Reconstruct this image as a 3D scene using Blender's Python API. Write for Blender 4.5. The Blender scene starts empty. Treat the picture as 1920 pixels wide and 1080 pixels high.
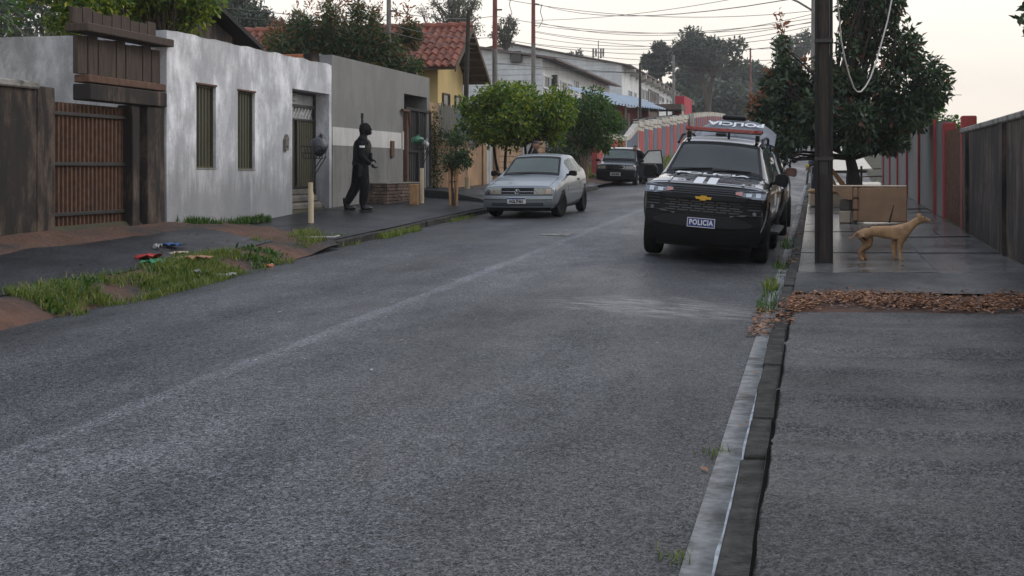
import bpy, bmesh, math, random
import numpy as np
from mathutils import Vector, Matrix, Euler
random.seed(7); rng = np.random.default_rng(7)
R = math.radians
S = bpy.context.scene
COL = S.collection
# ------------------------------------------------------------------ camera
F = 2500.0; TH = R(12.87); CAMZ = 1.63; HOR = 320.0
cd = bpy.data.cameras.new('camera'); cam = bpy.data.objects.new('camera', cd); COL.objects.link(cam)
cd.sensor_width = 36; cd.lens = 36 * F / 1920; cd.shift_y = -(540 - HOR) / 1920
cd.clip_start = 0.1; cd.clip_end = 3000
cam.location = (0, 0, CAMZ); cam.rotation_euler = (R(90), 0, TH)
S.camera = cam
# ------------------------------------------------------------------ world, sun, exposure
SUN_EL, SUN_AZ = R(38), R(62)          # azimuth from +Y towards +X
w = bpy.data.worlds.new('World'); S.world = w; w.use_nodes = True
nt = w.node_tree; nt.nodes.clear()
def N(t, **k):
    n = nt.nodes.new(t)
    for a, b in k.items(): setattr(n, a, b)
    return n
out = N('ShaderNodeOutputWorld'); bg = N('ShaderNodeBackground'); bg.inputs[1].default_value = 0.1
sky = N('ShaderNodeTexSky', sky_type='NISHITA', sun_disc=False, sun_elevation=SUN_EL, sun_rotation=SUN_AZ)
sky.dust_density = 4
tc = N('ShaderNodeTexCoord'); sp = N('ShaderNodeSeparateXYZ'); rp = N('ShaderNodeValToRGB')
nt.links.new(tc.outputs['Generated'], sp.inputs[0]); nt.links.new(sp.outputs[2], rp.inputs[0])
cr = rp.color_ramp
cr.elements[0].position = 0.0; cr.elements[0].color = (0.90, 0.82, 0.73, 1)
cr.elements[1].position = 0.9; cr.elements[1].color = (0.52, 0.58, 0.70, 1)
e = cr.elements.new(0.14); e.color = (0.90, 0.84, 0.77, 1)
e = cr.elements.new(0.40); e.color = (0.62, 0.67, 0.77, 1)
ns = N('ShaderNodeTexNoise'); ns.inputs['Scale'].default_value = 2.2; ns.inputs['Detail'].default_value = 5
mp = N('ShaderNodeMapping'); mp.inputs['Scale'].default_value = (1, 1, 4)
nt.links.new(tc.outputs['Generated'], mp.inputs[0]); nt.links.new(mp.outputs[0], ns.inputs[0])
mr = N('ShaderNodeMapRange'); mr.inputs[1].default_value = .3; mr.inputs[2].default_value = .7
mr.inputs[3].default_value = 8.6; mr.inputs[4].default_value = 11.0
nt.links.new(ns.outputs[0], mr.inputs[0])
vm = N('ShaderNodeVectorMath', operation='SCALE'); nt.links.new(rp.outputs[0], vm.inputs[0]); nt.links.new(mr.outputs[0], vm.inputs['Scale'])
mx = N('ShaderNodeMix', data_type='RGBA'); mx.inputs[0].default_value = 0.88
nt.links.new(sky.outputs[0], mx.inputs[6]); nt.links.new(vm.outputs[0], mx.inputs[7])
nt.links.new(mx.outputs[2], bg.inputs[0]); nt.links.new(bg.outputs[0], out.inputs[0])
sd = bpy.data.lights.new('sun', 'SUN'); sun = bpy.data.objects.new('sun', sd); COL.objects.link(sun)
sd.energy = 0.7; sd.angle = R(25); sd.color = (1.0, 0.93, 0.84)
sun.rotation_euler = (R(90) - SUN_EL, 0, -SUN_AZ + R(180))
S.view_settings.view_transform = 'Standard'; S.view_settings.look = 'None'
S.view_settings.exposure = 0.45; S.view_settings.gamma = 1; S.view_settings.use_curve_mapping = False
S.render.engine = 'CYCLES'; S.cycles.max_bounces = 6; S.cycles.volume_bounces = 1
S.cycles.transparent_max_bounces = 6; S.cycles.use_denoising = True
# ------------------------------------------------------------------ pixel helpers (photograph's 1920x1080)
CT, ST = math.cos(TH), math.sin(TH)
def P(u, v, z):                         # point seen at pixel (u, v), z metres along the optical axis
    a = (u - 960) / F
    return Vector((z * (a * CT - ST), z * (a * ST + CT), CAMZ + (HOR - v) * z / F))
def atX(u, X):                          # Y of the point of plane X seen in column u
    a = (u - 960) / F; z = X / (a * CT - ST); return z * (a * ST + CT)
def lerp(a, b, t): return a + (b - a) * t
def pw(tab, y):                         # piecewise profile, slightly rounded
    xs = [t[0] for t in tab]; zs = [t[1] for t in tab]
    return float(np.interp(y, xs, zs))
def pws(tab, y): return (pw(tab, y - 1.5) + 2 * pw(tab, y) + pw(tab, y + 1.5)) / 4
PR = [(-30, -.35), (0, -.06), (5, 0), (12.4, .13), (20.5, .215), (31, .42), (41, .66), (65, 1.02), (80, 1.75), (100, 2.83), (150, 5.4), (260, 9.5), (600, 14)]
PL = [(-30, -.4), (0, -.06), (5, .02), (13.7, .20), (17.6, .34), (28.6, .62), (41.4, .87), (55.4, 1.18), (75, 1.8), (100, 2.9), (150, 5.4), (260, 9.5), (600, 14)]
PB = [(-30, .1), (5, .4), (14, .78), (19.3, .82), (21.8, .64), (24.4, .79), (26.6, .85), (31, .95), (34, 1.1), (42, 1.25), (55, 1.5), (70, 2.0), (100, 3.3), (150, 5.7), (260, 9.8), (600, 14)]
XL, XR = -7.4, -0.51
def zroad(X, Y):
    t = (X - XL) / (XR - XL)
    tt = max(0, min(1, t)); c = 0.10 * (1 - (2 * tt - 1) ** 2)
    return lerp(pws(PL, Y), pws(PR, Y), max(-.2, min(1.2, t))) + c
def zleft(X, Y):                        # pavement between kerb (-7.55) and house fronts (-10)
    t = max(0, min(1, (-7.5 - X) / 2.5))
    k = .11 if Y > 20 else lerp(.02, .11, max(0, min(1, (Y - 17) / 3)))
    return lerp(pws(PL, Y) + k, pws(PB, Y), t ** .8)
def zright(X, Y): return pws(PR, Y) + .12 + .015 * max(0, X)
def gz(X, Y):
    if X < -7.45: return zleft(X, Y)
    if X > -.37: return zright(X, Y)
    return zroad(X, Y)
def on(u, v, kind='road'):              # ground point seen at pixel: march along the ray
    z = 4.0
    f = {'road': zroad, 'left': zleft, 'right': zright}[kind]
    while z < 300:
        p = P(u, v, z)
        if p.z <= f(p.x, p.y): break
        z += .02 + z * .001
    p.z = f(p.x, p.y); return p
# ------------------------------------------------------------------ object helpers
def link(o, parent=None):
    COL.objects.link(o)
    if parent is not None: o.parent = parent
    return o
def tag(o, label, cat, group=None):
    o['label'] = label; o['category'] = cat
    if group: o['group'] = group
    return o
def thing(name, label, cat, loc=(0, 0, 0), rz=0.0, group=None, rot=None):
    o = bpy.data.objects.new(name, None); o.empty_display_size = .2; COL.objects.link(o)
    o.location = loc; o.rotation_euler = rot if rot else (0, 0, rz)
    return tag(o, label, cat, group)
def mark(o, kind): o['kind'] = kind; return o
class MB:
    def __init__(s): s.v = []; s.f = []; s.m = []
    def add(s, vs, fs, m=0):
        b = len(s.v); s.v += [tuple(v) for v in vs]
        for f in fs: s.f.append(tuple(i + b for i in f)); s.m.append(m)
        return s
    def box(s, lo, hi, m=0, M=None, bev=0.0):
        x0, y0, z0 = lo; x1, y1, z1 = hi
        if bev > 0:
            b = min(bev, (x1 - x0) * .45, (y1 - y0) * .45, (z1 - z0) * .45)
            vs = []
            for (z, q) in ((z0, b), (z0 + b, 0), (z1 - b, 0), (z1, b)):
                X0, X1, Y0, Y1 = x0 + q, x1 - q, y0 + q, y1 - q
                c = b if q == 0 else b * .5
                vs += [(X0 + c, Y0, z), (X1 - c, Y0, z), (X1, Y0 + c, z), (X1, Y1 - c, z), (X1 - c, Y1, z), (X0 + c, Y1, z), (X0, Y1 - c, z), (X0, Y0 + c, z)]
            fs = [tuple(range(7, -1, -1)), tuple(range(24, 32))]
            for r in range(3):
                for i in range(8):
                    j = (i + 1) % 8; fs.append((r * 8 + i, r * 8 + j, r * 8 + 8 + j, r * 8 + 8 + i))
        else:
            vs = [(x0, y0, z0), (x1, y0, z0), (x1, y1, z0), (x0, y1, z0), (x0, y0, z1), (x1, y0, z1), (x1, y1, z1), (x0, y1, z1)]
            fs = [(3, 2, 1, 0), (4, 5, 6, 7), (0, 1, 5, 4), (1, 2, 6, 5), (2, 3, 7, 6), (3, 0, 4, 7)]
        if M is not None: vs = [M @ Vector(v) for v in vs]
        return s.add(vs, fs, m)
    def tube(s, pts, rads, n=8, m=0, cap=True):
        pts = [Vector(p) for p in pts]
        if not hasattr(rads, '__len__'): rads = [rads] * len(pts)
        vs = []; fs = []; prev = None
        for i, p in enumerate(pts):
            d = (pts[min(i + 1, len(pts) - 1)] - pts[max(i - 1, 0)])
            if d.length < 1e-9: d = Vector((0, 0, 1))
            d.normalize()
            a = prev if prev is not None else (Vector((1, 0, 0)) if abs(d.x) < .8 else Vector((0, 1, 0)))
            a = (a - d * a.dot(d)); a.normalize(); prev = a; b = d.cross(a)
            for k in range(n):
                t = 2 * math.pi * k / n
                vs.append(p + (a * math.cos(t) + b * math.sin(t)) * rads[i])
        for i in range(len(pts) - 1):
            for k in range(n):
                l = (k + 1) % n; fs.append((i * n + k, i * n + l, i * n + n + l, i * n + n + k))
        if cap: fs.append(tuple(range(n - 1, -1, -1))); fs.append(tuple(range((len(pts) - 1) * n, len(pts) * n)))
        return s.add(vs, fs, m)
    def prism(s, poly, axis, lo, hi, m=0):      # poly in the two other axes, extruded along axis
        def mk(p, h):
            return (h, p[0], p[1]) if axis == 'x' else (p[0], h, p[1]) if axis == 'y' else (p[0], p[1], h)
        n = len(poly); vs = [mk(p, lo) for p in poly] + [mk(p, hi) for p in poly]
        fs = [tuple(range(n)), tuple(range(2 * n - 1, n - 1, -1))] + [(i, n + i, n + (i + 1) % n, (i + 1) % n) for i in range(n)]
        return s.add(vs, fs, m)
    def lathe(s, prof, c=(0, 0, 0), n=16, axis='z', m=0):   # prof: (r, h)
        vs = []; fs = []
        for r, h in prof:
            for k in range(n):
                t = 2 * math.pi * k / n; x, y = r * math.cos(t), r * math.sin(t)
                q = (x, y, h) if axis == 'z' else (h, x, y) if axis == 'x' else (x, h, y)
                vs.append((q[0] + c[0], q[1] + c[1], q[2] + c[2]))
        for i in range(len(prof) - 1):
            for k in range(n):
                l = (k + 1) % n; fs.append((i * n + k, i * n + l, i * n + n + l, i * n + n + k))
        fs.append(tuple(range(n - 1, -1, -1))); fs.append(tuple(range((len(prof) - 1) * n, len(prof) * n)))
        return s.add(vs, fs, m)
    def blob(s, c, r, seed=0, rough=.15, m=0, nu=12, nv=8):
        rr = random.Random(seed); vs = []; fs = []
        ph = [(rr.uniform(1, 4), rr.uniform(1, 4), rr.uniform(0, 6)) for _ in range(5)]
        for j in range(nv + 1):
            t = math.pi * j / nv
            for i in range(nu):
                q = 2 * math.pi * i / nu
                k = 1 + rough * sum(math.sin(a * q * 1.0 // 1 * 0 + round(a) * q + b * t * 2 + e) for a, b, e in ph) / 2.5
                vs.append((c[0] + r[0] * k * math.sin(t) * math.cos(q), c[1] + r[1] * k * math.sin(t) * math.sin(q), c[2] + r[2] * k * math.cos(t)))
        for j in range(nv):
            for i in range(nu):
                l = (i + 1) % nu; fs.append((j * nu + i, (j + 1) * nu + i, (j + 1) * nu + l, j * nu + l))
        return s.add(vs, fs, m)
    def grid(s, rows, m=0, flip=False):
        nr, nc = len(rows), len(rows[0]); vs = [p for r in rows for p in r]; fs = []
        for i in range(nr - 1):
            for j in range(nc - 1):
                q = (i * nc + j, i * nc + j + 1, (i + 1) * nc + j + 1, (i + 1) * nc + j)
                fs.append(q[::-1] if flip else q)
        return s.add(vs, fs, m)
    def mesh(s, name, mats, smooth=None):
        me = bpy.data.meshes.new(name); me.from_pydata(s.v, [], s.f)
        if not isinstance(mats, (list, tuple)): mats = [mats]
        for q in mats: me.materials.append(q)
        if len(mats) > 1: me.polygons.foreach_set('material_index', s.m)
        me.validate(); bm = bmesh.new(); bm.from_mesh(me); bmesh.ops.recalc_face_normals(bm, faces=bm.faces); bm.to_mesh(me); bm.free()
        if smooth is not None:
            me.polygons.foreach_set('use_smooth', [True] * len(me.polygons))
            if smooth < 179: me.set_sharp_from_angle(angle=R(smooth))
        return me
    def build(s, name, mats, parent=None, smooth=None, loc=None):
        o = bpy.data.objects.new(name, s.mesh(name, mats, smooth)); link(o, parent)
        if loc is not None: o.location = loc
        return o
def copy_tree(o, parent=None):
    c = o.copy(); COL.objects.link(c); c.parent = parent
    for ch in list(o.children): copy_tree(ch, c)
    return c
def piece(me, name, parent, loc=(0, 0, 0), rot=(0, 0, 0), sc=None):
    o = bpy.data.objects.new(name, me); link(o, parent); o.location = loc; o.rotation_euler = rot
    if sc: o.scale = sc
    return o
def text(body, size, mat, parent, loc, rot, name='lettering', ext=.002, bold=0.0, sx=1.0, space=1.0):
    c = bpy.data.curves.new(name, 'FONT'); c.body = body; c.size = size; c.align_x = 'CENTER'; c.align_y = 'CENTER'
    c.extrude = ext; c.offset = bold; c.space_character = space; c.resolution_u = 3
    o = bpy.data.objects.new(name, c); link(o)
    me = bpy.data.meshes.new_from_object(o.evaluated_get(bpy.context.evaluated_depsgraph_get())); bpy.data.objects.remove(o, do_unlink=True)
    me.materials.clear(); me.materials.append(mat); o = bpy.data.objects.new(name, me); link(o, parent); o.location = loc; o.rotation_euler = rot; o.scale = (sx, 1, 1)
    return mark(o, 'stuff') if False else o
# ------------------------------------------------------------------ materials
def base_mat(name):
    m = bpy.data.materials.new(name); m.use_nodes = True; t = m.node_tree
    return m, t, t.nodes['Principled BSDF']
def nod(t, typ, **k):
    n = t.nodes.new(typ)
    for a, b in k.items(): setattr(n, a, b)
    return n
def noise(t, scale, detail=4, rough=.55, vec=None, stretch=None, pos=True):
    n = nod(t, 'ShaderNodeTexNoise'); n.inputs['Scale'].default_value = scale; n.inputs['Detail'].default_value = detail; n.inputs['Roughness'].default_value = rough
    src = vec
    if src is None:
        g = nod(t, 'ShaderNodeNewGeometry') if pos else nod(t, 'ShaderNodeTexCoord'); src = g.outputs['Position' if pos else 'Object']
    if stretch:
        mpn = nod(t, 'ShaderNodeMapping'); mpn.inputs['Scale'].default_value = stretch; t.links.new(src, mpn.inputs[0]); src = mpn.outputs[0]
    t.links.new(src, n.inputs['Vector']); return n.outputs[0]
def ramp(t, src, stops):
    r = nod(t, 'ShaderNodeValToRGB'); t.links.new(src, r.inputs[0]); c = r.color_ramp
    while len(c.elements) < len(stops): c.elements.new(.5)
    for e_, (p_, q) in zip(c.elements, stops):
        e_.position = p_; e_.color = (*q, 1) if hasattr(q, '__len__') else (q, q, q, 1)
    return r.outputs[0]
def mixc(t, fac, a, b, mode='MIX'):
    m = nod(t, 'ShaderNodeMix', data_type='RGBA', blend_type=mode)
    for i, q in ((0, fac), (6, a), (7, b)):
        if hasattr(q, 'is_output') or isinstance(q, bpy.types.NodeSocket): t.links.new(q, m.inputs[i])
        elif i == 0: m.inputs[0].default_value = q
        else: m.inputs[i].default_value = (*q, 1)
    return m.outputs[2]
def bump(t, b, h, strength=.3, dist=.01):
    n = nod(t, 'ShaderNodeBump'); n.inputs['Strength'].default_value = strength; n.inputs['Distance'].default_value = dist
    t.links.new(h, n.inputs['Height']); t.links.new(n.outputs[0], b.inputs['Normal'])
def mat(name, col, rough=.6, var=.25, scale=6, metal=0.0, coat=0.0, bmp=0.0, bscale=60, bdist=.004, stretch=None, spec=None, dirt=None, pos=False):
    m, t, b = base_mat(name)
    n = noise(t, scale, 5, .6, stretch=stretch, pos=pos)
    lo = tuple(c * (1 - var) for c in col); hi = tuple(min(1, c * (1 + var)) for c in col)
    c = ramp(t, n, [(.3, lo), (.7, hi)])
    if dirt:
        d = noise(t, dirt[1], 6, .65, pos=pos); c = mixc(t, ramp(t, d, [(dirt[2], 0), (dirt[2] + .15, 1)]), c, dirt[0])
    t.links.new(c, b.inputs['Base Color']); b.inputs['Roughness'].default_value = rough; b.inputs['Metallic'].default_value = metal
    b.inputs['Coat Weight'].default_value = coat; b.inputs['Coat Roughness'].default_value = .04
    if spec is not None: b.inputs['Specular IOR Level'].default_value = spec
    if bmp: bump(t, b, noise(t, bscale, 4, pos=pos), bmp, bdist)
    return m
M = {}
# wet asphalt
def asphalt(name, dark, light, rough_lo, rough_hi, seam=False, grain=150, gb=.6, ms=(1, .5, 1), mc=(.75, 1.22)):
    m, t, b = base_mat(name)
    g = nod(t, 'ShaderNodeNewGeometry'); pos = g.outputs['Position']
    vo = nod(t, 'ShaderNodeTexVoronoi'); vo.inputs['Scale'].default_value = grain; t.links.new(pos, vo.inputs['Vector'])
    vo2 = nod(t, 'ShaderNodeTexVoronoi'); vo2.inputs['Scale'].default_value = grain * .43; t.links.new(pos, vo2.inputs['Vector'])
    stone = ramp(t, vo.outputs['Color'], [(.15, dark), (.6, tuple(lerp(a, c, .45) for a, c in zip(dark, light))), (.92, light)])
    stone2 = ramp(t, vo2.outputs['Color'], [(.2, .55), (.8, 1.35)])
    c = mixc(t, .8, stone, stone2, 'MULTIPLY')
    big = noise(t, .35, 4, .6, stretch=(1, .35, 1)); c = mixc(t, 1, c, ramp(t, big, [(.36, .58), (.64, 1.35)]), 'MULTIPLY')
    med = noise(t, 2.5, 5, .65, stretch=ms); c = mixc(t, .9, c, ramp(t, med, [(.35, mc[0]), (.65, mc[1])]), 'MULTIPLY')
    if seam:
        sx = nod(t, 'ShaderNodeSeparateXYZ'); t.links.new(pos, sx.inputs[0])
        wob = noise(t, .5, 3, .6)
        add = nod(t, 'ShaderNodeMath', operation='MULTIPLY_ADD'); t.links.new(wob, add.inputs[0]); add.inputs[1].default_value = .25; t.links.new(sx.outputs[0], add.inputs[2])
        mrn = nod(t, 'ShaderNodeMapRange'); t.links.new(add.outputs[0], mrn.inputs[0]); mrn.inputs[1].default_value = -7.6; mrn.inputs[2].default_value = -.4
        line = ramp(t, mrn.outputs[0], [(0, .62), (.10, .70), (.17, 1.0), (.24, 1.12), (.32, .82), (.40, 1.05), (.484, 1.10), (.490, 2.0), (.504, 2.0), (.512, 1.35), (.60, 1.35), (.66, .9), (.80, 1.0), (1, .78)])
        c = mixc(t, 1, c, line, 'MULTIPLY')
        # damp lighter scour patch where the side stream crosses
        mpn = nod(t, 'ShaderNodeMapping'); mpn.inputs['Location'].default_value = (1.55 / 1.25, -13.9 / 1.15, 0); mpn.inputs['Scale'].default_value = (1 / 1.25, 1 / 1.15, 0); t.links.new(pos, mpn.inputs[0])
        ln = nod(t, 'ShaderNodeVectorMath', operation='LENGTH'); t.links.new(mpn.outputs[0], ln.inputs[0])
        st = noise(t, 2.2, 6, .7, stretch=(1, 2.6, 1))
        sub = nod(t, 'ShaderNodeMath', operation='MULTIPLY_ADD'); t.links.new(st, sub.inputs[0]); sub.inputs[1].default_value = 2.0; t.links.new(ln.outputs['Value'], sub.inputs[2])
        pm = ramp(t, sub.outputs[0], [(.0, 1), (1.0, 1)])
        mr2 = nod(t, 'ShaderNodeMapRange'); t.links.new(sub.outputs[0], mr2.inputs[0]); mr2.inputs[1].default_value = 1.35; mr2.inputs[2].default_value = 2.0; mr2.inputs[3].default_value = 1; mr2.inputs[4].default_value = 0
        fleck = ramp(t, noise(t, 5, 6, .7, stretch=(.6, 2, 1)), [(.42, (.05, .045, .04)), (.56, (.27, .27, .265))])
        fm = nod(t, 'ShaderNodeMath', operation='MULTIPLY'); t.links.new(mr2.outputs[0], fm.inputs[0]); fm.inputs[1].default_value = .85
        c = mixc(t, fm.outputs[0], c, fleck)
        # fine cracks near the kerb side
        ve = nod(t, 'ShaderNodeTexVoronoi', feature='DISTANCE_TO_EDGE'); ve.inputs['Scale'].default_value = 5.5
        wv = nod(t, 'ShaderNodeVectorMath', operation='ADD'); t.links.new(pos, wv.inputs[0]); nw = nod(t, 'ShaderNodeTexNoise'); nw.inputs['Scale'].default_value = 6; t.links.new(pos, nw.inputs['Vector']); t.links.new(nw.outputs['Color'], wv.inputs[1]); t.links.new(wv.outputs[0], ve.inputs['Vector'])
        ck = ramp(t, ve.outputs['Distance'], [(.008, 1), (.035, 0)]); ckm = ramp(t, noise(t, .45, 3, .6), [(.50, 0), (.58, .85)])
        c = mixc(t, mixc(t, 1, ck, ckm, 'MULTIPLY'), c, (.006, .006, .006))
        # pale scuffs
        sc = noise(t, 1.7, 3, .5, stretch=(1.5, .8, 1)); sm = ramp(t, sc, [(.735, 0), (.76, .35)])
        c = mixc(t, sm, c, (.16, .155, .15))
    t.links.new(c, b.inputs['Base Color'])
    rr = noise(t, .8, 5, .6, stretch=(1, .4, 1)); t.links.new(ramp(t, rr, [(.35, rough_lo), (.65, rough_hi)]), b.inputs['Roughness'])
    hn = nod(t, 'ShaderNodeMath', operation='MULTIPLY_ADD'); t.links.new(vo.outputs['Distance'], hn.inputs[0]); hn.inputs[1].default_value = -.7; t.links.new(ramp(t, vo.outputs['Color'], [(.1, 0), (.8, 1)]), hn.inputs[2])
    bump(t, b, hn.outputs[0], gb, .010)
    sv = mixc(t, 1, ramp(t, vo.outputs['Color'], [(.15, .16), (.5, .5), (.9, .95)]), ramp(t, vo2.outputs['Color'], [(.1, .35), (.8, 1.0)]), 'MULTIPLY')
    t.links.new(mixc(t, 1, sv, ramp(t, noise(t, 1.3, 5, .6, stretch=(1, .45, 1)), [(.32, .55), (.68, 1)]), 'MULTIPLY'), b.inputs['Specular IOR Level'])
    return m
M['asphalt'] = asphalt('wet_asphalt', (.014, .0143, .016), (.14, .145, .157), .32, .56, seam=True, grain=115, gb=.6)
M['walk'] = asphalt('pavement_asphalt', (.020, .020, .0195), (.080, .077, .073), .34, .62, grain=120, gb=.4, ms=(.12, .62, 1), mc=(.5, 1.4))
M['walk_left'] = asphalt('pavement_dark', (.014, .015, .017), (.04, .042, .045), .28, .6, grain=140, gb=.25)
def plaster(name, col, stain, amount=.5, vs=(5, 5, .7), lowstain=None):
    m, t, b = base_mat(name)
    n1 = noise(t, 1.0, 8, .72, stretch=vs); n2 = noise(t, .9, 7, .68, stretch=(1, 1, .7)); n3 = noise(t, 26, 4, .6)
    c = mixc(t, ramp(t, n1, [(.44, amount), (.60, 0)]), col, stain)
    c = mixc(t, ramp(t, n2, [(.45, amount * .9), (.565, 0)]), c, tuple(x * .8 for x in stain))
    if lowstain:
        sx = nod(t, 'ShaderNodeSeparateXYZ'); g = nod(t, 'ShaderNodeNewGeometry'); t.links.new(g.outputs['Position'], sx.inputs[0])
        a = nod(t, 'ShaderNodeMath', operation='MULTIPLY_ADD'); t.links.new(noise(t, 1.1, 7, .7, stretch=(3.5, 3.5, .45)), a.inputs[0]); a.inputs[1].default_value = lowstain[2]; t.links.new(sx.outputs[2], a.inputs[2])
        mr_ = nod(t, 'ShaderNodeMapRange'); t.links.new(a.outputs[0], mr_.inputs[0]); mr_.inputs[1].default_value = lowstain[0]; mr_.inputs[2].default_value = lowstain[1]; mr_.inputs[3].default_value = lowstain[4]; mr_.inputs[4].default_value = 0
        c = mixc(t, mr_.outputs[0], c, lowstain[3])
    t.links.new(mixc(t, .5, c, ramp(t, n3, [(.3, .86), (.7, 1.12)]), 'MULTIPLY'), b.inputs['Base Color'])
    b.inputs['Roughness'].default_value = .85; bump(t, b, noise(t, 40, 5, .6), .25, .01)
    return m
M['white_wall'] = plaster('stained_white_plaster', (.86, .87, .90), (.34, .35, .37), .6, vs=(2.4, 2.4, 1.1), lowstain=(2.35, 3.3, 2.3, (.24, .245, .255), .85))
M['gray_wall'] = plaster('gray_plaster', (.225, .225, .215), (.16, .16, .155), .35, lowstain=(1.2, 2.2, 1.6, (.30, .295, .275), .5))
M['gray_low'] = plaster('gray_plaster_low', (.225, .222, .21), (.14, .14, .135), .5, lowstain=(1.0, 2.2, 1.6, (.31, .30, .28), .55))
M['white_band'] = plaster('white_band', (.62, .61, .58), (.45, .44, .42), .4)
M['peach'] = plaster('peach_plaster', (.50, .31, .17), (.22, .14, .08), .6)
M['yellow'] = plaster('yellow_plaster', (.66, .50, .22), (.5, .38, .2), .3)
M['mint'] = plaster('mint_plaster', (.50, .60, .46), (.4, .46, .36), .3)
M['old_brown'] = plaster('mossy_concrete', (.125, .088, .064), (.016, .012, .010), 1.0, vs=(4, 4, .9))
M['old_plank'] = mat('rotten_timber', (.055, .038, .028), .85, .5, 3, stretch=(10, 10, 1), bmp=.4, pos=True)
M['red_wall'] = plaster('red_paint', (.42, .055, .05), (.22, .06, .055), .5)
M['blue_wall'] = plaster('slate_blue_paint', (.115, .14, .20), (.08, .09, .12), .5)
M['cap'] = plaster('white_coping', (.62, .59, .52), (.30, .28, .24), .6)
M['shed_wall'] = plaster('white_siding', (.74, .77, .78), (.55, .57, .58), .4)
M['red_tower'] = plaster('tower_red', (.42, .03, .045), (.3, .03, .04), .3)
M['concrete'] = mat('concrete', (.26, .25, .23), .85, .3, 5, bmp=.3, dirt=((.08, .075, .065), 3, .5), pos=True)
M['kerb'] = mat('kerb_stone', (.05, .048, .043), .85, .55, 9, bmp=1.0, bscale=45, bdist=.02, dirt=((.022, .02, .016), 5, .46), spec=.3, pos=True)
M['gutter'] = mat('gutter_concrete', (.215, .215, .21), .75, .4, 14, bmp=.4, bdist=.01, dirt=((.07, .068, .06), 3, .5), pos=True)
M['paint_edge'] = mat('worn_white_paint', (.60, .63, .66), .7, .25, 9, dirt=((.22, .22, .22), 7, .54), pos=True)
M['slab'] = mat('wet_slab', (.15, .15, .15), .2, .45, 2.5, bmp=.2, bdist=.006, dirt=((.05, .05, .05), 1.2, .47), pos=True)
M['dirt'] = mat('red_earth', (.115, .056, .034), .9, .45, 2.2, bmp=.8, bscale=14, bdist=.04, dirt=((.035, .03, .027), 1.1, .47), pos=True)
M['soil'] = mat('terrain_soil', (.06, .055, .03), .95, .5, 1.2, bmp=.5, bscale=8, bdist=.04, pos=True)
M['brick'] = mat('hollow_brick', (.48, .17, .075), .9, .2, 5, bmp=.3, pos=True)
M['old_brick'] = mat('old_brick', (.15, .10, .075), .9, .5, 7, bmp=.4, dirt=((.03, .028, .025), 4, .5), pos=True)
M['white_brick'] = mat('painted_brick', (.60, .60, .58), .8, .15, 9, bmp=.3, pos=True)
M['mortar'] = mat('mortar', (.16, .145, .125), .95, .3, 8, bmp=.3, pos=True)
M['olive'] = mat('olive_metal', (.075, .07, .038), .5, .25, 5, stretch=(8, 8, 1), dirt=((.05, .03, .018), 5, .6))
M['rust'] = mat('rust_metal', (.10, .05, .03), .8, .4, 9)
M['dark_metal'] = mat('dark_metal', (.028, .026, .026), .5, .3, 8, dirt=((.06, .035, .025), 5, .6))
M['black_sheet'] = mat('black_roof_sheet', (.012, .012, .013), .8, .3, 3)
M['cream_pvc'] = mat('cream_tube', (.66, .54, .36), .5, .12, 4, dirt=((.36, .25, .14), 6, .62))
M['wood'] = mat('wood', (.42, .24, .11), .75, .35, 5, stretch=(8, 8, 1), dirt=((.16, .09, .05), 4, .55))
M['grey_wood'] = mat('weathered_wood', (.12, .115, .095), .85, .45, 4, stretch=(14, 14, 1), dirt=((.05, .07, .04), 3, .55), pos=True)
M['blue_wood'] = mat('blue_painted_wood', (.065, .10, .13), .75, .35, 4, stretch=(14, 14, 1), pos=True)
M['pole_dark'] = mat('wet_pole', (.034, .025, .018), .7, .75, 4, stretch=(11, 11, .5), bmp=.4, dirt=((.02, .017, .015), 5, .5))
M['pole_edge'] = mat('pole_flange', (.010, .008, .007), .8, .5, 3, stretch=(9, 9, .8), bmp=.4)
M['pole_gray'] = mat('concrete_pole', (.20, .19, .175), .85, .3, 3, stretch=(6, 6, 1), bmp=.2)
M['pole_red'] = mat('reddish_pole', (.20, .075, .06), .8, .35, 4, stretch=(6, 6, 1))
M['wire'] = mat('cable', (.11, .105, .10), .6, .2)
M['white_cable'] = mat('white_cable', (.50, .48, .44), .5, .1)
M['tile'] = mat('clay_tile', (.225, .078, .05), .8, .5, 3.5, bmp=.3, dirt=((.08, .045, .035), 3, .52), pos=True)
M['ridge'] = mat('ridge_tile', (.26, .09, .06), .8, .3, 4, pos=True)
M['fascia'] = mat('eave_timber', (.10, .075, .055), .85, .3, 5)
M['zinc'] = mat('blue_zinc', (.30, .36, .43), .4, .15, 2, metal=.25, pos=True)
M['roof_edge'] = mat('roof_sheet', (.15, .115, .10), .8, .3, 2, pos=True)
M['win_dark'] = mat('window_dark', (.05, .052, .055), .25, .3, 3)
M['bark'] = mat('bark', (.075, .055, .04), .9, .4, 10, stretch=(4, 4, 1), bmp=.5, bscale=30, bdist=.01)
M['bark_pale'] = mat('pale_bark', (.20, .14, .10), .9, .4, 8, stretch=(4, 4, 1), bmp=.4, bscale=30, bdist=.01)
M['bark_dark'] = mat('wet_bark', (.022, .017, .014), .85, .4, 8, bmp=.4, bscale=30, bdist=.01)
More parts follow.
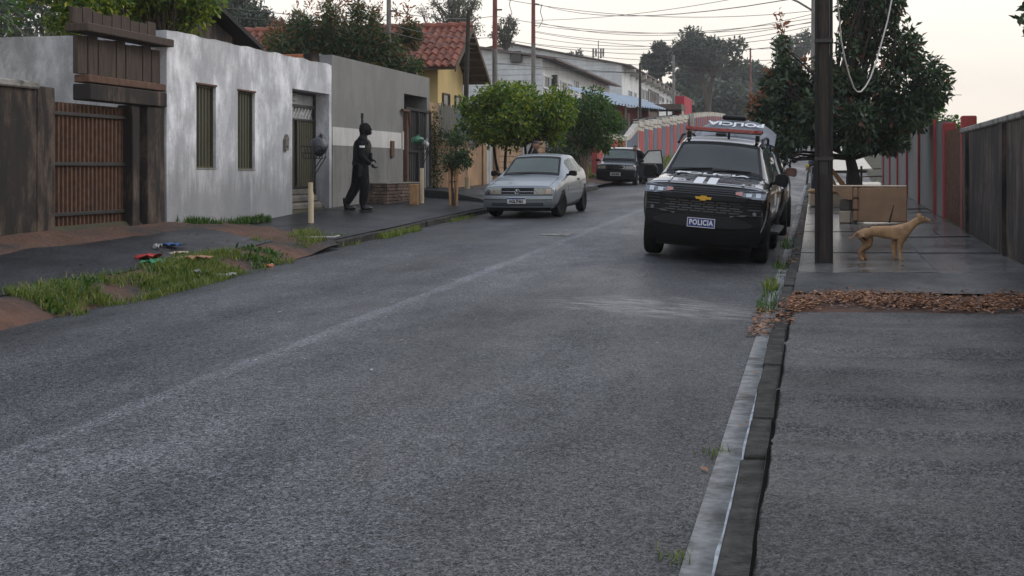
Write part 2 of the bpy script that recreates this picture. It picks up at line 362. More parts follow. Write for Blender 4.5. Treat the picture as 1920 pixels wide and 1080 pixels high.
def leafmat(name, stops, transl=.3, rough=.45):
    m, t, b = base_mat(name)
    g = nod(t, 'ShaderNodeNewGeometry'); c = ramp(t, g.outputs['Random Per Island'], stops)
    t.links.new(c, b.inputs['Base Color']); b.inputs['Roughness'].default_value = rough
    tr = nod(t, 'ShaderNodeBsdfTranslucent'); t.links.new(mixc(t, 1, c, (1.5, 1.6, .7), 'MULTIPLY'), tr.inputs[0])
    ms = nod(t, 'ShaderNodeMixShader'); ms.inputs[0].default_value = transl
    t.links.new(b.outputs[0], ms.inputs[1]); t.links.new(tr.outputs[0], ms.inputs[2]); t.links.new(ms.outputs[0], t.nodes['Material Output'].inputs[0])
    return m
M['leaf_citrus'] = leafmat('citrus_leaves', [(0, (.030, .075, .008)), (.4, (.075, .145, .010)), (.8, (.18, .235, .016)), (1, (.32, .33, .03))])
M['leaf_mid'] = leafmat('mid_leaves', [(0, (.022, .06, .010)), (.6, (.05, .115, .016)), (1, (.11, .18, .03))])
M['leaf_dark'] = leafmat('dark_leaves', [(0, (.010, .026, .012)), (.55, (.024, .055, .021)), (.93, (.07, .11, .045)), (.97, (.12, .05, .03)), (1, (.16, .06, .035))], .2)
M['leaf_mango'] = leafmat('mango_leaves', [(0, (.016, .038, .014)), (.45, (.035, .075, .022)), (.8, (.07, .10, .035)), (.92, (.16, .085, .04)), (1, (.26, .10, .05))])
M['leaf_red'] = leafmat('red_tips', [(0, (.10, .06, .025)), (.5, (.24, .075, .035)), (1, (.34, .13, .06))], .3)
M['leaf_hedge'] = leafmat('privet_leaves', [(0, (.018, .042, .016)), (.7, (.04, .075, .025)), (1, (.09, .10, .04))])
M['leaf_far'] = leafmat('far_leaves', [(0, (.040, .055, .046)), (1, (.08, .10, .072))], .2)
M['leaf_grey'] = leafmat('grey_leaves', [(0, (.05, .06, .045)), (1, (.11, .115, .085))], .25)
M['grass'] = leafmat('grass_blades', [(0, (.06, .09, .02)), (.5, (.12, .17, .03)), (.85, (.22, .25, .06)), (1, (.34, .30, .14))], .35)
M['dead_leaf'] = leafmat('dead_leaves', [(0, (.09, .04, .02)), (.5, (.27, .11, .05)), (1, (.45, .22, .10))], .1, .6)
# vehicles
M['black_paint'] = mat('black_car_paint', (.003, .003, .0035), .22, .05, coat=1.0, spec=.3)
M['silver_paint'] = mat('silver_car_paint', (.235, .26, .275), .36, .04, metal=.5, coat=.5)
M['navy_paint'] = mat('dark_navy_paint', (.010, .013, .022), .25, .05, coat=.8)
M['brown_paint'] = mat('dark_brown_paint', (.10, .03, .02), .3, .05, coat=.8)
M['plastic'] = mat('black_plastic', (.006, .006, .0065), .55, .1, spec=.25)
M['plastic_gray'] = mat('gray_plastic', (.016, .0165, .018), .6, .1, spec=.25)
M['rubber'] = mat('tyre_rubber', (.007, .007, .007), .85, .2, 12, spec=.2)
M['rim'] = mat('wheel_rim', (.10, .10, .105), .4, .2, metal=.7)
M['glass'] = mat('tinted_glass', (.022, .026, .028), .06, .1, coat=0, spec=.9)
M['glass_pale'] = mat('greenish_glass', (.06, .085, .078), .08, .12, 2, spec=.9)
M['glass_side'] = mat('side_glass', (.30, .32, .31), .08, .1, spec=.9)
def glassmat(name, tint, rough=.02, dust=.0):
    m, t, b = base_mat(name); t.nodes.remove(b)
    tr = nod(t, 'ShaderNodeBsdfTransparent'); tr.inputs[0].default_value = (*tint, 1)
    gl = nod(t, 'ShaderNodeBsdfGlossy'); gl.inputs['Roughness'].default_value = rough
    fz = nod(t, 'ShaderNodeFresnel'); fz.inputs[0].default_value = 1.52
    ms = nod(t, 'ShaderNodeMixShader'); t.links.new(fz.outputs[0], ms.inputs[0]); t.links.new(tr.outputs[0], ms.inputs[1]); t.links.new(gl.outputs[0], ms.inputs[2])
    df = nod(t, 'ShaderNodeBsdfDiffuse'); df.inputs[0].default_value = (.28, .34, .315, 1); m2 = nod(t, 'ShaderNodeMixShader')
    t.links.new(ramp(t, noise(t, 2, 3, .5, pos=False), [(.3, dust * .6), (.7, dust)]), m2.inputs[0]); t.links.new(ms.outputs[0], m2.inputs[1]); t.links.new(df.outputs[0], m2.inputs[2])
    t.links.new(m2.outputs[0], t.nodes['Material Output'].inputs[0]); return m
M['pane'] = glassmat('green_car_glass', (.62, .72, .66), dust=.34)
M['pane_tint'] = glassmat('tinted_car_glass', (.24, .26, .27), dust=.14)
M['seat'] = mat('seat_fabric', (.045, .045, .045), .9, .2)
M['lamp'] = mat('headlamp_glass', (.15, .16, .175), .12, .9, 22, metal=.5, coat=1)
M['lamp_dim'] = mat('old_headlamp', (.24, .22, .17), .2, .4, 14, coat=1)
M['amber'] = mat('amber_lens', (.55, .16, .04), .25, .1, coat=1)
M['pink_lens'] = mat('pinkish_lens', (.50, .20, .17), .25, .1, coat=1)
M['chrome'] = mat('chrome', (.55, .56, .57), .18, .05, metal=1)
M['gold'] = mat('gold_emblem', (.60, .36, .05), .3, .1, metal=.6)
M['red_light'] = mat('red_lightbar', (.30, .025, .022), .3, .12, 9, coat=.6)
M['white'] = mat('white_vinyl', (.74, .75, .77), .45, .05)
M['plate_white'] = mat('plate_white', (.70, .70, .68), .45, .05)
M['plate_blue'] = mat('plate_blue', (.012, .03, .20), .4, .05)
M['plate_grey'] = mat('plate_grey', (.42, .42, .42), .5, .1)
M['crack'] = mat('open_crack', (.006, .006, .005), .95, .2, spec=.03)
M['grille_gloss'] = mat('grille_bar', (.022, .022, .024), .3, .1, spec=.6)
M['ink'] = mat('plate_ink', (.012, .012, .014), .6, .05)
M['tailgate_blue'] = mat('tailgate_panel', (.085, .10, .125), .55, .15, 3, coat=.1)
# people, dog, misc
M['black_cloth'] = mat('black_uniform', (.009, .009, .010), .85, .4, 8, bmp=.8, bscale=14, bdist=.03, spec=.2)
M['black_gear'] = mat('black_gear', (.014, .014, .015), .65, .3, 12, bmp=.4, bscale=40, spec=.3)
M['boot'] = mat('boot_leather', (.008, .008, .008), .35, .2)
M['gun'] = mat('gun_metal', (.010, .010, .011), .4, .2)
M['skin'] = mat('skin', (.30, .165, .11), .55, .15, 12)
M['jeans'] = mat('dark_trousers', (.018, .02, .026), .85, .25, 12)
M['hair'] = mat('dark_hair', (.012, .010, .009), .6, .3, 30)
M['fur'] = mat('tan_fur', (.38, .225, .115), .85, .45, 5, bmp=.8, bscale=120, bdist=.006, dirt=((.50, .34, .20), 3, .55))
M['sofa'] = mat('tan_upholstery', (.34, .205, .115), .75, .18, 3, bmp=.25, bscale=25, bdist=.01)
M['sofa_pale'] = mat('cream_upholstery', (.52, .42, .31), .75, .15, 3, dirt=((.3, .22, .15), 4, .6))
M['sofa_shaded'] = mat('shaded_fabric', (.10, .085, .07), .8, .25, 4)  # sofa upholstery in shade under the rolled arm, the shade put into the colour
M['bag_gray'] = mat('grey_bag', (.045, .047, .056), .4, .25, 8, bmp=.6, bscale=22, bdist=.02)
M['bag_green'] = mat('green_bag', (.06, .17, .10), .4, .25, 8, bmp=.6, bscale=22, bdist=.02)
M['bag_white'] = mat('white_bag', (.50, .50, .50), .45, .15, 8, bmp=.6, bscale=22, bdist=.02)
M['blue_plastic'] = mat('blue_plastic', (.035, .10, .27), .4, .2)
M['red_cloth'] = mat('red_cloth', (.40, .035, .03), .7, .2)
M['green_plastic'] = mat('green_plastic', (.015, .22, .10), .5, .2)
M['cardboard'] = mat('wet_cardboard', (.36, .19, .105), .85, .2, 5)
M['yellow_thing'] = mat('yellow_glove', (.55, .42, .06), .6, .15)
# ================================================================== SETTING: terrain, road, pavements
def wob(x, y, s=1.0):
    return math.sin(x * 1.7 * s + y * .9 * s) * .5 + math.sin(x * 3.1 * s - y * 2.3 * s + 1.3) * .3 + math.sin(y * 5.3 * s + x * .7 + 2.1) * .2
def sheet(name, xs, ys, fz, material, parent=None, kind='structure', smooth=60, clipx=None):
    b = MB(); b.grid([[(x, y, fz(x, y)) for x in xs] for y in ys], flip=False)
    o = b.build(name, material, parent, smooth=smooth)
    if parent is None and kind: mark(o, kind)
    return o
fr = lambda a, b, n: [a + (b - a) * i / n for i in range(n + 1)]
YR = fr(-12, 30, 84) + fr(31, 90, 59) + fr(94, 260, 40)
ty = [-25, -12, 0, 8, 14, 19, 24, 30, 36, 42, 55, 63, 70, 80, 100, 125, 150, 200, 260, 340]
def zterr(x, y):
    if x < -10: return pws(PB, y) + .08 + (.02 * min(60, -10 - x) if y > 60 else 0)
    if x > 2.6: return zright(2.6, y) - .02
    return gz(x, y) - .22
sheet('ground', [-145, -60, -30, -18, -12, -10.15, -9.9, -7.4, -4, -.5, 2.5, 2.75, 6, 15, 40, 145], ty, zterr, M['soil'])
sheet('road', fr(-7.75, XR, 22), YR, zroad, M['asphalt'])
sheet('cross_street', fr(-.40, 26, 10), fr(62, 75, 13), lambda x, y: pws(PR, y) + .004 + .006 * max(0, x), M['asphalt'])
# right gutter: concrete strip with a worn white painted edge
gt = sheet('gutter', [-.535, -.45, -.40], fr(-3, 62, 130), lambda x, y: zroad(XR, y) + .006 + .008 * (y < 12) + .002 * wob(x, y, 3), M['gutter'])
pe = MB(); ysl = fr(1, 12.6, 40)
pe.grid([[(x + .004 * wob(0, y, 2.2), y, zroad(XR, y) + .020) for x in (-.405 - .006 * wob(y, 1, 5), -.384)] for y in ysl]); pe.build('painted_edge', M['paint_edge'], gt)
# kerbs: every stone a piece
def kerb(name, x0, y0, y1, fz, ln, h, wdt, seed, mt):
    rr = random.Random(seed); root = bpy.data.objects.new(name, None); COL.objects.link(root); mark(root, 'structure')
    shapes = []
    for k in range(4):
        b = MB(); b.box((-wdt / 2, -ln / 2 + .004, -.3), (wdt / 2, ln / 2 - .004, h), bev=.009)
        me = b.mesh('kerb_stone', mt)
        for v in me.vertices:
            if v.co.z > 0: v.co.x += .007 * math.sin(v.co.y * 7 + k * 2); v.co.z += .004 * math.sin(v.co.y * 4 + k)
        shapes.append(me)
    y = y0
    while y < y1:
        s = (fz(y + ln / 2) - fz(y - ln / 2)) / ln
        piece(shapes[rr.randrange(4)], 'kerb_stone', root, (x0 + rr.uniform(-.012, .012), y, fz(y) + rr.uniform(-.012, .006)), (math.atan(s) + rr.uniform(-.006, .006), rr.uniform(-.02, .02), rr.uniform(-.012, .012)))
        y += ln
    return root
kerb('kerb', -.315, .5, 61.5, lambda y: zroad(XR, y), 1.0, .115, .135, 3, M['kerb'])
kerb('kerb', -7.52, 20.6, 46.5, lambda y: zroad(-7.5, y), 1.0, .10, .15, 5, M['kerb'])
# right pavement
def ridge(y):
    s = 0
    for c, wd, a in ((6.0, .25, .008), (7.05, .16, .012), (7.75, .14, .014), (8.7, .18, .016), (9.8, .15, .012), (10.8, .18, .014), (11.9, .22, .012)):
        s += a * 2.2 * math.exp(-((y - c) / wd) ** 2)
    return s
sheet('pavement', [-.255, -.22, -.15] + fr(0, 2.7, 14), fr(-6, 13.25, 420), lambda x, y: zright(x, y) + ridge(y + .10 * math.sin(x * 2)) + .004 * wob(x, y, 1.5) - (.012 if x < -.24 else 0) + (.01 * wob(0, y, 4) if x < -.2 else 0), M['walk'])
sheet('pavement', fr(-.25, 2.7, 10), fr(15.0, 17.6, 14), lambda x, y: zright(x, y) + .012 + .004 * wob(x, y), M['walk_left'])
sheet('soil_strip', fr(-.25, 2.7, 16), fr(13.2, 15.05, 14), lambda x, y: zright(x, y) - .015 + .01 * wob(x, y, 3), M['dirt'])
slabroot = bpy.data.objects.new('pavement', None); COL.objects.link(slabroot); mark(slabroot, 'structure')
rs = random.Random(11); y = 17.62
while y < 61:
    ln = rs.choice((1.6, 2.0, 2.4)); x = -.245
    while x < 2.6:
        x1 = min(2.7, x + rs.choice((1.2, 1.5, 1.75)))
        if x1 > 2.4: x1 = 2.7
        dz = rs.uniform(-.006, .012); tl = rs.uniform(-.006, .006)
        b = MB(); b.grid([[(xx, yy, zright(xx, yy) + dz + tl * (xx - x)) for xx in (x + .008, (x + x1) / 2, x1 - .008)] for yy in (y + .008, y + ln / 2, y + ln - .008)])
        o = b.build('paving_slab', M['slab'], slabroot); x = x1
    y += ln
sheet('pavement_bed', [-.25, 1, 2.7], fr(17.5, 61.5, 30), lambda x, y: zright(x, y) - .03, M['mortar'])
sheet('pavement', fr(-.3, 3, 4), fr(75, 250, 40), lambda x, y: zright(x, y), M['slab'])
# left side: earth verge, drive, pavement
def yb(x): return lerp(20.0, 21.9, (-7.5 - x) / 2.5) + .22 * wob(x, 0, 2.2)
bd = MB(); xs = fr(-10.02, -7.3, 30)
def zdirt(x, y):
    t = (-7.5 - x) / 2.5
    return zleft(x, y) + .018 + .022 * wob(x, y, 1.4) + .01 * wob(x, y, 4) - (.05 if x > -7.4 else 0) + .05 * math.exp(-((x + 7.75) / .22) ** 2) * max(0, min(1, (18.9 - y) / 2))
bd.grid([[(x, lerp(4, yb(x), j / 70), zdirt(x, lerp(4, yb(x), j / 70))) for x in xs] for j in range(71)])
mark(bd.build('earth_verge', M['dirt'], smooth=60), 'structure')
bd = MB(); bd.grid([[(x + .06 * wob(y, x, 3), y, zdirt(x, y) + .014) for x in fr(-9.25, -8.0, 12)] for y in fr(11, 18.9, 40)])
mark(bd.build('drive', M['walk_left'], smooth=60), 'structure')
bd = MB(); xs = fr(-10.0, -7.56, 18)
rows = [[(x, lerp(yb(x) - .25, 62, (j / 90) ** 1.3), 0) for x in xs] for j in range(91)]
bd.grid([[(p[0], p[1], zleft(p[0], p[1]) + .003 * wob(p[0], p[1], 2)) for p in r] for r in rows])
mark(bd.build('pavement', M['walk_left'], smooth=60), 'structure')
sheet('verge', fr(-14, -7.5, 10), fr(48, 62, 20), lambda x, y: zleft(x, y) + .04 + .05 * wob(x, y, .8), M['dirt'])
sheet('verge', fr(-14, -7.5, 10), fr(62, 200, 60), lambda x, y: zleft(x, y) + .05, M['soil'])
# ------------------------------------------------------------------ grass / weeds (uncountable: stuff)
def blades(name, pts, hmin, hmax, wd, material, lean=.6, per=1):
    n = len(pts) * per; P_ = np.repeat(np.array(pts, dtype=float), per, axis=0)
    P_[:, :2] += rng.normal(0, .03, (n, 2)); a = rng.uniform(0, 2 * np.pi, n); h = rng.uniform(hmin, hmax, n) * rng.uniform(.6, 1.2, n)
    d = np.stack([np.cos(a), np.sin(a), np.zeros(n)], 1); s = np.stack([-np.sin(a), np.cos(a), np.zeros(n)], 1) * (wd / 2)
    L = (rng.uniform(.1, lean, n) * h)[:, None]; up = np.array([0, 0, 1.0])
    m1 = P_ + d * L * .35 + up * (h * .6)[:, None]; tip = P_ + d * L + up * (h * .95)[:, None]
    V = np.stack([P_ - s, P_ + s, m1 + s * .7, m1 - s * .7, tip], 1).reshape(-1, 3)
    i = np.arange(n) * 5
    fs = [t for k in i.tolist() for t in ((k, k + 1, k + 2, k + 3), (k + 3, k + 2, k + 4))]
    me = bpy.data.meshes.new(name); me.from_pydata(V.tolist(), [], fs); me.materials.append(material)
    o = bpy.data.objects.new(name, me); link(o); return mark(o, 'stuff')
def scatter(n, x0, x1, y0, y1, keep=None, fz=gz, dz=0.0):
    o = []
    while len(o) < n:
        x, y = rng.uniform(x0, x1), rng.uniform(y0, y1)
        if keep is None or rng.uniform() < keep(x, y): o.append((x, y, fz(x, y) + dz))
    return o
cl = lambda x, y, s: max(0.0, min(1.0, .55 + 1.1 * wob(x, y, s)))
vg = scatter(2100, -8.2, -7.15, 12.0, 18.4, lambda x, y: cl(x, y, 1.9) * max(.0, 1 - abs(x + 7.55) / .62) * max(0, min(1, (17.9 - y) / 1.6)) , fz=lambda x, y: zdirt(x, y) if x < -7.3 else zroad(x, y))
blades('grass', vg, .03, .12, .009, M['grass'], 1.3, 7)
vg = scatter(420, -8.1, -7.3, 12.0, 18.0, lambda x, y: cl(x, y, 2.6) ** 2, fz=lambda x, y: zdirt(x, y)); blades('weeds', vg, .03, .10, .035, M['leaf_mid'], 1.0, 4)
vg = scatter(240, -10.0, -9.72, 19.6, 22.9, lambda x, y: cl(0, y, 1.6), fz=lambda x, y: zdirt(x, y))
blades('weeds', vg, .05, .15, .018, M['leaf_mid'], 1.0, 6)
vg = scatter(260, -8.3, -7.5, 18.6, 20.9, lambda x, y: cl(x, y, 3.1) ** 3, fz=lambda x, y: zdirt(x, y))
blades('grass', vg, .03, .10, .009, M['grass'], 1.1, 5)
vg = scatter(420, -7.62, -7.2, 20.2, 24.4, lambda x, y: cl(x, y, 1.7) ** 2 * max(0, 1 - abs(x + 7.4) / .25), fz=zroad)
blades('grass', vg, .04, .14, .011, M['grass'], 1.0, 4)
vg = scatter(140, -7.6, -7.25, 26.3, 28.6, lambda x, y: cl(x, y, 2.2), fz=zroad)
blades('grass', vg, .04, .10, .011, M['grass'], 1.0, 4)
vg = scatter(150, -.62, -.42, 13.4, 26, lambda x, y: cl(0, y, 1.5) ** 3, fz=zroad)
blades('weeds', vg, .03, .11, .012, M['leaf_mid'], 1.2, 4)
vg = scatter(26, -.60, -.50, 16.3, 17.2, None, fz=zroad); blades('weeds', vg, .08, .16, .02, M['grass'], .9, 4)
for (gx, gy) in ((-.56, 7.5), (-.56, 5.55)):
    vg = scatter(9, gx - .05, gx + .06, gy - .06, gy + .06, None, fz=zroad); blades('weeds', vg, .02, .06, .006, M['grass'], 1.6, 5)
vg = scatter(2600, -13, -7.6, 48, 62, lambda x, y: (.3 + .7 * cl(x, y, .9)) * (x < -8.5 or y > 54.5), fz=zleft); blades('grass', vg, .10, .30, .03, M['grass'], .8, 2)
vg = scatter(1500, -10, -7.4, 62, 95, None, fz=zleft); blades('grass', vg, .10, .35, .05, M['grass'], .8, 2)
# fallen leaves on the soil strip and along the kerb
def flakes(name, pts, s0, s1, material):
    V = []; Fc = []
    for (x, y, z) in pts:
        a = random.uniform(0, 6.3); l = random.uniform(s0, s1); w_ = l * random.uniform(.35, .55); t = random.uniform(-.5, .5); c = random.uniform(-.2, .5) * l
        ca, sa = math.cos(a), math.sin(a); b = len(V)
        for (p, q, r) in ((-l / 2, 0, 0), (0, -w_ / 2, c * .4), (l / 2, 0, t * .2 * l), (0, w_ / 2, c * .4), (0, 0, .15 * c)):
            V.append((x + p * ca - q * sa, y + p * sa + q * ca, z + .012 + r + .25 * abs(t) * l * (p > 0)))
        Fc += [(b, b + 1, b + 4), (b + 1, b + 2, b + 4), (b + 2, b + 3, b + 4), (b + 3, b, b + 4)]
    me = bpy.data.meshes.new(name); me.from_pydata(V, [], Fc); me.materials.append(material)
    return mark(link(bpy.data.objects.new(name, me)), 'stuff')
lp = scatter(4600, -.28, 2.7, 13.2, 15.3, lambda x, y: math.exp(-((y - 14.2 - .16 * math.sin(x * 3) - .1 * math.sin(x * 7)) / .55) ** 2) * (.55 + .45 * cl(x, y, 2.3)), fz=lambda x, y: zright(x, y) + rng.uniform(0, .03))
lp += scatter(330, -.62, -.2, 12.2, 14.4, lambda x, y: .5, fz=lambda x, y: gz(x, y) + .005)
lp += scatter(420, -.62, -.3, 17, 40, lambda x, y: cl(0, y, 1.1), fz=gz)
lp += scatter(110, -.3, 2.6, 15.1, 40, None, fz=zright)
flakes('fallen_leaves', lp, .04, .10, M['dead_leaf'])
lp = [(-.44, 8.15, zroad(XR, 8.15) + .03), (-.41, 8.22, zroad(XR, 8.2) + .03), (-.44, 10.1, zroad(XR, 10.1) + .02), (-.47, 9.2, zroad(XR, 9.2) + .02), (-.58, 7.1, zroad(XR, 7.1))]
flakes('fallen_leaves', lp, .05, .09, M['dead_leaf'])
lp = scatter(130, -7, -.6, 7, 30, None, fz=zroad) + scatter(60, .1, 2.4, 6, 13, None, fz=zright)
flakes('leaf_specks', lp, .012, .035, M['dead_leaf'])
lp = scatter(60, -6.8, -1.0, 9, 26, lambda x, y: .15 + .85 * math.exp(-((x + 4.1) / .5) ** 2), fz=zroad)
flakes('paper_litter', lp, .02, .06, M['bag_white'])
lp = scatter(700, -9.9, -7.3, 9, 20, None, fz=lambda x, y: zdirt(x, y) - .004) + scatter(150, -7.6, -7.0, 8, 26, None, fz=zroad)
flakes('pebbles', lp, .012, .045, M['concrete'])
lp = scatter(160, -9.8, -7.4, 12, 20.5, None, fz=lambda x, y: zdirt(x, y)); flakes('dry_leaves', lp, .03, .07, M['dead_leaf'])
# cracks and open joints across the near pavement, ragged gap behind the kerb
b = MB()
for (yc, x0_, x1_, w_) in ((6.1, -.22, .02, .008), (8.35, .1, 2.7, .005), (9.35, .5, 2.7, .005), (10.35, -.2, 2.7, .008), (11.35, .6, 2.7, .006), (12.3, -.2, 2.7, .007)):
    pr = []
    for q in fr(0, 1, 40):
        x = lerp(x0_, x1_, q); y_ = yc + .05 * wob(x, yc, 1.7) + .012 * wob(x, yc, 9); ww = w_ * (.15 + .85 * abs(wob(x, yc, 3))); f_ = lambda yy: zright(x, yy) + ridge(yy + .10 * math.sin(x * 2)) + .004 * wob(x, yy, 1.5) + .007
        pr.append([(x, y_ - ww, f_(y_ - ww)), (x, y_ + ww, f_(y_ + ww))])
    b.grid(pr)
pr = []
for y_ in fr(1, 13.2, 260):
    xa = -.252; xb = -.236 + .008 * wob(0, y_, 3.1) + .016 * max(0, wob(3, y_, 1.2)); pr.append([(xa, y_, zright(0, y_) + ridge(y_) - .001), (xb, y_, zright(0, y_) + ridge(y_) + .004)])
b.grid(pr)
mark(b.build('pavement_cracks', M['crack']), 'structure')
# ------------------------------------------------------------------ walls with openings (front plane X, wall body towards -X)
def holed(b, X, d, y0, y1, z0, z1, holes=(), m=0, mlow=None):
    ys = sorted({y0, y1, *[h[0] for h in holes], *[h[1] for h in holes]}); zs = sorted({z0, z1, *[h[2] for h in holes], *[h[3] for h in holes]})
    ys = [q for q in ys if y0 <= q <= y1]; zs = [q for q in zs if z0 <= q <= z1]
    inh = lambda y, z: any(h[0] < y < h[1] and h[2] < z < h[3] for h in holes)
    for x in (X, X - d):
        for i in range(len(ys) - 1):
            for j in range(len(zs) - 1):
                if inh((ys[i] + ys[i + 1]) / 2, (zs[j] + zs[j + 1]) / 2): continue
                b.add([(x, ys[i], zs[j]), (x, ys[i + 1], zs[j]), (x, ys[i + 1], zs[j + 1]), (x, ys[i], zs[j + 1])], [(0, 1, 2, 3) if x == X else (3, 2, 1, 0)], m)
    def ring(a, c, e, f_, inv):
        q = [(a, e), (c, e), (c, f_), (a, f_)]
        for k in range(4):
            (p, r), (s_, t) = q[k], q[(k + 1) % 4]
            b.add([(X, p, r), (X, s_, t), (X - d, s_, t), (X - d, p, r)], [(0, 1, 2, 3) if inv else (3, 2, 1, 0)], m)
    ring(y0, y1, z0, z1, False)
    for h in holes: ring(*h, True)
def rel(b, L, name, mats, parent, smooth=None):
    b.v = [(p[0] - L[0], p[1] - L[1], p[2] - L[2]) for p in b.v]
    return b.build(name, mats, parent, smooth)
def bricks(parent, L, p0, du, dn, rows, length, bw, bh, bd, mt, gap=.012, seed=0, name='brick', skip=None):
    """running-bond bricks: p0 corner, du unit vector along, dn outward normal"""
    rr = random.Random(seed); du = Vector(du); dn = Vector(dn); me = MB().box((gap / 2, 0, gap / 2), (bw - gap / 2, bd, bh - gap / 2), bev=.006).mesh(name, mt)
    rz = math.atan2(du.y, du.x); flipy = Vector((-du.y, du.x, 0)).dot(dn) < 0
    for r in range(rows):
        off = -(bw / 2) * (r % 2); s = off
        while s < length - .02:
            a, c = max(0, s), min(length, s + bw)
            if c - a > bw * .3 and not (skip and skip(r, s)):
                p = Vector(p0) + du * a + Vector((0, 0, r * bh)) + dn * rr.uniform(0, .008) - Vector(L)
                o = piece(me, name, parent, p, (0, 0, rz), ((c - a) / bw, -1 if flipy else 1, 1))
            s += bw
# ================================================================== LEFT SIDE BUILDINGS
# ---- white stained house
WX = -10.0; L = (WX, 23.0, .6)
hs = thing('white_house', 'stained white plaster street front with two narrow olive shuttered windows', 'house', L)
wins = [(20.33, 21.07, 1.67, 3.06), (21.95, 22.69, 1.65, 3.05)]; door = (24.47, 26.50, .5, 3.24)
b = MB(); holed(b, WX, .30, 19.3, 26.64, -.2, 3.85, wins + [door])
b.box((-18, 19.3, -.2), (WX - .3, 19.5, 3.8)); rr = random.Random(2)
wl = rel(b, L, 'wall', M['white_wall'], hs)
# uneven capping along the parapet
b = MB(); ysx = fr(19.3, 26.64, 60); pr = []
for y in ysx: pr.append([(WX - .305, y, 3.84), (WX - .305, y, 3.86 + .018 * wob(y, 1, 3)), (WX + .004, y, 3.86 + .02 * wob(y, 0, 3)), (WX + .004, y, 3.845)])
b.grid(pr); rel(b, L, 'parapet', M['white_wall'], wl)
b = MB().box((-18, 19.5, 3.2), (WX - .3, 26.6, 3.3)); rel(b, L, 'roof', M['roof_edge'], hs)
def corr(b, x, y0, y1, z0, z1, pitch, dep, m=0):
    n = max(2, int((y1 - y0) / pitch)) ; rows = []
    for i in range(n):
        a = lerp(y0, y1, i / n); q = (y1 - y0) / n
        rows += [(a, 0), (a + q * .38, 0), (a + q * .5, -dep), (a + q * .88, -dep)]
    rows.append((y1, 0))
    b.grid([[(x + d_, y, z) for z in (z0, z1)] for y, d_ in rows], m)
for (a, c, e, f_) in wins:
    b = MB(); corr(b, WX - .075, a + .01, c - .01, e + .01, f_ - .01, .115, .035)
    wn = rel(b, L, 'window', M['olive'], hs)
    b = MB()
    for q in ((a, a + .025, e, f_), (c - .025, c, e, f_), (a + .025, c - .025, f_ - .03, f_), (a + .025, c - .025, e, e + .03)):
        b.box((WX - .095, q[0], q[2]), (WX - .05, q[1], q[3]))
    rel(b, L, 'frame', M['olive'], wn)
    b = MB().box((WX - .16, a - .02, f_), (WX + .018, c + .02, f_ + .03)); rel(b, L, 'lintel', M['rust'], hs)
    b = MB().box((WX - .05, a, e - .013), (WX + .015, c, e - .001)); rel(b, L, 'sill', M['concrete'], hs)
# doorway: recess back wall, painted bricks, metal door with lattice top, steps
b = MB().box((WX - .62, 24.40, .4), (WX - .40, 26.6, 3.3)); rel(b, L, 'recess_wall', M['white_wall'], hs)
bricks(hs, L, (WX - .385, 24.45, 2.94), (0, 1, 0), (1, 0, 0), 3, 1.15, .33, .105, .03, M['white_brick'], .014, 4)
b = MB(); corr(b, WX - .335, 24.50, 26.44, 1.30, 2.66, .115, .035); dr = rel(b, L, 'door', M['olive'], hs)
b = MB()
for q in ((24.46, 24.50, 1.28, 2.97), (26.44, 26.48, 1.28, 2.97), (25.46, 25.50, 1.28, 2.66)): b.box((WX - .36, q[0], q[2]), (WX - .30, q[1], q[3]))
b.box((WX - .36, 24.5, 2.93), (WX - .29, 26.44, 2.98)); b.box((WX - .355, 24.5, 2.655), (WX - .305, 26.44, 2.69)); b.box((WX - .355, 24.5, 1.28), (WX - .305, 26.44, 1.31))
rel(b, L, 'frame', M['dark_metal'], dr)
b = MB()
for i in range(13):
    ya = 24.42 + i * .17
    for s_ in (1, -1):
        y0, y1 = (ya, ya + .24) if s_ > 0 else (ya + .24, ya)
        if max(y0, y1) < 26.45 and min(y0, y1) > 24.48: b.tube([(WX - .33, y0, 2.70), (WX - .33, y1, 2.93)], .010, 5)
rel(b, L, 'lattice', M['white_brick'], dr)
for k in range(3):
    z1 = 1.28 - k * .15; b = MB().box((WX - .40, 24.48, z1 - .16), (WX - .30 + .10 * k - .02, 26.45, z1), bev=.045); rel(b, L, 'door_step', M['old_brick'] if k == 9 else M['mortar'], hs)
b = MB(); b.box((WX, 24.1 - .08, 2.02), (WX + .05, 24.1 + .08, 2.23)); b.prism([(24.01, 2.23), (24.19, 2.23), (24.1, 2.33)], 'x', WX, WX + .06); b.box((WX + .05, 24.05, 2.08), (WX + .056, 24.15, 2.11), 1)
rel(b, L, 'mailbox', [M['mortar'], M['ink']], hs)
# ---- old brown front at the left: concrete posts, timber beam, boards, rusty gate
L = (WX, 16.0, .7)
og = thing('old_gateway', 'weathered dark timber and mossy concrete gateway beside the white wall', 'gate', L)
def bx(lo, hi, nm, mt, par=og, bev=.012): return rel(MB().box(lo, hi, bev=bev), L, nm, mt, par)
bx((WX - .28, 18.72, .2), (WX - .02, 19.27, 2.62), 'post', M['old_brown']); bx((WX - .30, 18.30, .2), (WX - .04, 18.52, 2.62), 'post', M['old_brown'])
bx((WX - .26, 17.0, 2.63), (WX + .02, 19.28, 2.86), 'lintel', M['old_brown'])
bx((WX - .24, 17.0, 2.88), (WX, 19.28, 2.99), 'beam', M['rust'])
for k in range(9):
    y0 = 16.9 + k * .264; bx((WX - .20 + .01 * (k % 3), y0 + .005, 3.0), (WX - .12 + .01 * (k % 3), y0 + .258, 3.54 + .02 * math.sin(k * 2.1)), 'board', M['old_plank'], bev=.006)
bx((WX - .26, 16.8, 3.58), (WX + .10, 19.36, 3.70), 'beam', M['old_plank'])
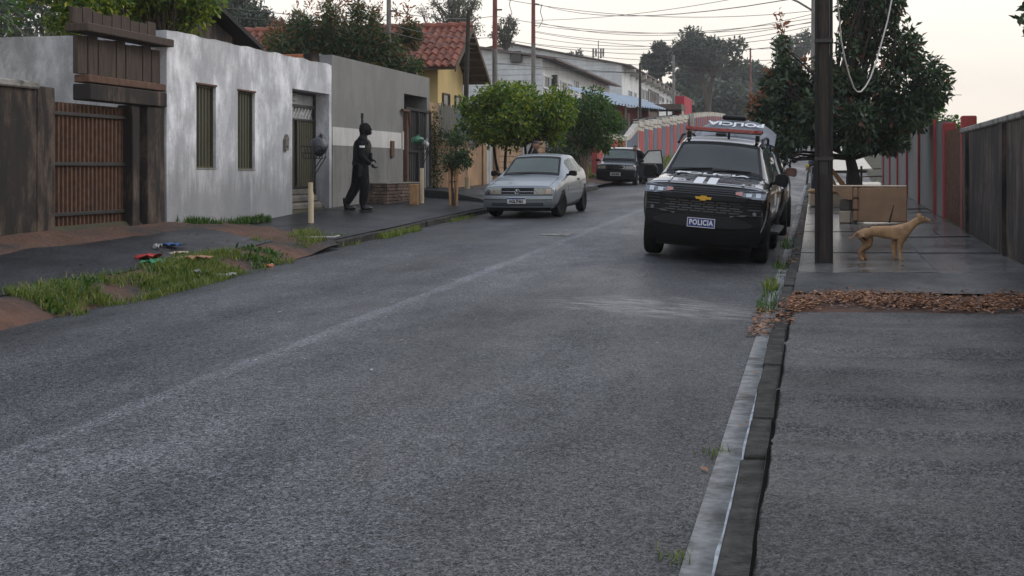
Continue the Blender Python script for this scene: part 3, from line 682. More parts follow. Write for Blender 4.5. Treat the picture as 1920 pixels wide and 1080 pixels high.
for k in range(9):
    y0 = 16.82 + k * .27; bx((WX - .2, y0, 3.71), (WX - .15, y0 + .25, 3.93 + .03 * math.sin(k * 1.7)), 'board', M['old_plank'], bev=.004)
b = MB(); corr(b, WX - .2, 16.2, 18.3, .85, 2.58, .11, .035); gl_ = rel(b, L, 'gate_leaf', M['rust'], og)
for z in (1.0, 1.7, 2.4): bx((WX - .185, 16.2, z), (WX - .155, 18.3, z + .05), 'rail', M['dark_metal'], gl_, .004)
bx((WX - .3, 15.75, .2), (WX - .02, 16.17, 2.75), 'post', M['old_brown'])
L2 = (WX, 13, .7); ow = thing('old_wall', 'mossy brown plaster boundary wall at the near end of the street', 'wall', L2)
b = MB().box((WX - .25, 8, -.2), (WX - .03, 15.74, 2.7)); rel(b, L2, 'wall', M['old_brown'], ow)
b = MB().box((WX - .30, 8, 2.702), (WX + .03, 15.74, 2.80), bev=.02); rel(b, L2, 'coping', M['concrete'], ow)
# black sheet roof and shed behind the white house
L = (-14, 24, 3)
t = thing('lean_to', 'black sheet lean-to roof rising behind the white parapet', 'shed', L)
b = MB().prism([(24.4, 3.3), (24.4, 5.1), (26.5, 4.48), (26.5, 3.3)], 'x', -14.6, -12.2); rel(b, L, 'wall', M['old_brown'], t)
b = MB().prism([(24.2, 5.26), (24.2, 5.36), (27.5, 4.36), (27.5, 4.26)], 'x', -14.9, -11.9); rel(b, L, 'roof', M['black_sheet'], t)
# ---- grey house
L = (WX, 30, .9)
gh = thing('grey_house', 'plain grey plaster street front with a white painted band', 'house', L)
b = MB(); go = (31.72, 33.72, .6, 3.55)
holed(b, WX, .28, 26.66, 33.95, .2, 4.085, [go]); b.box((-17, 33.75, .2), (WX - .28, 33.95, 4.0))
rel(b, L, 'wall', M['gray_wall'], gh)
b = MB().box((-17, 26.9, 3.6), (WX - .28, 33.74, 3.7)); rel(b, L, 'roof', M['roof_edge'], gh)
b = MB().box((WX + .001, 26.67, 2.17), (WX + .016, 31.45, 2.56)); rel(b, L, 'painted_band', M['white_band'], gh)
b = MB().box((WX + .001, 26.67, .4), (WX + .010, 31.60, 2.168)); rel(b, L, 'plinth', M['gray_low'], gh)
b = MB().box((WX + .001, 31.55, 2.15), (WX + .020, 31.68, 2.60)); rel(b, L, 'painted_band', M['white_band'], gh)
b = MB().box((WX + .017, 30.55, 1.95), (WX + .06, 30.78, 2.35), bev=.01); rel(b, L, 'meter_box', M['rust'], gh)
b = MB().box((WX - .9, 31.5, .3), (WX - .75, 33.9, 3.7)); rel(b, L, 'recess_wall', M['gray_wall'], gh)
b = MB().box((WX - .05, 31.66, .9), (WX + .10, 31.80, 3.10), bev=.01); rel(b, L, 'gate_post', M['rust'], gh)
b = MB().tube([(WX + .05, 31.4, 3.12), (WX + .12, 31.72, 3.10), (WX + .12, 31.82, 2.75)], .045, 7); rel(b, L, 'bracket', M['rust'], gh)
b = MB(); corr(b, WX - .03, 31.84, 33.98, 1.2, 3.17, .16, .03); gte = rel(b, L, 'gate_leaf', M['dark_metal'], gh)
b = MB()
for q in ((31.82, 31.88, 1.16, 3.22), (32.86, 32.92, 1.22, 3.16), (33.93, 34.0, 1.16, 3.2)): b.box((WX - .02, q[0], q[2]), (WX + .035, q[1], q[3]))
b.box((WX - .018, 31.88, 3.15), (WX + .03, 33.93, 3.22)); b.box((WX - .018, 31.88, 1.16), (WX + .03, 33.93, 1.22)); b.box((WX - .012, 31.9, 2.1), (WX + .022, 33.9, 2.15))
rel(b, L, 'frame', M['dark_metal'], gte)
b = MB().tube([(WX + .04, 33.4, 1.1), (WX + .04, 33.4, 2.3)], .02, 6); rel(b, L, 'pipe', M['white_band'], gh)
# party wall of bare hollow bricks
L = (-11.5, 26.8, 3.3)
pw_ = thing('brick_party_wall', 'bare orange hollow brick wall edge above the white parapet', 'wall', L)
b = MB().box((-15.0, 26.70, 2.9), (-10.30, 26.88, 4.12)); rel(b, L, 'core', M['mortar'], pw_)
bricks(pw_, L, (-15.0, 26.70, 3.36), (1, 0, 0), (0, -1, 0), 4, 4.35, .29, .19, .03, M['brick'], .014, 9)
b = MB().box((-10.64, 26.665, 3.3), (-10.31, 26.699, 4.12)); rel(b, L, 'pillar', M['old_brown'], pw_)
# ramp to the grey house's gate and low brick planter
b = MB(); pr = [[(-10.0, y, 1.18), (-9.0, y, 1.12), (-8.1, y, .94), (-7.62, y, zroad(-7.5, y) + .08)] for y in (31.9, 32.8, 33.7, 34.6, 35.2)]
b.grid(pr)
for k in (0, 4):
    r = pr[k]; lo = [(p[0], p[1], .3) for p in r]
    for i in range(3): b.add([r[i], r[i + 1], lo[i + 1], lo[i]], [(0, 1, 2, 3)])
mark(b.build('driveway_ramp', M['walk_left']), 'structure')
L = (-9.6, 29.8, zleft(-9.6, 29.5))
pl_ = thing('brick_planter', 'low old brick planter against the grey wall', 'planter', L)
zb = zleft(-9.5, 28.9) - .02
b = MB().box((-9.97, 28.85, zb - .1), (-9.53, 31.4, zb + .46)); rel(b, L, 'core', M['mortar'], pl_)
bricks(pl_, L, (-9.53, 28.85, zb), (0, 1, 0), (1, 0, 0), 6, 2.55, .24, .077, .03, M['old_brick'], .014, 21)
bricks(pl_, L, (-9.97, 28.85, zb), (1, 0, 0), (0, -1, 0), 6, .44, .22, .077, .03, M['old_brick'], .014, 22)
b = MB().box((-9.99, 28.8, zb + .462), (-9.48, 31.45, zb + .50), bev=.012); rel(b, L, 'coping', M['mortar'], pl_)
# ---- peach retaining wall with plank fence on top
L = (WX, 37, 1.1)
pf = thing('peach_wall', 'peach plaster retaining wall below a weathered plank fence', 'wall', L)
b = MB().box((WX - .3, 34.02, .4), (WX, 39.6, 2.5)); rel(b, L, 'wall', M['peach'], pf)
b = MB().box((WX - .32, 34.02, 2.502), (WX - .02, 34.9, 3.45)); rel(b, L, 'pillar', M['peach'], pf)
b = MB().box((WX - .30, 39.62, .5), (WX + .05, 40.0, 2.62)); rel(b, L, 'pillar', M['peach'], pf)
b = MB().box((WX - .30, 41.35, .5), (WX + .05, 41.75, 2.72)); rel(b, L, 'pillar', M['peach'], pf)
b = MB(); b.box((WX - .13, 40.03, 1.2), (WX - .08, 41.32, 2.45), bev=.01); gt_ = rel(b, L, 'gate_leaf', M['white_band'], pf)
b = MB()
for k in range(6): b.box((WX - .075, 40.1 + k * .2, 1.22), (WX - .055, 40.16 + k * .2, 2.43))
rel(b, L, 'frame', M['white_band'], gt_)
L = (WX - .1, 37, 2.5)
fn = thing('plank_fence', 'weathered grey and blue plank fence above the peach wall', 'fence', L)
for k in range(27):
    y0 = 34.93 + k * .17; mt = M['blue_wood'] if 12 <= k < 19 else M['grey_wood']
    rel(MB().box((WX - .12, y0 + .006, 2.52), (WX - .095, y0 + .16, 3.46 + .05 * math.sin(k * 2.7)), bev=.004), L, 'plank', mt, fn)
for z in (2.7, 3.2): rel(MB().box((WX - .17, 34.93, z), (WX - .122, 39.5, z + .07)), L, 'rail', M['grey_wood'], fn)
# ---- block wall beyond
L = (WX, 46, 1.4)
bw_ = thing('block_wall', 'tan concrete block wall behind the citrus trees', 'wall', L)
b = MB().box((WX - .22, 41.77, .6), (WX - .03, 49.5, 3.05)); rel(b, L, 'core', M['mortar'], bw_)
M['tan_block'] = mat('tan_block', (.36, .24, .15), .9, .25, 6, bmp=.3, pos=True)
bricks(bw_, L, (WX - .03, 41.77, 1.15), (0, 1, 0), (1, 0, 0), 10, 7.7, .40, .19, .03, M['tan_block'], .016, 31)
b = MB().box((WX + .002, 45.3, 1.2), (WX + .05, 46.6, 3.02)); rel(b, L, 'door', M['white_band'], bw_)
b = MB().box((WX - .25, 47.0, .6), (WX + .06, 47.4, 3.25)); rel(b, L, 'pillar', M['white_band'], bw_)
# stakes and wire between verge and garden
for k in range(9):
    y = 49.8 + k * .75; h = .9 + .35 * random.random()
    o = MB().tube([(0, 0, -.2), (random.uniform(-.12, .12), random.uniform(-.15, .15), h)], [.05, .04], 6).build('fence_stake', M['grey_wood'], loc=(-9.7 + random.uniform(-.15, .15), y, zleft(-9.7, y)))
    tag(o, 'rough grey timber stake in the overgrown garden edge behind the small dark car', 'stake', 'stakes along the garden edge')
# ---- yellow house with clay tile roof
L = (-15, 42.5, 1.4)
yh = thing('yellow_house', 'yellow gabled house under a red clay tile roof', 'house', L)
AP = Vector((-11.0, 42.3, 6.36)); E1 = Vector((-11.0, 40.15, 4.92)); E2 = Vector((-11.0, 44.75, 4.74)); XB = -20.5
b = MB()
b.add([(-11.8, 41.0, 2.45 + .9), (-11.8, 44.1, 3.35), (-11.8, 44.1, 4.9), (-11.8, 42.3, 6.2), (-11.8, 41.0, 5.3)], [(0, 1, 2, 3, 4)])
b.add([(-11.8, 41.0, .8), (-11.8, 41.0, 5.3), (-20.2, 41.0, 5.3), (-20.2, 41.0, .8)], [(0, 1, 2, 3)])
b.add([(-11.8, 44.1, .8), (-11.8, 44.1, 4.95), (-20.2, 44.1, 4.95), (-20.2, 44.1, .8)], [(3, 2, 1, 0)])
b.add([(-20.2, 41.0, .8), (-20.2, 44.1, .8), (-20.2, 44.1, 4.95), (-20.2, 42.3, 6.2), (-20.2, 41.0, 5.3)], [(4, 3, 2, 1, 0)])
rel(b, L, 'wall', M['yellow'], yh)
b = MB(); holed(b, -11.8, .15, 41.0, 44.1, .8, 3.35); rel(b, L, 'lower_wall', M['mint'], yh)
for (a, c) in ((41.55, 42.25), (43.05, 43.7)):
    b = MB().box((-11.83, a, 2.95), (-11.78, c, 4.1)); wn = rel(b, L, 'window', M['win_dark'], yh)
    b = MB()
    for q in ((a - .05, a, 2.9, 4.15), (c, c + .05, 2.9, 4.15), (a, c, 4.1, 4.15), (a, c, 2.9, 2.95)): b.box((-11.80, q[0], q[2]), (-11.74, q[1], q[3]))
    rel(b, L, 'frame', M['fascia'], wn)
# roof deck, soffit, tiles
b = MB()
for E in (E1, E2):
    q = [Vector((AP.x, AP.y, AP.z - .06)), Vector((E.x, E.y, E.z - .06)), Vector((XB, E.y, E.z - .06)), Vector((XB, AP.y, AP.z - .06))]
    b.add(q + [p - Vector((0, 0, .07)) for p in q], [(0, 1, 2, 3), (7, 6, 5, 4), (0, 4, 5, 1), (1, 5, 6, 2), (2, 6, 7, 3)])
rf = rel(b, L, 'roof', M['fascia'], yh)
d = (E1 - AP); sl = d.length; ang = math.atan2(-d.z, -d.y)
tile = MB(); rows = []
for j in range(2):
    rows.append([])
TW, TL, NR = .25, .42, 7
prof = [(-TW / 2, 0), (-TW * .34, .012), (-TW * .22, .055), (0, .085), (TW * .22, .055), (TW * .34, .012), (TW / 2, 0)]
tile.grid([[(px_, 0, pz_ * .92) for px_, pz_ in prof], [(px_ * 1.04, -TL, pz_ * 1.1 + .026) for px_, pz_ in prof]])
tile.add([(px_ * 1.04, -TL, pz_ * 1.1 + .026) for px_, pz_ in prof] + [(px_ * 1.04, -TL, 0) for px_, pz_ in prof], [(i, i + 1, i + 8, i + 7) for i in range(6)])
tm = tile.mesh('roof_tile', M['tile'], smooth=50)
nc = 38; rt = random.Random(5)
for r in range(NR):
    for c in range(nc):
        p = AP + d * ((r + .12) / NR * .99) + Vector((-.12 - c * TW, 0, 0))
        piece(tm, 'roof_tile', rf, p - Vector(L) + Vector((rt.uniform(-.008, .008), 0, rt.uniform(-.03, .004))), (ang + rt.uniform(-.02, .02), 0, rt.uniform(-.03, .03)), (1, sl / NR * 1.12 / TL, 1))
d2 = E2 - AP; b = MB()                                    # far slope, never seen from the street side: joined
for c in range(nc):
    x = AP.x - .12 - c * TW
    b.grid([[AP + d2 * f_ + Vector((-.12 - c * TW + px_, 0, pz_)) for px_, pz_ in prof] for f_ in (0, .33, .66, 1)])
mark(rel(b, L, 'tile_field', M['tile'], rf, 50), 'stuff')
b = MB()
for c in range(24): b.tube([AP + Vector((-c * .4, 0, .02)), AP + Vector((-c * .4 - .42, 0, .05))], [.10, .12], 8)
rel(b, L, 'ridge_tiles', M['ridge'], rf, 40)
for E, nm in ((E1, 0), (E2, 1)):
    b = MB(); dv = (E - AP); q = [AP + Vector((.03, 0, -.02)), E + Vector((.03, 0, -.02)), E + Vector((.03, 0, -.2)), AP + Vector((.03, 0, -.2))]
    b.add(q + [p - Vector((.04, 0, 0)) for p in q], [(0, 1, 2, 3), (7, 6, 5, 4), (0, 4, 5, 1), (1, 5, 6, 2), (2, 6, 7, 3), (3, 7, 4, 0)]); rel(b, L, 'barge_board', M['fascia'], rf)
    for k in range(7):                                    # rafters under the gable overhang
        f_ = (k + .5) / 7; p = AP + dv * f_; rel(MB().box((p.x - .8, p.y - .03, p.z - .22), (p.x - .02, p.y + .03, p.z - .135)), L, 'rafter', M['fascia'], rf)
# ================================================================== SCHOOL BEYOND: sheds, awning, gate tower, striped wall
SX = -16.0
def shed(label, cx, y0, y1, zb, zeave, zridge, half, wl, cornerz=None, lower=None):
    L = (cx, y0, zb); o = thing('school_hall', label, 'building', L)
    ap = cx - half; b = MB()
    b.add([(cx, y0, zb), (cx, y0, zeave), (ap, y0, zridge), (cx - 2 * half, y0, zeave), (cx - 2 * half, y0, zb)], [(0, 1, 2, 3, 4)])
    b.add([(cx, y1, zb), (cx, y1, zeave), (ap, y1, zridge), (cx - 2 * half, y1, zeave), (cx - 2 * half, y1, zb)], [(4, 3, 2, 1, 0)])
    b.add([(cx - 2 * half, y0, zb), (cx - 2 * half, y1, zb), (cx - 2 * half, y1, zeave), (cx - 2 * half, y0, zeave)], [(3, 2, 1, 0)])
    b.add([(cx, y0, zb), (cx, y1, zb), (cx, y1, zeave), (cx, y0, zeave)], [(0, 1, 2, 3)])
    w_ = rel(b, L, 'wall', M['shed_wall'], o)
    b = MB(); sl = (zridge - zeave) / half; oh = .9
    for s_ in (1, -1):
        e = Vector((ap + s_ * (half + oh), 0, zeave - sl * oh))
        q = [Vector((ap, y0 - .5, zridge)), Vector((e.x, y0 - .5, e.z)), Vector((e.x, y1 + .5, e.z)), Vector((ap, y1 + .5, zridge))]
        b.add([p + Vector((0, 0, .04)) for p in q] + [p + Vector((0, 0, .16)) for p in q], [(0, 1, 2, 3), (7, 6, 5, 4), (0, 4, 5, 1), (1, 5, 6, 2), (2, 6, 7, 3), (3, 7, 4, 0)])
    rel(b, L, 'roof', M['roof_edge'], o)
    # horizontal cladding boards on the gable facing the camera and on the street side
    z = zeave - 4.6; n = 0
    while z < zridge - .25 and n < 40:
        xr = cx if z + .30 < zeave else cx - (z + .30 - zeave) / sl
        rel(MB().box((2 * ap - xr, y0 - .05, z), (xr, y0 - .012, z + .30), bev=.012), L, 'cladding_board', M['shed_wall'], o); z += .33; n += 1
    for (ya, yb_, za, zb_) in wl:
        b = MB().box((cx + .012, ya, za), (cx + .05, yb_, zb_)); wn = rel(b, L, 'window', M['win_dark'], o)
        b = MB(); fw = .09
        for q in ((ya - fw, ya, za - fw, zb_ + fw), (yb_, yb_ + fw, za - fw, zb_ + fw), (ya, yb_, zb_, zb_ + fw), (ya, yb_, za - fw, za), ((ya + yb_) / 2 - .03, (ya + yb_) / 2 + .03, za, zb_)):
            b.box((cx + .013, q[0], q[2]), (cx + .09, q[1], q[3]))
        rel(b, L, 'frame', M['shed_wall'], wn)
    return o, L
yA0, yA1 = atX(1017, SX), atX(1143, SX)
wa = []
for (u0, u1, v0, v1) in ((1018, 1028, 144, 164), (1031, 1041, 148, 167), (1051, 1060, 155, 172), (1062, 1071, 158, 175), (1077, 1083, 153, 175), (1089, 1096, 170, 186), (1100, 1107, 173, 188), (1114, 1120, 178, 192), (1124, 1130, 182, 195)):
    ya, yb_ = atX(u0, SX), atX(u1, SX); zm = -SX / (-(((u0 + u1) / 2 - 960) / F * CT - ST))
    wa.append((ya, yb_, CAMZ + (HOR - v1) * zm / F, CAMZ + (HOR - v0) * zm / F))
shA, LA = shed('nearer white school hall with a rust edged gable roof', SX, yA0, yA1, 1.8, 8.35, 9.4, 6.5, wa)
b = MB()
for (u, v) in ((1088, 150), (991, 112)):
    p = P(u, v, 82); b.box((SX + .02 if u > 1000 else SX - 1.9, (p.y if u > 1000 else yA0 - .35), p.z - .35), (SX + .4 if u > 1000 else SX - 1.2, (p.y + .7 if u > 1000 else yA0 - .06), p.z + .35), bev=.05)
rel(b, LA, 'floodlight', M['win_dark'], shA)
BX = -17.2; yB0, yB1 = atX(1166, BX), atX(1290, BX); wb_ = []
for (u0, u1, v0, v1) in ((1178, 1184, 171, 184), (1189, 1192, 175, 186), (1203, 1207, 168, 186), (1209, 1214, 170, 188), (1219, 1223, 174, 188), (1226, 1230, 177, 189), (1235, 1238, 180, 190), (1240, 1244, 183, 192), (1249, 1252, 186, 193), (1255, 1258, 189, 195)):
    ya, yb_ = atX(u0, BX), atX(u1, BX); zm = -BX / (-(((u0 + u1) / 2 - 960) / F * CT - ST))
    wb_.append((ya, yb_, CAMZ + (HOR - v1) * zm / F, CAMZ + (HOR - v0) * zm / F))
shB, LB = shed('farther long white school hall with exposed rafter ends', BX, yB0, yB1, 2.6, 11.2, 13.3, 10.5, wb_)
for k in range(16):
    y = lerp(yB0, yB1, (k + .5) / 16); rel(MB().box((BX + .02, y - .2, 10.55), (BX + 1.0, y + .2, 10.95), bev=.03), LB, 'rafter_end', M['cap'], shB)
# annex between halls
L = (-14, yA1, 2); an = thing('school_annex', 'dark open porch block between the two white halls', 'building', L)
b = MB().box((-16.1, yA1 + .2, 1.8), (-13.0, yA1 + 7, 6.6)); rel(b, L, 'wall', M['fascia'], an)
b = MB().box((-16.3, yA1 - .1, 6.602), (-12.8, yA1 + 7.2, 6.75)); rel(b, L, 'roof', M['shed_wall'], an)
for k in range(8): rel(MB().box((-12.95, yA1 + .2 + k * .95, 6.76), (-12.87, yA1 + .28 + k * .95, 8.0)), L, 'baluster', M['roof_edge'], an)
rel(MB().box((-12.96, yA1 + .1, 8.0), (-12.86, yA1 + 7, 8.08)), L, 'rail', M['roof_edge'], an)
# awning: blue zinc sheets on posts
AX = -10.6; L = (AX, 70, 2); aw = thing('awning', 'blue corrugated metal awning over the school walkway', 'awning', L)
ya0, ya1 = atX(1152, AX), atX(1258, AX)
def za(u, v): a = (u - 960) / F; z = AX / (a * CT - ST); return CAMZ + (HOR - v) * z / F
z0a, z1a = za(1152, 196), za(1258, 207)
n = 22
for k in range(n):
    f0, f1 = k / n, (k + .97) / n; ya, yb_ = lerp(ya0, ya1, f0), lerp(ya0, ya1, f1); zz = lerp(z0a, z1a, f0)
    b = MB(); rows = []
    for j in range(9):
        y = lerp(ya, yb_, j / 8); h = .10 if 2 <= j <= 3 else 0
        rows.append([(AX, y, lerp(z0a, z1a, lerp(f0, f1, j / 8)) + h), (AX - 2.6, y, lerp(z0a, z1a, lerp(f0, f1, j / 8)) + .95 + h)])
    b.grid(rows); rel(b, L, 'roof_panel', M['zinc'], aw)
for k in range(6):
    y = lerp(ya0 + .5, ya1 - .5, k / 5); rel(MB().tube([(AX - .25, y, 1.6), (AX - .25, y, lerp(z0a, z1a, k / 5) + .05)], .06, 6), L, 'post', M['pole_gray'], aw)
rel(MB().box((AX - .30, ya0, min(z0a, z1a) - .05), (AX - .20, ya1, min(z0a, z1a) + .0)), L, 'beam', M['dark_metal'], aw) if False else None
# painted back wall and railing under the awning
L = (-12.6, 70, 2.5); bk = thing('painted_wall', 'blue and red painted wall in the shade of the awning', 'wall', L)
rel(MB().box((-12.9, ya0 + 3, 1.8), (-12.7, ya1 + 4, 5.0)), L, 'wall', M['blue_wall'], bk); rel(MB().box((-12.9, ya0 + 3, 5.002), (-12.7, ya1 + 4, 6.0)), L, 'upper_wall', M['red_wall'], bk)
for k in range(5): rel(MB().box((-12.69, ya0 + 5 + k * 5, 2.2), (-12.66, ya0 + 6.2 + k * 5, 5.6)), L, 'painted_stripe', M['cap'], bk)
L = (-10.2, 70, 3); rl = thing('railing', 'dark metal railing behind the striped wall', 'railing', L)
zr0 = 3.9
for k in range(40):
    y = lerp(ya0 + 4, ya1 + 2, k / 39); g = lerp(3.2, 4.6, k / 39); rel(MB().box((-10.22, y - .025, g), (-10.17, y + .025, g + 1.35)), L, 'baluster', M['dark_metal'], rl)
for dz in (.45, 1.3):
    rel(MB().tube([(-10.195, ya0 + 4, 3.2 + dz), (-10.195, ya1 + 2, 4.6 + dz)], .03, 5), L, 'rail', M['dark_metal'], rl)
# red lower wall, sloping step, striped wall with stepped coping
TX = -9.0
def zT(u, v, X=TX): a = (u - 960) / F; z = X / (a * CT - ST); return CAMZ + (HOR - v) * z / F
L = (TX, 62, 1.5); lw = thing('red_boundary_wall', 'low red painted school wall with white coping', 'wall', L)
y0, y1 = atX(1120, TX), atX(1172, TX); y2 = atX(1196, TX)
rel(MB().box((TX - .25, y0, .8), (TX, y1, zT(1150, 262))), L, 'wall', M['red_wall'], lw)
rel(MB().box((TX - .28, y0, zT(1150, 262) + .002), (TX + .03, y1, zT(1150, 251)), bev=.03), L, 'coping', M['cap'], lw)
rel(MB().box((TX - .28, y1 + .01, .9), (TX + .03, y1 + .4, zT(1172, 258))), L, 'pillar', M['cap'], lw)
rel(MB().prism([(y1 + .42, 1.0), (y2, 1.0), (y2, zT(1196, 243)), (y1 + 1.6, zT(1182, 262)), (y1 + .42, zT(1175, 264))], 'x', TX - .25, TX), L, 'wall', M['blue_wall'], lw)
rel(MB().prism([(y1 + .42, zT(1175, 264) + .01), (y1 + 1.6, zT(1182, 262) + .01), (y2, zT(1196, 243) + .01), (y2, zT(1196, 232)), (y1 + 1.6, zT(1182, 254)), (y1 + .42, zT(1175, 256))], 'x', TX - .28, TX + .03), L, 'coping', M['cap'], lw)
L = (TX, 75, 2); sw = thing('striped_wall', 'school wall painted in red and blue vertical stripes', 'wall', L)
us = [1197, 1207.3, 1215.5, 1223.9, 1231.7, 1239.9, 1247.5, 1255, 1262, 1268.6, 1275, 1281, 1287, 1292.5, 1298, 1303]
yy = [atX(u, TX) for u in us]
for k in range(len(us) - 1):
    y0, y1 = yy[k], yy[k + 1]; ym = (y0 + y1) / 2; top = zT(1197, 240) + (ym - yy[0]) * .052; tp = round(top / .06) * .06 + (.05 if k % 2 else 0)
    zb_ = pws(PB, ym) - .6
    rel(MB().box((TX - .24, y0, zb_), (TX, y1, tp)), L, 'wall', M['cap'], sw)
    rel(MB().box((TX + .003, y0 + .16, zb_), (TX + .02, y1 - .10, tp - .18)), L, 'painted_stripe', M['red_wall'] if k % 2 == 0 else M['blue_wall'], sw)
    rel(MB().box((TX - .29, y0 + .01, tp + .002), (TX + .05, y1 - .01, tp + .30), bev=.03), L, 'coping', M['cap'], sw)
# red gate tower
GXp = -9.6; L = (GXp, 108, 3); gt2 = thing('gate_tower', 'tall red school gate pillar with a dark canopy', 'gate', L)
y0, y1 = atX(1283, GXp), atX(1297, GXp)
zt = lambda u, v: CAMZ + (HOR - v) * (GXp / ((u - 960) / F * CT - ST)) / F
rel(MB().box((GXp - .9, y0, 2), (GXp, y1, zt(1290, 184))), L, 'pillar', M['red_tower'], gt2)
rel(MB().box((GXp - 3.4, y0 - 1.0, 2), (GXp - 2.6, y0 + .5, zt(1290, 184) - .4)), L, 'pillar', M['red_tower'], gt2)
rel(MB().box((GXp - 3.2, y0 - 3.2, zt(1290, 212)), (GXp + .1, y0 - .02, zt(1290, 202))), L, 'canopy', M['fascia'], gt2)
for k in range(4): rel(MB().box((GXp + .003, y0 - 2.2 - .0, 3.4 + k * .75), (GXp + .05, y0 - .8, 3.95 + k * .75)), L, 'sign_panel', M['cap'], gt2)
# far striped wall continuing uphill
L = (-8.6, 130, 5); fw_ = thing('far_striped_wall', 'farther stretch of striped school wall climbing the hill', 'wall', L)
X2 = -8.6; us2 = [1301, 1305, 1309, 1313, 1317, 1321, 1325, 1329, 1333, 1337, 1341, 1345, 1349, 1353, 1357, 1361]
y2 = [atX(u, X2) for u in us2]
for k in range(len(us2) - 1):
    a, c = y2[k], y2[k + 1]; v = 213 - 3 * math.sin(k / 15 * 3.14) + .1 * k; um = (us2[k] + us2[k + 1]) / 2
    z = X2 / ((um - 960) / F * CT - ST); tp = CAMZ + (HOR - v) * z / F
    rel(MB().box((X2 - .3, a, tp - 7), (X2, c, tp)), L, 'wall', M['cap'], fw_)
    rel(MB().box((X2 + .003, lerp(a, c, .12), tp - 6.9), (X2 + .03, lerp(a, c, .92), tp - .32)), L, 'painted_stripe', M['red_wall'] if k % 2 else M['blue_wall'], fw_)
# small telecom mast beyond the roof
p = P(1122, 130, 190); ms = thing('telecom_mast', 'small antenna mast showing above the long hall roof', 'antenna', (p.x, p.y, 6))
zt_ = CAMZ + (HOR - 92) * 190 / F - 6
MB().tube([(0, 0, 0), (0, 0, zt_ + 1.2)], [.14, .06], 6).build('pole', M['pole_gray'], ms)
b = MB()
for (dx, h) in ((-.75, 1.3), (-.35, 1.0), (.35, 1.3), (.7, 1.1)): b.box((dx - .12, -.1, zt_ - h), (dx + .12, .1, zt_ + .1))
b.box((-.8, -.05, zt_ - .6), (.8, .05, zt_ - .5)); b.build('antenna_panel', M['pole_gray'], ms)
# ================================================================== RIGHT SIDE: boundary walls and houses beyond the pavement
RX = 2.75
L = (RX, 20, .5); rw = thing('plaster_wall', 'dark weathered plaster garden wall beside the right pavement', 'wall', L)
rel(MB().box((RX, 4, 0), (RX + .2, 27.2, 2.35)), L, 'wall', M['old_brown'], rw); rel(MB().box((RX - .04, 4, 2.352), (RX + .24, 27.2, 2.45), bev=.02), L, 'coping', M['concrete'], rw)
for k in range(5): rel(MB().box((RX - .06, 6 + k * 5, 0), (RX - .002, 6.35 + k * 5, 2.34)), L, 'pillar', M['old_brown'], rw)
L = (RX, 33, .5); mg = thing('reddish_gate', 'faded reddish metal gate in the right hand boundary', 'gate', L)
b = MB()
rows = [(27.6 + i * .1, .04 * (i % 2)) for i in range(36)]; b.grid([[(RX + .05 + d_, y, z) for z in (.5, 2.5)] for y, d_ in rows]); rel(b, L, 'gate_leaf', M['rust'], mg)
for y in (27.35, 31.25): rel(MB().box((RX, y - .14, .2), (RX + .28, y + .14, 2.7), bev=.02), L, 'post', M['red_wall'], mg)
L = (RX, 45, .8); r2 = thing('pale_wall', 'pale plaster boundary wall with a reddish post farther down the right pavement', 'wall', L)
rel(MB().box((RX + .01, 31.4, .2), (RX + .2, 61, 2.75)), L, 'wall', M['gray_low'], r2)
for k in range(6): rel(MB().box((RX - .05, 33 + k * 5, .3), (RX + .008, 33.3 + k * 5, 2.85)), L, 'pillar', M['red_wall'], r2)
L = (6, 30, 1); rh = thing('side_house', 'low plastered house with a tiled roof behind the right garden wall', 'house', L)
rel(MB().box((6, 24, .4), (13, 33, 3.4)), L, 'wall', M['gray_low'], rh)
b = MB(); b.add([(5.2, 23.2, 3.3), (13.8, 23.2, 3.3), (13.8, 28.5, 5.4), (5.2, 28.5, 5.4), (5.2, 33.8, 3.3), (13.8, 33.8, 3.3)], [(0, 1, 2, 3), (3, 2, 5, 4), (0, 3, 4), (1, 5, 2)]); rel(b, L, 'roof', M['tile'], rh)
b = MB().box((5.96, 26, 1.6), (5.99, 27.4, 2.7)); rel(b, L, 'window', M['win_dark'], rh)
# ================================================================== TREES
def leaf_mesh(name, centers, radii, n, ls, material, parent, shell=.45, droop=.25, aspect=.45, flat=1.0, off=Vector((0, 0, 0))):
    C_ = np.array([tuple(c) for c in centers], float) - np.array(tuple(off)); Rr = np.array([r if hasattr(r, '__len__') else (r, r, r) for r in radii], float)
    wgt = (Rr[:, 0] * Rr[:, 1] * Rr[:, 2]) ** .72; wgt /= wgt.sum()
    k = rng.choice(len(C_), n, p=wgt); d = rng.normal(size=(n, 3)); d /= np.linalg.norm(d, axis=1)[:, None]
    rad = rng.uniform(0, 1, n) ** shell; p = C_[k] + d * Rr[k] * rad[:, None]
    # sprigs: pull leaves towards a few dozen twig tips per clump so gaps open
    ax = d * .6 + rng.normal(size=(n, 3)) * .7; ax[:, 2] -= droop; ax /= np.linalg.norm(ax, axis=1)[:, None]
    nn = d * .5 + rng.normal(size=(n, 3)) * .6; nn[:, 2] += .5 * flat; s = np.cross(ax, nn); s /= np.linalg.norm(s, axis=1)[:, None]
    up = np.cross(s, ax); l = (rng.uniform(.65, 1.25, n) * ls)[:, None]; w_ = l * aspect * .5
    m = p + ax * l * .5
    V = np.stack([p, m - s * w_ + up * w_ * .35, p + ax * l, m + s * w_ + up * w_ * .35], 1).reshape(-1, 3)
    i = np.arange(n) * 4; f = np.concatenate([np.stack([i, i + 1, i + 2], 1), np.stack([i, i + 2, i + 3], 1)]).tolist()
    me = bpy.data.meshes.new(name); me.from_pydata(V.tolist(), [], f); me.materials.append(material)
    return link(bpy.data.objects.new(name, me), parent)
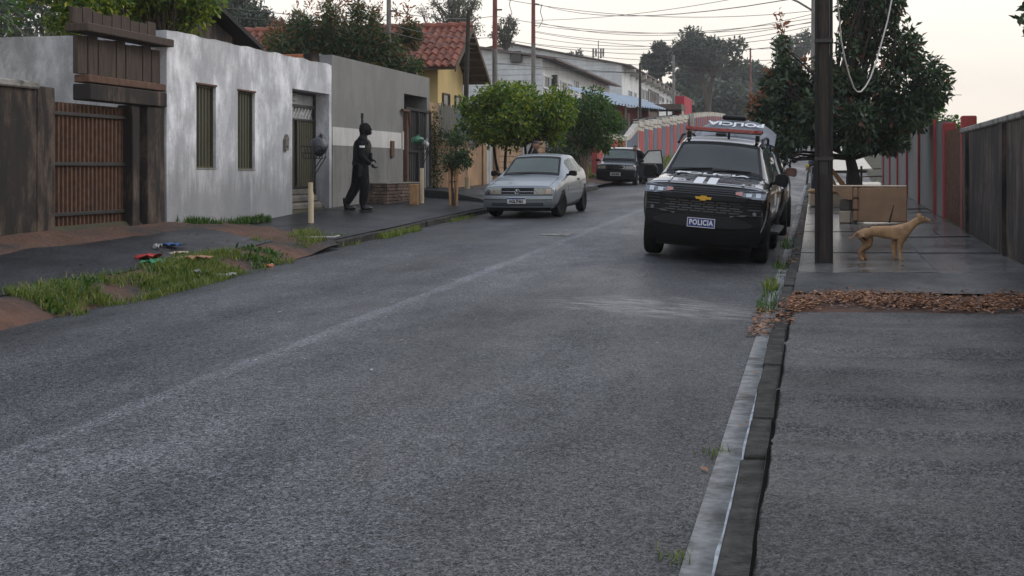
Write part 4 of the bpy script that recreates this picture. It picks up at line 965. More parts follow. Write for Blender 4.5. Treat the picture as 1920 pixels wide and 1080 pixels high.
def limb(b, p0, p1, r0, r1, bend=.15, n=6, seg=5, rr=random):
    p0, p1 = Vector(p0), Vector(p1); d = p1 - p0; L_ = d.length; o = Vector((rr.uniform(-1, 1), rr.uniform(-1, 1), rr.uniform(-.3, .8))) * bend * L_
    pts = [p0 + d * t + o * math.sin(math.pi * t) for t in fr(0, 1, seg)]
    b.tube(pts, [lerp(r0, r1, t) for t in fr(0, 1, seg)], n); return pts
def tree(name, label, base, stems, clumps, n, ls, lm, bark, group=None, twigs=3, r0=.07, shell=.45, cat='tree', aspect=.45, droop=.25, seed=1, split=None, redtips=None):
    rr = random.Random(seed); base = Vector(base); t = thing(name, label, cat, base, group=group); b = MB(); tops = []
    for (dx, dy, h) in stems:
        p = Vector((dx, dy, h)); limb(b, (dx * .15, dy * .15, -.15), p, r0, r0 * .6, .08, 8, 6, rr); tops.append(p)
    for c, r in clumps:
        q = Vector(c) - base; tp = min(tops, key=lambda s_: (s_ - q).length + max(0, s_.z - q.z) * 2)
        pts = limb(b, tp, q, r0 * .5, r0 * .14, .12, 5, 5, rr)
        for _ in range(twigs):
            rv = r if hasattr(r, '__len__') else (r, r, r)
            e_ = q + Vector((rr.gauss(0, .45) * rv[0], rr.gauss(0, .45) * rv[1], rr.gauss(.1, .45) * rv[2])); limb(b, pts[rr.randint(2, 5)], e_, r0 * .13, r0 * .05, .15, 4, 3, rr)
    b.build('trunk', bark, t, 60)
    leaf_mesh('crown', [c for c, r in clumps], [r for c, r in clumps], n, ls, lm, t, shell, droop, aspect, off=base)
    if redtips: mark(leaf_mesh('red_tips', redtips[0], redtips[1], redtips[2], ls * .8, M['leaf_red'], t, .6, -.4, aspect, off=base), 'stuff')
    return t
def ell(c, r, n, cr_, seed, fill=.8, top=False):
    rr = random.Random(seed); o = []
    while len(o) < n:
        v = Vector((rr.gauss(0, 1), rr.gauss(0, 1), rr.gauss(0, 1))).normalized() * (rr.random() ** .38) * fill
        if top and v.z < -.35: continue
        k = cr_ * rr.uniform(.7, 1.3); o.append((Vector(c) + Vector((v.x * r[0], v.y * r[1], v.z * r[2])), (k, k, k * .8)))
    return o
def pxc(lst, z, jit, seed):             # clumps listed by the pixel they are seen at, spread in depth
    rr = random.Random(seed); o = []
    for (u, v, ru, rv) in lst:
        for k in range(2):
            zz = z + rr.uniform(-jit, jit); o.append((P(u + rr.uniform(-.3, .3) * ru, v + rr.uniform(-.3, .3) * rv, zz), (ru * zz / F * .9, ru * zz / F * .9, rv * zz / F * .9)))
    return o
# citrus by the kerb behind the silver car
g5 = (-8.0, 35.1, gz(-8.0, 35.1))
tree('citrus_tree', 'bright green rounded citrus tree with bare dark stems behind the silver hatchback', g5, [(-.55, .1, 1.35), (-.1, -.25, 1.45), (.3, .2, 1.4), (.62, -.1, 1.5)],
     ell((-7.78, 35.1, 3.14), (1.52, 1.4, .90), 70, .38, 3, .95) + ell((-7.9, 35.1, 3.2), (1.72, 1.5, .98), 16, .22, 33, 1.0), 17500, .135, M['leaf_citrus'], M['bark_dark'], None, 3, .055, .5, seed=4)
g6 = (-8.15, 47.3, gz(-8.15, 47.3))
tree('citrus_tree', 'darker green street tree with two pale trunks beyond the rounded citrus', g6, [(-.25, 0, 1.5), (.35, .1, 1.6)],
     ell((-7.95, 47.3, 3.35), (1.15, 1.2, 1.08), 44, .40, 8, .95) + ell((-8.0, 47.3, 3.35), (1.3, 1.3, 1.2), 14, .24, 34, 1.0), 9800, .16, M['leaf_mid'], M['bark_pale'], None, 3, .10, .5, seed=6)
g = (-9.7, 61.5, gz(-9.7, 61.5))
tree('garden_bush', 'leafy green bush at the foot of the two pale trunks', g, [(0, 0, .5)], ell((-9.6, 61.5, 2.9), (.85, .8, .9), 16, .34, 9), 2200, .13, M['leaf_mid'], M['bark_dark'], None, 1, .04, cat='bush')
# creeper and weeds over the garden edge
g = (-9.2, 51.5, gz(-9.2, 51.5))
tree('garden_bush', 'dark overgrown creeper mass on the stakes left of the pale trunks', g, [(0, 0, .4)], ell((-9.4, 51.0, 2.3), (1.1, 2.2, .9), 20, .45, 12), 2600, .15, M['leaf_dark'], M['bark_dark'], None, 1, .04, cat='bush')
# privet beside the baskets, staked
g10 = Vector((-8.22, 29.9, 0)); g10.z = gz(g10.x, g10.y)
tr10 = tree('young_street_tree', 'small staked street tree with sparse dark leaves on the kerb', g10, [(-.04, 0, .9), (.08, .05, .95)],
     ell((-8.16, 29.9, 1.98), (.40, .40, .58), 17, .19, 15), 1500, .085, M['leaf_hedge'], M['bark'], None, 2, .035, .6, seed=8)
for (dx, dy, lx) in ((-.07, -.05, -.02), (.08, -.06, .03), (.01, .09, 0)):
    MB().tube([(dx, dy, -.1), (dx + lx, dy, .86)], [.032, .030], 6).build('stake', M['wood'], tr10)
MB().tube([(-.09, -.08, .55), (.10, -.08, .56), (.03, .11, .55), (-.09, -.08, .55)], .012, 5).build('tie', M['dark_metal'], tr10)
# climbing plant at the grey gate
g = (-9.95, 34.3, gz(-9.9, 34.3))
tree('climbing_plant', 'leafy climber hanging down the side of the dark gate', g, [(0, 0, .8)], [((-9.92, 34.15 + .06 * math.sin(i * 2), 1.3 + i * .2), .20) for i in range(10)], 700, .09, M['leaf_hedge'], M['bark'], None, 1, .02, cat='plant')
g = (-9.95, 36.6, gz(-9.9, 36.6))
tree('climbing_plant', 'thin creeper spilling over the top of the peach wall', g, [(0, 0, 1.2)], [((-9.95 + .05 * math.sin(i), 35.0 + i * .30, 2.55 + .12 * math.sin(i * 1.7)), (.16, .25, .15)) for i in range(14)], 900, .09, M['leaf_hedge'], M['bark'], None, 1, .015, cat='plant')
# garden tree over the white wall, near left
g1 = (-12.0, 22.3, .9)
tree('garden_tree', 'bright leafy garden tree rising over the old gateway and white wall', g1, [(-.2, 0, 2.6), (.3, .3, 2.8)],
     ell((-11.75, 22.6, 5.0), (1.15, 1.3, 1.15), 30, .42, 21) + ell((-12.4, 20.6, 5.0), (1.0, 1.3, 1.1), 18, .42, 22), 16000, .125, M['leaf_citrus'], M['bark'], None, 2, .09, .5, seed=12)
g1 = (-13.2, 18.0, .9)
tree('garden_tree', 'dark leafy garden tree behind the mossy boundary wall', g1, [(-.2, 0, 2.6), (.3, .3, 2.8)], ell((-12.9, 18.0, 4.7), (1.5, 1.6, 1.3), 26, .5, 24), 6000, .14, M['leaf_mid'], M['bark'], None, 2, .09, .5, seed=13)
# red-tipped tree behind the grey house
cl3 = pxc([(530, 85, 30, 30), (560, 60, 32, 36), (600, 80, 40, 40), (640, 70, 45, 45), (690, 75, 45, 45), (730, 90, 42, 40), (765, 70, 26, 34), (590, 110, 45, 28), (660, 118, 55, 26), (730, 125, 48, 24), (530, 118, 28, 20), (780, 120, 16, 22), (470, 105, 20, 26), (620, 30, 18, 30), (668, 25, 18, 26), (700, 36, 15, 24)], 38.2, 1.0, 31)
tips = [(P(u, v, 37.8 + .6 * random.random()), (.16, .16, .45)) for (u, v) in ((555, 28), (583, 20), (605, 8), (622, 12), (648, 4), (664, -6), (690, 22), (712, 14), (742, 26), (765, 28), (530, 48), (600, 34), (640, 28), (680, 8), (512, 62), (490, 84))]
g3 = (-13.1, 36.0, 1.3)
tree('red_tipped_tree', 'dense dark tree with reddish shoot tips behind the grey house', g3, [(-.6, 0, 2.6), (.4, .2, 2.8), (0, -.2, 2.4)], cl3, 19000, .17, M['leaf_mango'], M['bark'], None, 2, .09, .5, aspect=.32, seed=14,
     redtips=([c for c, r in tips], [r for c, r in tips], 900))
# right pavement tree with big dark leaves
z9 = 33; cl9 = pxc([(1466, 92, 14, 34), (1470, 130, 30, 26), (1445, 160, 22, 20), (1500, 165, 40, 30), (1450, 205, 42, 28), (1430, 235, 24, 16), (1490, 225, 45, 36), (1475, 262, 45, 22), (1540, 205, 45, 40), (1545, 255, 40, 26), (1600, 215, 48, 40), (1600, 265, 40, 22), (1650, 230, 45, 40), (1590, 150, 40, 36), (1640, 160, 45, 42), (1600, 90, 26, 42), (1635, 80, 36, 44), (1655, 30, 26, 40), (1615, 35, 20, 40), (1585, 40, 12, 36), (1690, 110, 40, 60), (1700, 190, 45, 50), (1740, 150, 40, 50), (1660, 275, 40, 16), (1612, -5, 22, 34), (1645, -20, 26, 40), (1588, 0, 16, 34), (1670, 10, 24, 40), (1625, -45, 20, 36), (1462, 285, 20, 12), (1480, 300, 9, 10), (1550, 130, 20, 28)], z9, 1.1, 41)
tips = [(P(u, v, 32.6 + .6 * random.random()), (.14, .14, .28)) for (u, v) in ((1464, 52), (1462, 40), (1438, 150), (1430, 172), (1584, 8), (1598, 22), (1612, -40), (1630, -60), (1640, -50), (1600, -25), (1655, -30), (1655, 16), (1600, 50), (1622, 60), (1412, 195), (1408, 205), (1670, 30), (1510, 120))]
g9 = (.86, 34.0, zright(.86, 34))
tree('broad_leaf_tree', 'dark broad leaved street tree over the right pavement behind the black pole', g9, [(0, 0, 1.3), (.1, .1, 1.9), (-.3, -.1, 2.0)], cl9, 17500, .20, M['leaf_dark'], M['bark_dark'], None, 2, .115, .5, aspect=.42, seed=15,
     redtips=([c for c, r in tips], [r for c, r in tips], 420))
g = (4.6, 24.0, .6)
tree('yard_tree', 'dark broad leaved tree behind the weathered garden wall on the right', g, [(0, 0, 2.2), (.3, .2, 2.4)], ell((4.9, 24.2, 4.7), (2.0, 2.0, 1.8), 36, .6, 44), 7500, .20, M['leaf_dark'], M['bark_dark'], None, 2, .12, .5, seed=16)
g = (3.6, 42.0, 1.0)
tree('yard_tree', 'green yard tree behind the pale wall beyond the reddish gate', g, [(0, 0, 1.6)], ell((3.2, 42, 3.1), (1.2, 1.6, 1.1), 20, .45, 46), 3000, .17, M['leaf_mid'], M['bark_dark'], None, 2, .1, .5, seed=17)
# distant trees, standing in the haze
def far_tree(name, label, u, z, zb_, vtop, vbot, wpx, n, ls, lm, seed, flat=1.0, ncl=26, group=None, trunk=.28, kc=.3, twigs=2):
    p = P(u, 320, z); base = Vector((p.x, p.y, zb_)); zt_, zl = CAMZ + (HOR - vtop) * z / F, CAMZ + (HOR - vbot) * z / F; rx = wpx * z / F / 2
    c = (p.x, p.y, (zt_ + zl) / 2); cls = ell(c, (rx, rx, (zt_ - zl) / 2), ncl, rx * kc, seed, .82, top=flat > 1)
    h = max(1.5, (zl - zb_) * .9 + .2 * (zt_ - zl))
    return tree(name, label, base, [(rx * .12, 0, h), (-rx * .15, .1, h * .95)], cls, n, ls, lm, M['bark'], group, twigs, trunk, .55, seed=seed)
far_tree('spreading_tree', 'tall spreading hazy tree with the widest dome crown on the skyline', 1328, 168, 6.5, 48, 160, 140, 9500, .55, M['leaf_far'], 51, 2, 34, None, .42, .27, 3)
far_tree('spreading_tree', 'smaller hazy tree left of the wide dome crown on the skyline', 1234, 172, 6.5, 76, 150, 62, 4000, .52, M['leaf_far'], 52, 1, 18, None, .32, .34, 3)
far_tree('spreading_tree', 'pale far tree showing above the street tree on the right skyline', 1492, 260, 9, 50, 130, 90, 2400, .7, M['leaf_far'], 53, 1, 20, None, .35)
for i, (u, z, vt, wp) in enumerate(((1292, 205, 128, 90), (1340, 215, 120, 110), (1395, 210, 112, 100), (1440, 220, 118, 100), (1268, 190, 160, 60), (1360, 200, 150, 120), (1425, 205, 160, 110), (1500, 240, 150, 120))):
    far_tree('woodland_tree', 'dark hazy tree in the wood at the top of the street', u, z, 8.2, vt, 222, wp, 5200, 1.0, M['leaf_far'], 60 + i, 1, 24, 'trees of the dark wood at the top of the street', .2, .36, 1)
for i, (u, z, vt, wp) in enumerate(((470, 78, -20, 130), (425, 80, -30, 120), (505, 84, 28, 70))):
    far_tree('woodland_tree', 'dim grey green tree in the far clump above the clay tile roof', u, z, 2, vt, 110, wp, 5200, .30, M['leaf_far'], 75 + i, 1, 26, 'far trees above the tile roof', .18, .34)
far_tree('feathery_tree', 'thin hazy tree with lacy grey branches above the yellow house', 845, 113, 4, -30, 85, 170, 3800, .22, M['leaf_grey'], 81, 1, 46, None, .25, .17, 7)
far_tree('feathery_tree', 'small hazy tree with lacy twigs right of the yellow house ridge', 945, 114, 4, 22, 92, 75, 1800, .22, M['leaf_grey'], 82, 1, 24, None, .2, .2, 6)
for i, (u, z, vt, wp) in enumerate(((60, 60, -40, 260), (-40, 62, -60, 260), (180, 66, -30, 220))):
    far_tree('woodland_tree', 'dim tree behind the gardens at the near end of the street', u, z, 2, vt, 140, wp, 2200, .32, M['leaf_far'], 85 + i, 1, 24, 'dim trees behind the near gardens', .2, .34)
p = P(1075, 96, 230); far_tree('spreading_tree', 'tiny far tree top peeping over the hall ridge', 1072, 230, 8, 86, 110, 36, 500, .5, M['leaf_far'], 91, 1, 8)
# ================================================================== POLES AND WIRES
px, py = .10, 19.25; pz = zright(px, py)
pole = thing('utility_pole', 'black wet rectangular utility pole on the right pavement beside the dog', 'pole', (px, py, pz), -.02)
def hpole(t, hw, dp, h, m, me_, taper=.75):
    b = MB(); q = taper
    for s_ in (-1, 1):
        b.add([(s_ * hw, -dp, -.2), (s_ * hw * .62, -dp, -.2), (s_ * hw * .62, dp, -.2), (s_ * hw, dp, -.2), (s_ * hw * q, -dp * q, h), (s_ * hw * .62 * q, -dp * q, h), (s_ * hw * .62 * q, dp * q, h), (s_ * hw * q, dp * q, h)], [(0, 1, 2, 3), (4, 5, 6, 7), (0, 1, 5, 4), (1, 2, 6, 5), (2, 3, 7, 6), (3, 0, 4, 7)])
    b.build('flange', me_, t)
    b = MB(); k = .60; zs = [-.2, .35, .36, h * .3, h * .3 + .01, h]
    b.add([(-hw * k, -dp * .55, -.2), (hw * k, -dp * .55, -.2), (hw * k, dp * .55, -.2), (-hw * k, dp * .55, -.2), (-hw * k * q, -dp * .55 * q, h), (hw * k * q, -dp * .55 * q, h), (hw * k * q, dp * .55 * q, h), (-hw * k * q, dp * .55 * q, h)], [(0, 1, 2, 3), (4, 5, 6, 7), (0, 1, 5, 4), (1, 2, 6, 5), (2, 3, 7, 6), (3, 0, 4, 7)])
    b.build('web', m, t)
hpole(pole, .125, .12, 9.0, M['pole_dark'], M['pole_edge'], .92)
for z in (1.45, 3.1): MB().box((-.128, -.128, z), (.128, .128, z + .05)).build('clamp', M['dark_metal'], pole)
MB().box((-.06, -.075, 1.25), (.06, -.06, 1.5)).build('plate', M['dark_metal'], pole)
def rpole(label, u, z, X, vtop, r, mats, lean=0, name='utility_pole', zb_=None):
    a = (u - 960) / F; k = a * CT - ST; z = X / k if X is not None else z; p = P(u, 320, z)
    g = gz(p.x, p.y) if p.x > -10 else pws(PB, p.y); t = thing(name, label, 'pole', (p.x, p.y, g)); h = CAMZ + (HOR - vtop) * z / F - g
    MB().tube([(0, 0, -.2), (lean * .6, 0, h * .62)], [r, r * .88], 10).build('shaft', mats[0], t, 50)
    MB().tube([(lean * .6, 0, h * .62 + .001), (lean, 0, h)], [r * .88, r * .72], 10).build('upper_shaft', mats[1], t, 50)
    for q in (.80, .9):
        MB().box((.02 + lean * q, -.03, h * q), (.24 + lean * q, .03, h * q + .05)).build('insulator_bracket', M['fascia'], t)
    return t, p, g, h
G, RD, DK = M['pole_gray'], M['pole_red'], M['pole_dark']
rpole('grey pole standing in the dense red tipped tree', 729, 38, None, -60, .085, (G, G))
rpole('short dark leaning pole in front of the yellow house', 869, None, -10.35, 18, .085, (DK, DK), .16)
rpole('grey pole with reddish top beside the yellow house eave', 928, None, -10.5, -60, .10, (G, RD))
rpole('grey pole with reddish top in front of the nearer white hall', 1000, None, -11.2, -70, .10, (G, RD))
rpole('thin dark pole in front of the blue awning', 1200, None, -9.7, 118, .085, (DK, DK))
rpole('thin grey pole beside the red gate tower', 1263, None, -10.3, 105, .12, (G, G))
rpole('far thin pole against the dark wood', 1407, None, -8.0, 90, .14, (RD, RD))
t2, p2, g2, h2 = rpole('grey street lamp pole mostly hidden behind the black pole', 1527, 42, None, -80, .12, (G, G))
h = CAMZ + (HOR - 20) * 42 / F - g2
MB().tube([(-.05, 0, h), (-.5, -.1, h + .28), (-1.1, -.2, h + .55)], .035, 6).build('lamp_arm', M['pole_gray'], t2)
MB().box((-1.5, -.32, h + .50), (-1.05, -.10, h + .64), bev=.04).build('lamp_head', M['pole_gray'], t2)
def wire(a, c, sag, r, label='thin overhead cable crossing the street between the poles', group='overhead cables crossing the street', m=None, mid=None):
    a, c = Vector(a), Vector(c); pts = [a.lerp(c, t) - Vector((0, 0, sag * 4 * t * (1 - t))) for t in fr(0, 1, 14)]
    b = MB(); org = a; b.tube([p - org for p in pts], r, 4); o = b.build('overhead_wire', m or M['wire'], loc=org); return tag(o, label, 'cable', group)
wl_ = [(1001, 5, 1700, -45, .55), (1001, 38, 1380, -3, .16), (928, 30, 1525, 42, .45), (1001, 40, 1525, 26, .62), (1001, 47, 1525, 34, .4), (1001, 58, 1526, 40, .50), (1001, 70, 1526, 48, .5), (1001, 82, 1526, 62, .35), (1001, 60, 1526, 88, .3), (1001, 92, 1526, 108, .28), (1001, 102, 1526, 128, .2), (1001, 128, 1526, 131, .15), (928, 70, 1526, 76, .5), (928, 118, 1526, 140, .15), (928, -5, 1525, 20, .4)]
for (u0, v0, u1, v1, sg) in wl_:
    wire(P(u0, v0, 53 if u0 > 950 else 44), P(u1, v1, 42 if u1 < 1600 else 19), sg, .009)
for (u0, v0, u1, v1) in ((150, -25, 729, 38), (150, -8, 729, 52), (729, 20, 928, 30), (729, 45, 928, 70), (729, 60, 1001, 100)):
    wire(P(u0, v0, 36), P(u1, v1, 38 if u1 < 800 else 45 if u1 < 960 else 53), .15, .010, 'thin overhead cable strung along the left house fronts', 'overhead cables along the left side')
for (u, v) in ((958, -5), (1016, 8)):
    z = 50; pts = [P(u, v, z), P(u - 3, v + 14, z), P(u + 2, v + 30, z), P(u - 6, v + 44, z), P(u - 12, v + 40, z)]
    o = MB().tube([p - pts[0] for p in pts], .014, 4).build('dangling_cable', M['wire'], loc=pts[0]); tag(o, 'short loose cable end dangling from the %s reddish pole top' % ('farther' if u > 1000 else 'nearer'), 'cable')
pts = [P(u, v, 19.0 + .012 * (u - 1570)) for (u, v) in ((1560, -60), (1570, 0), (1574, 40), (1577, 75), (1584, 110), (1592, 140), (1601, 165), (1607, 172), (1614, 172), (1623, 162), (1632, 146), (1641, 120), (1650, 90), (1664, 40), (1680, -40))]
o = MB().tube([p - pts[0] for p in pts], .011, 6).build('slack_cable', M['white_cable'], smooth=60, loc=pts[0]); tag(o, 'slack white cable hanging in a loop right of the black pole', 'cable')
# ================================================================== VEHICLES (front at y=0 facing -Y, length along +Y)
def chaikin(p, n=2):
    for _ in range(n):
        q = [p[0]]
        for a, c in zip(p[:-1], p[1:]):
            q += [(a[0] * .75 + c[0] * .25, a[1] * .75 + c[1] * .25), (a[0] * .25 + c[0] * .75, a[1] * .25 + c[1] * .75)]
        q.append(p[-1]); p = q
    return p
class Car:
    def __init__(s, root, st, nose, bulge, wr, axles, track, paint, tyre_w=.2, rim=.62, name='body', sm=3):
        s.root, s.nose, s.bulge = root, nose, bulge; s.paint = paint
        st = np.array(st, float); ys = np.unique(np.concatenate([np.linspace(0, st[-1, 0], 64), st[:, 0], [.03, .07]])); pr = np.stack([np.interp(ys, st[:, 0], st[:, k]) for k in range(1, st.shape[1])], 1)
        for _ in range(sm):
            q = pr.copy(); q[1:-1] = (pr[:-2] + 2 * pr[1:-1] + pr[2:]) / 4; pr = q
        s.ys, s.pr = ys, pr; s.W = st[0, 3]; rows = []
        for y in ys:
            h = s.sec(y); full = [(x, z) for x, z in h] + [(-x, z) for x, z in h[-2:0:-1]]
            rows.append([(x, s.warp(x, y, z), z) for x, z in full])
        n = len(rows[0]); K = (n + 2) // 2; vs = [p for r in rows for p in r]; fs = []
        for i in range(len(rows) - 1):
            for j in range(n):
                l = (j + 1) % n; fs.append((i * n + j, i * n + l, (i + 1) * n + l, (i + 1) * n + j))
        b = MB(); b.add(vs, fs)
        h = s.sec(0)                                        # front: ladder across, following the plan curve
        for yy in (0, ys[-1]):
            hh = s.sec(yy); nx = 10; bl = []
            for x, z in hh: bl.append([(lerp(x, -x, t), s.warp(lerp(x, -x, t), yy, z), z) for t in fr(0, 1, nx)])
            b.grid(bl[1:-1] if False else bl, 0)
        me = b.mesh(name, [paint, M['plastic']], 35); bm = bmesh.new(); bm.from_mesh(me); bmesh.ops.remove_doubles(bm, verts=bm.verts, dist=.0005); bmesh.ops.dissolve_degenerate(bm, dist=.0003, edges=bm.edges); bmesh.ops.recalc_face_normals(bm, faces=bm.faces); bm.to_mesh(me); bm.free()
        ob = bpy.data.objects.new(name, me); link(ob, root); s.body = ob
        cb = MB(); AR = wr * 1.14
        for ya in axles:
            for sx in (-1, 1): cb.lathe([(AR, sx * (track - tyre_w * .75)), (AR, sx * (track + .6))], (0, ya, wr * 1.02), 28, 'x')
        co = cb.build('arch_cut', M['plastic']); md = ob.modifiers.new('b', 'BOOLEAN'); md.operation = 'DIFFERENCE'; md.object = co; md.solver = 'EXACT'
        dg = bpy.context.evaluated_depsgraph_get(); ev = ob.evaluated_get(dg); m2 = bpy.data.meshes.new_from_object(ev)
        ob.modifiers.clear()
        if len(m2.polygons) > 400: ob.data = m2
        bpy.data.objects.remove(co, do_unlink=True); me = ob.data; me.name = name
        if not len(me.materials): me.materials.append(paint); me.materials.append(M['plastic'])
        for p in me.polygons:
            c = p.center
            for ya in axles:
                d = math.hypot(c.y - ya, c.z - wr * 1.02)
                if d < AR * 1.004 and abs(c.x) > track - tyre_w: p.material_index = 1
            if c.z < s.low if hasattr(s, 'low') else False: p.material_index = 1
        me.polygons.foreach_set('use_smooth', [True] * len(me.polygons)); me.set_sharp_from_angle(angle=R(35))
        # wheels
        hw = tyre_w / 2
        tp = [(wr * .60, -hw * .8), (wr * .72, -hw * .96), (wr * .90, -hw), (wr * .97, -hw * .82), (wr, -hw * .55), (wr, hw * .55), (wr * .97, hw * .82), (wr * .90, hw), (wr * .72, hw * .96), (wr * .60, hw * .8)]
        wb = MB(); wb.lathe(tp, n=32, axis='x'); wm_ = wb.mesh('wheel', M['rubber'], 40)
        rb = MB(); rb.lathe([(wr * .62, .0), (wr * .62, hw * .75), (wr * .57, hw * .82), (wr * .54, hw * .3), (wr * .05, hw * .3)], n=28, axis='x')
        for k in range(5):
            a = k * 2 * math.pi / 5; rb.box((hw * .32, -wr * .07, wr * .08), (hw * .70, wr * .07, wr * .58), M=Matrix.Rotation(a, 4, 'X'))
        rb.lathe([(wr * .13, hw * .3), (wr * .12, hw * .78), (.005, hw * .8)], n=14, axis='x'); rm = rb.mesh('rim', M['rim'], 40); s.wheels = []
        for ya in axles:
            for sx in (-1, 1):
                o = piece(wm_, 'wheel', root, (sx * track, ya, wr), (0, 0, 0 if sx > 0 else math.pi)); piece(rm, 'rim', o); s.wheels.append(o)
        b = MB(); b.box((-track + .1, .35, wr * .55), (track - .1, ys[-1] - .5, wr * 1.2)); b.build('underbody', M['plastic'], root)
    def hollow(s, sides, back, drop, rear, seats, wheel=True):
        """open the cabin behind the panes and furnish it"""
        cut = []; y0, y1 = s.wy; e = lambda y: s.par(y)[6] - .05
        cut.append(s.over('cut', M['plastic'], lambda y: -e(y), e, y0 + .02, y1 - .015, .05, th=0, nx=10)); b = cut[-1].data
        n = len(b.vertices) // 2
        for i in range(n, 2 * n): b.vertices[i].co = b.vertices[i - n].co + Vector((0, back, -drop))
        for (a, c_) in sides:
            lo = lambda y: s.par(y)[5] + .035
            hi = lambda y: max(s.par(y)[5] + .055, s.par(y)[7] - .08)
            o = s.flank('cut', M['plastic'], 1, a + .01, c_ - .01, lo, hi, .06); cut.append(o); n = len(o.data.vertices) // 2
            for i in range(n, 2 * n): v = o.data.vertices[i - n].co; o.data.vertices[i].co = (-v.x, v.y, v.z)
        zb, zt = s.par(rear - .4)[5] + .10, s.par(rear - .6)[7] - .13
        cut.append(MB().box((-.46, y1 + .1, zb), (.46, rear + .6, zt)).build('cut', M['plastic'], s.root))
        for o in cut:
            bm = bmesh.new(); bm.from_mesh(o.data); bmesh.ops.recalc_face_normals(bm, faces=bm.faces); bm.to_mesh(o.data); bm.free()
            md = s.body.modifiers.new('b', 'BOOLEAN'); md.operation = 'DIFFERENCE'; md.object = o; md.solver = 'EXACT'
        bpy.context.view_layer.update(); m2 = bpy.data.meshes.new_from_object(s.body.evaluated_get(bpy.context.evaluated_depsgraph_get())); s.body.modifiers.clear()
        for o in cut: bpy.data.objects.remove(o, do_unlink=True)
        if len(m2.polygons) < 300: return
        s.body.data = m2; m2.name = 'body'
        for p in m2.polygons:
            c_ = p.center
            if c_.y > y0 - .1 and c_.z > s.par(c_.y)[5] - .12:
                x = s.side(c_.z, c_.y); inside = abs(c_.x) < x - .012 and c_.z < s.top(c_.x, c_.y) - .012
                if inside: p.material_index = 1
        m2.polygons.foreach_set('use_smooth', [True] * len(m2.polygons)); m2.set_sharp_from_angle(angle=R(35))
        for (x, y) in seats:
            z = s.par(y)[5]; o = MB().box((x - .22, y - .05, z - .25), (x + .22, y + .07, z + .16), bev=.05).build('seat', M['seat'], s.root, 40)
            MB().box((x - .12, y - .03, z + .19), (x + .12, y + .05, z + .35), bev=.04).build('headrest', M['seat'], o, 40)
        if wheel:
            yw = y0 + .45; zw = s.par(yw)[5] + .02; b = MB(); b.tube([(.33 + .18 * math.cos(t), yw + .05 * math.sin(t), zw + .17 * math.sin(t)) for t in fr(0, 2 * math.pi, 16)], .016, 6); b.build('steering_wheel', M['plastic'], s.root, 60)
        zm = s.par(y1)[7] - .10; MB().box((-.10, y1 - .06, zm - .035), (.10, y1 - .03, zm + .03), bev=.01).build('rear_mirror', M['plastic'], s.root)
        MB().box((-.44, rear + .02, zb + .01), (.44, rear + .026, zt - .01)).build('rear_window', M['pane'], s.root)
    def par(s, y): return [np.interp(y, s.ys, s.pr[:, k]) for k in range(s.pr.shape[1])]
    def sec(s, y):
        zb, ws, wm, zm, wb, zbe, wt, zt, cr_ = s.par(y)
        return chaikin([(0, zb), (ws * .85, zb), (ws, zb + .05), (wm, zm), (wb, zbe), (lerp(wb, wt, .55), lerp(zbe, zt, .55)), (wt, zt - .012), (wt * .86, zt + cr_ * .35), (wt * .45, zt + cr_ * .85), (0, zt + cr_)])
    def warp(s, x, y, z):
        f = max(0, 1 - y / .7); f = f * f * (3 - 2 * f)
        return y + f * (s.nose(z) - s.bulge * (1 - min(1, abs(x) / s.W) ** 2.2))
    def top(s, x, y):
        h = s.sec(y)[::-1]; x = abs(x)
        for a, c in zip(h[:-1], h[1:]):
            if a[0] <= x <= c[0] + 1e-9: return lerp(a[1], c[1], (x - a[0]) / max(1e-6, c[0] - a[0]))
        return h[0][1]
    def side(s, z, y):
        h = s.sec(y); best = 0
        for a, c in zip(h[:-1], h[1:]):
            if min(a[1], c[1]) <= z <= max(a[1], c[1]) and abs(c[1] - a[1]) > 1e-6: best = max(best, lerp(a[0], c[0], (z - a[1]) / (c[1] - a[1])))
        return best
    def put(s, rows, back, name, mt, parent=None, smooth=40):
        """closed patch: rows of front points, back = vector to the hidden side"""
        bk = Vector(back); nr, nc = len(rows), len(rows[0]); b = MB(); fl = [Vector(p) for r in rows for p in r]; n = len(fl)
        fs = []
        for i in range(nr - 1):
            for j in range(nc - 1):
                a = i * nc + j; q = (a, a + 1, a + nc + 1, a + nc); fs.append(q); fs.append(tuple(n + k for k in q[::-1]))
        rim = [j for j in range(nc)] + [i * nc + nc - 1 for i in range(1, nr)] + [(nr - 1) * nc + j for j in range(nc - 2, -1, -1)] + [i * nc for i in range(nr - 2, 0, -1)]
        for i in range(len(rim)): a, c = rim[i], rim[(i + 1) % len(rim)]; fs.append((a, c, n + c, n + a))
        b.add(fl + [p + bk for p in fl], fs); return b.build(name, mt, parent or s.root, smooth)
    def front(s, name, mt, x0, x1, lo, hi, off=.008, parent=None, nx=10, nz=3, th=.03):
        rows = []
        for t in fr(0, 1, nx):
            x = lerp(x0, x1, t); a = lo(x) if callable(lo) else lo; c = hi(x) if callable(hi) else hi
            rows.append([(x, s.warp(x, 0, z) - off, z) for z in fr(a, c, nz)])
        return s.put(rows, (0, th, 0), name, mt, parent)
    def over(s, name, mt, x0, x1, y0, y1, off=.004, parent=None, nx=8, ny=10, th=.012):
        rows = []
        for t in fr(0, 1, ny):
            y = lerp(y0, y1, t); a = x0(y) if callable(x0) else x0; c = x1(y) if callable(x1) else x1; r = []
            for q in fr(a, c, nx): z = s.top(q, y); sl = (s.top(q, y + .05) - s.top(q, y - .05)) / .1; k = 1 / math.hypot(1, sl); r.append((q, s.warp(q, y, z) - off * sl * k, z + off * k))
            rows.append(r)
        return s.put(rows, (0, th * .5, -th), name, mt, parent)
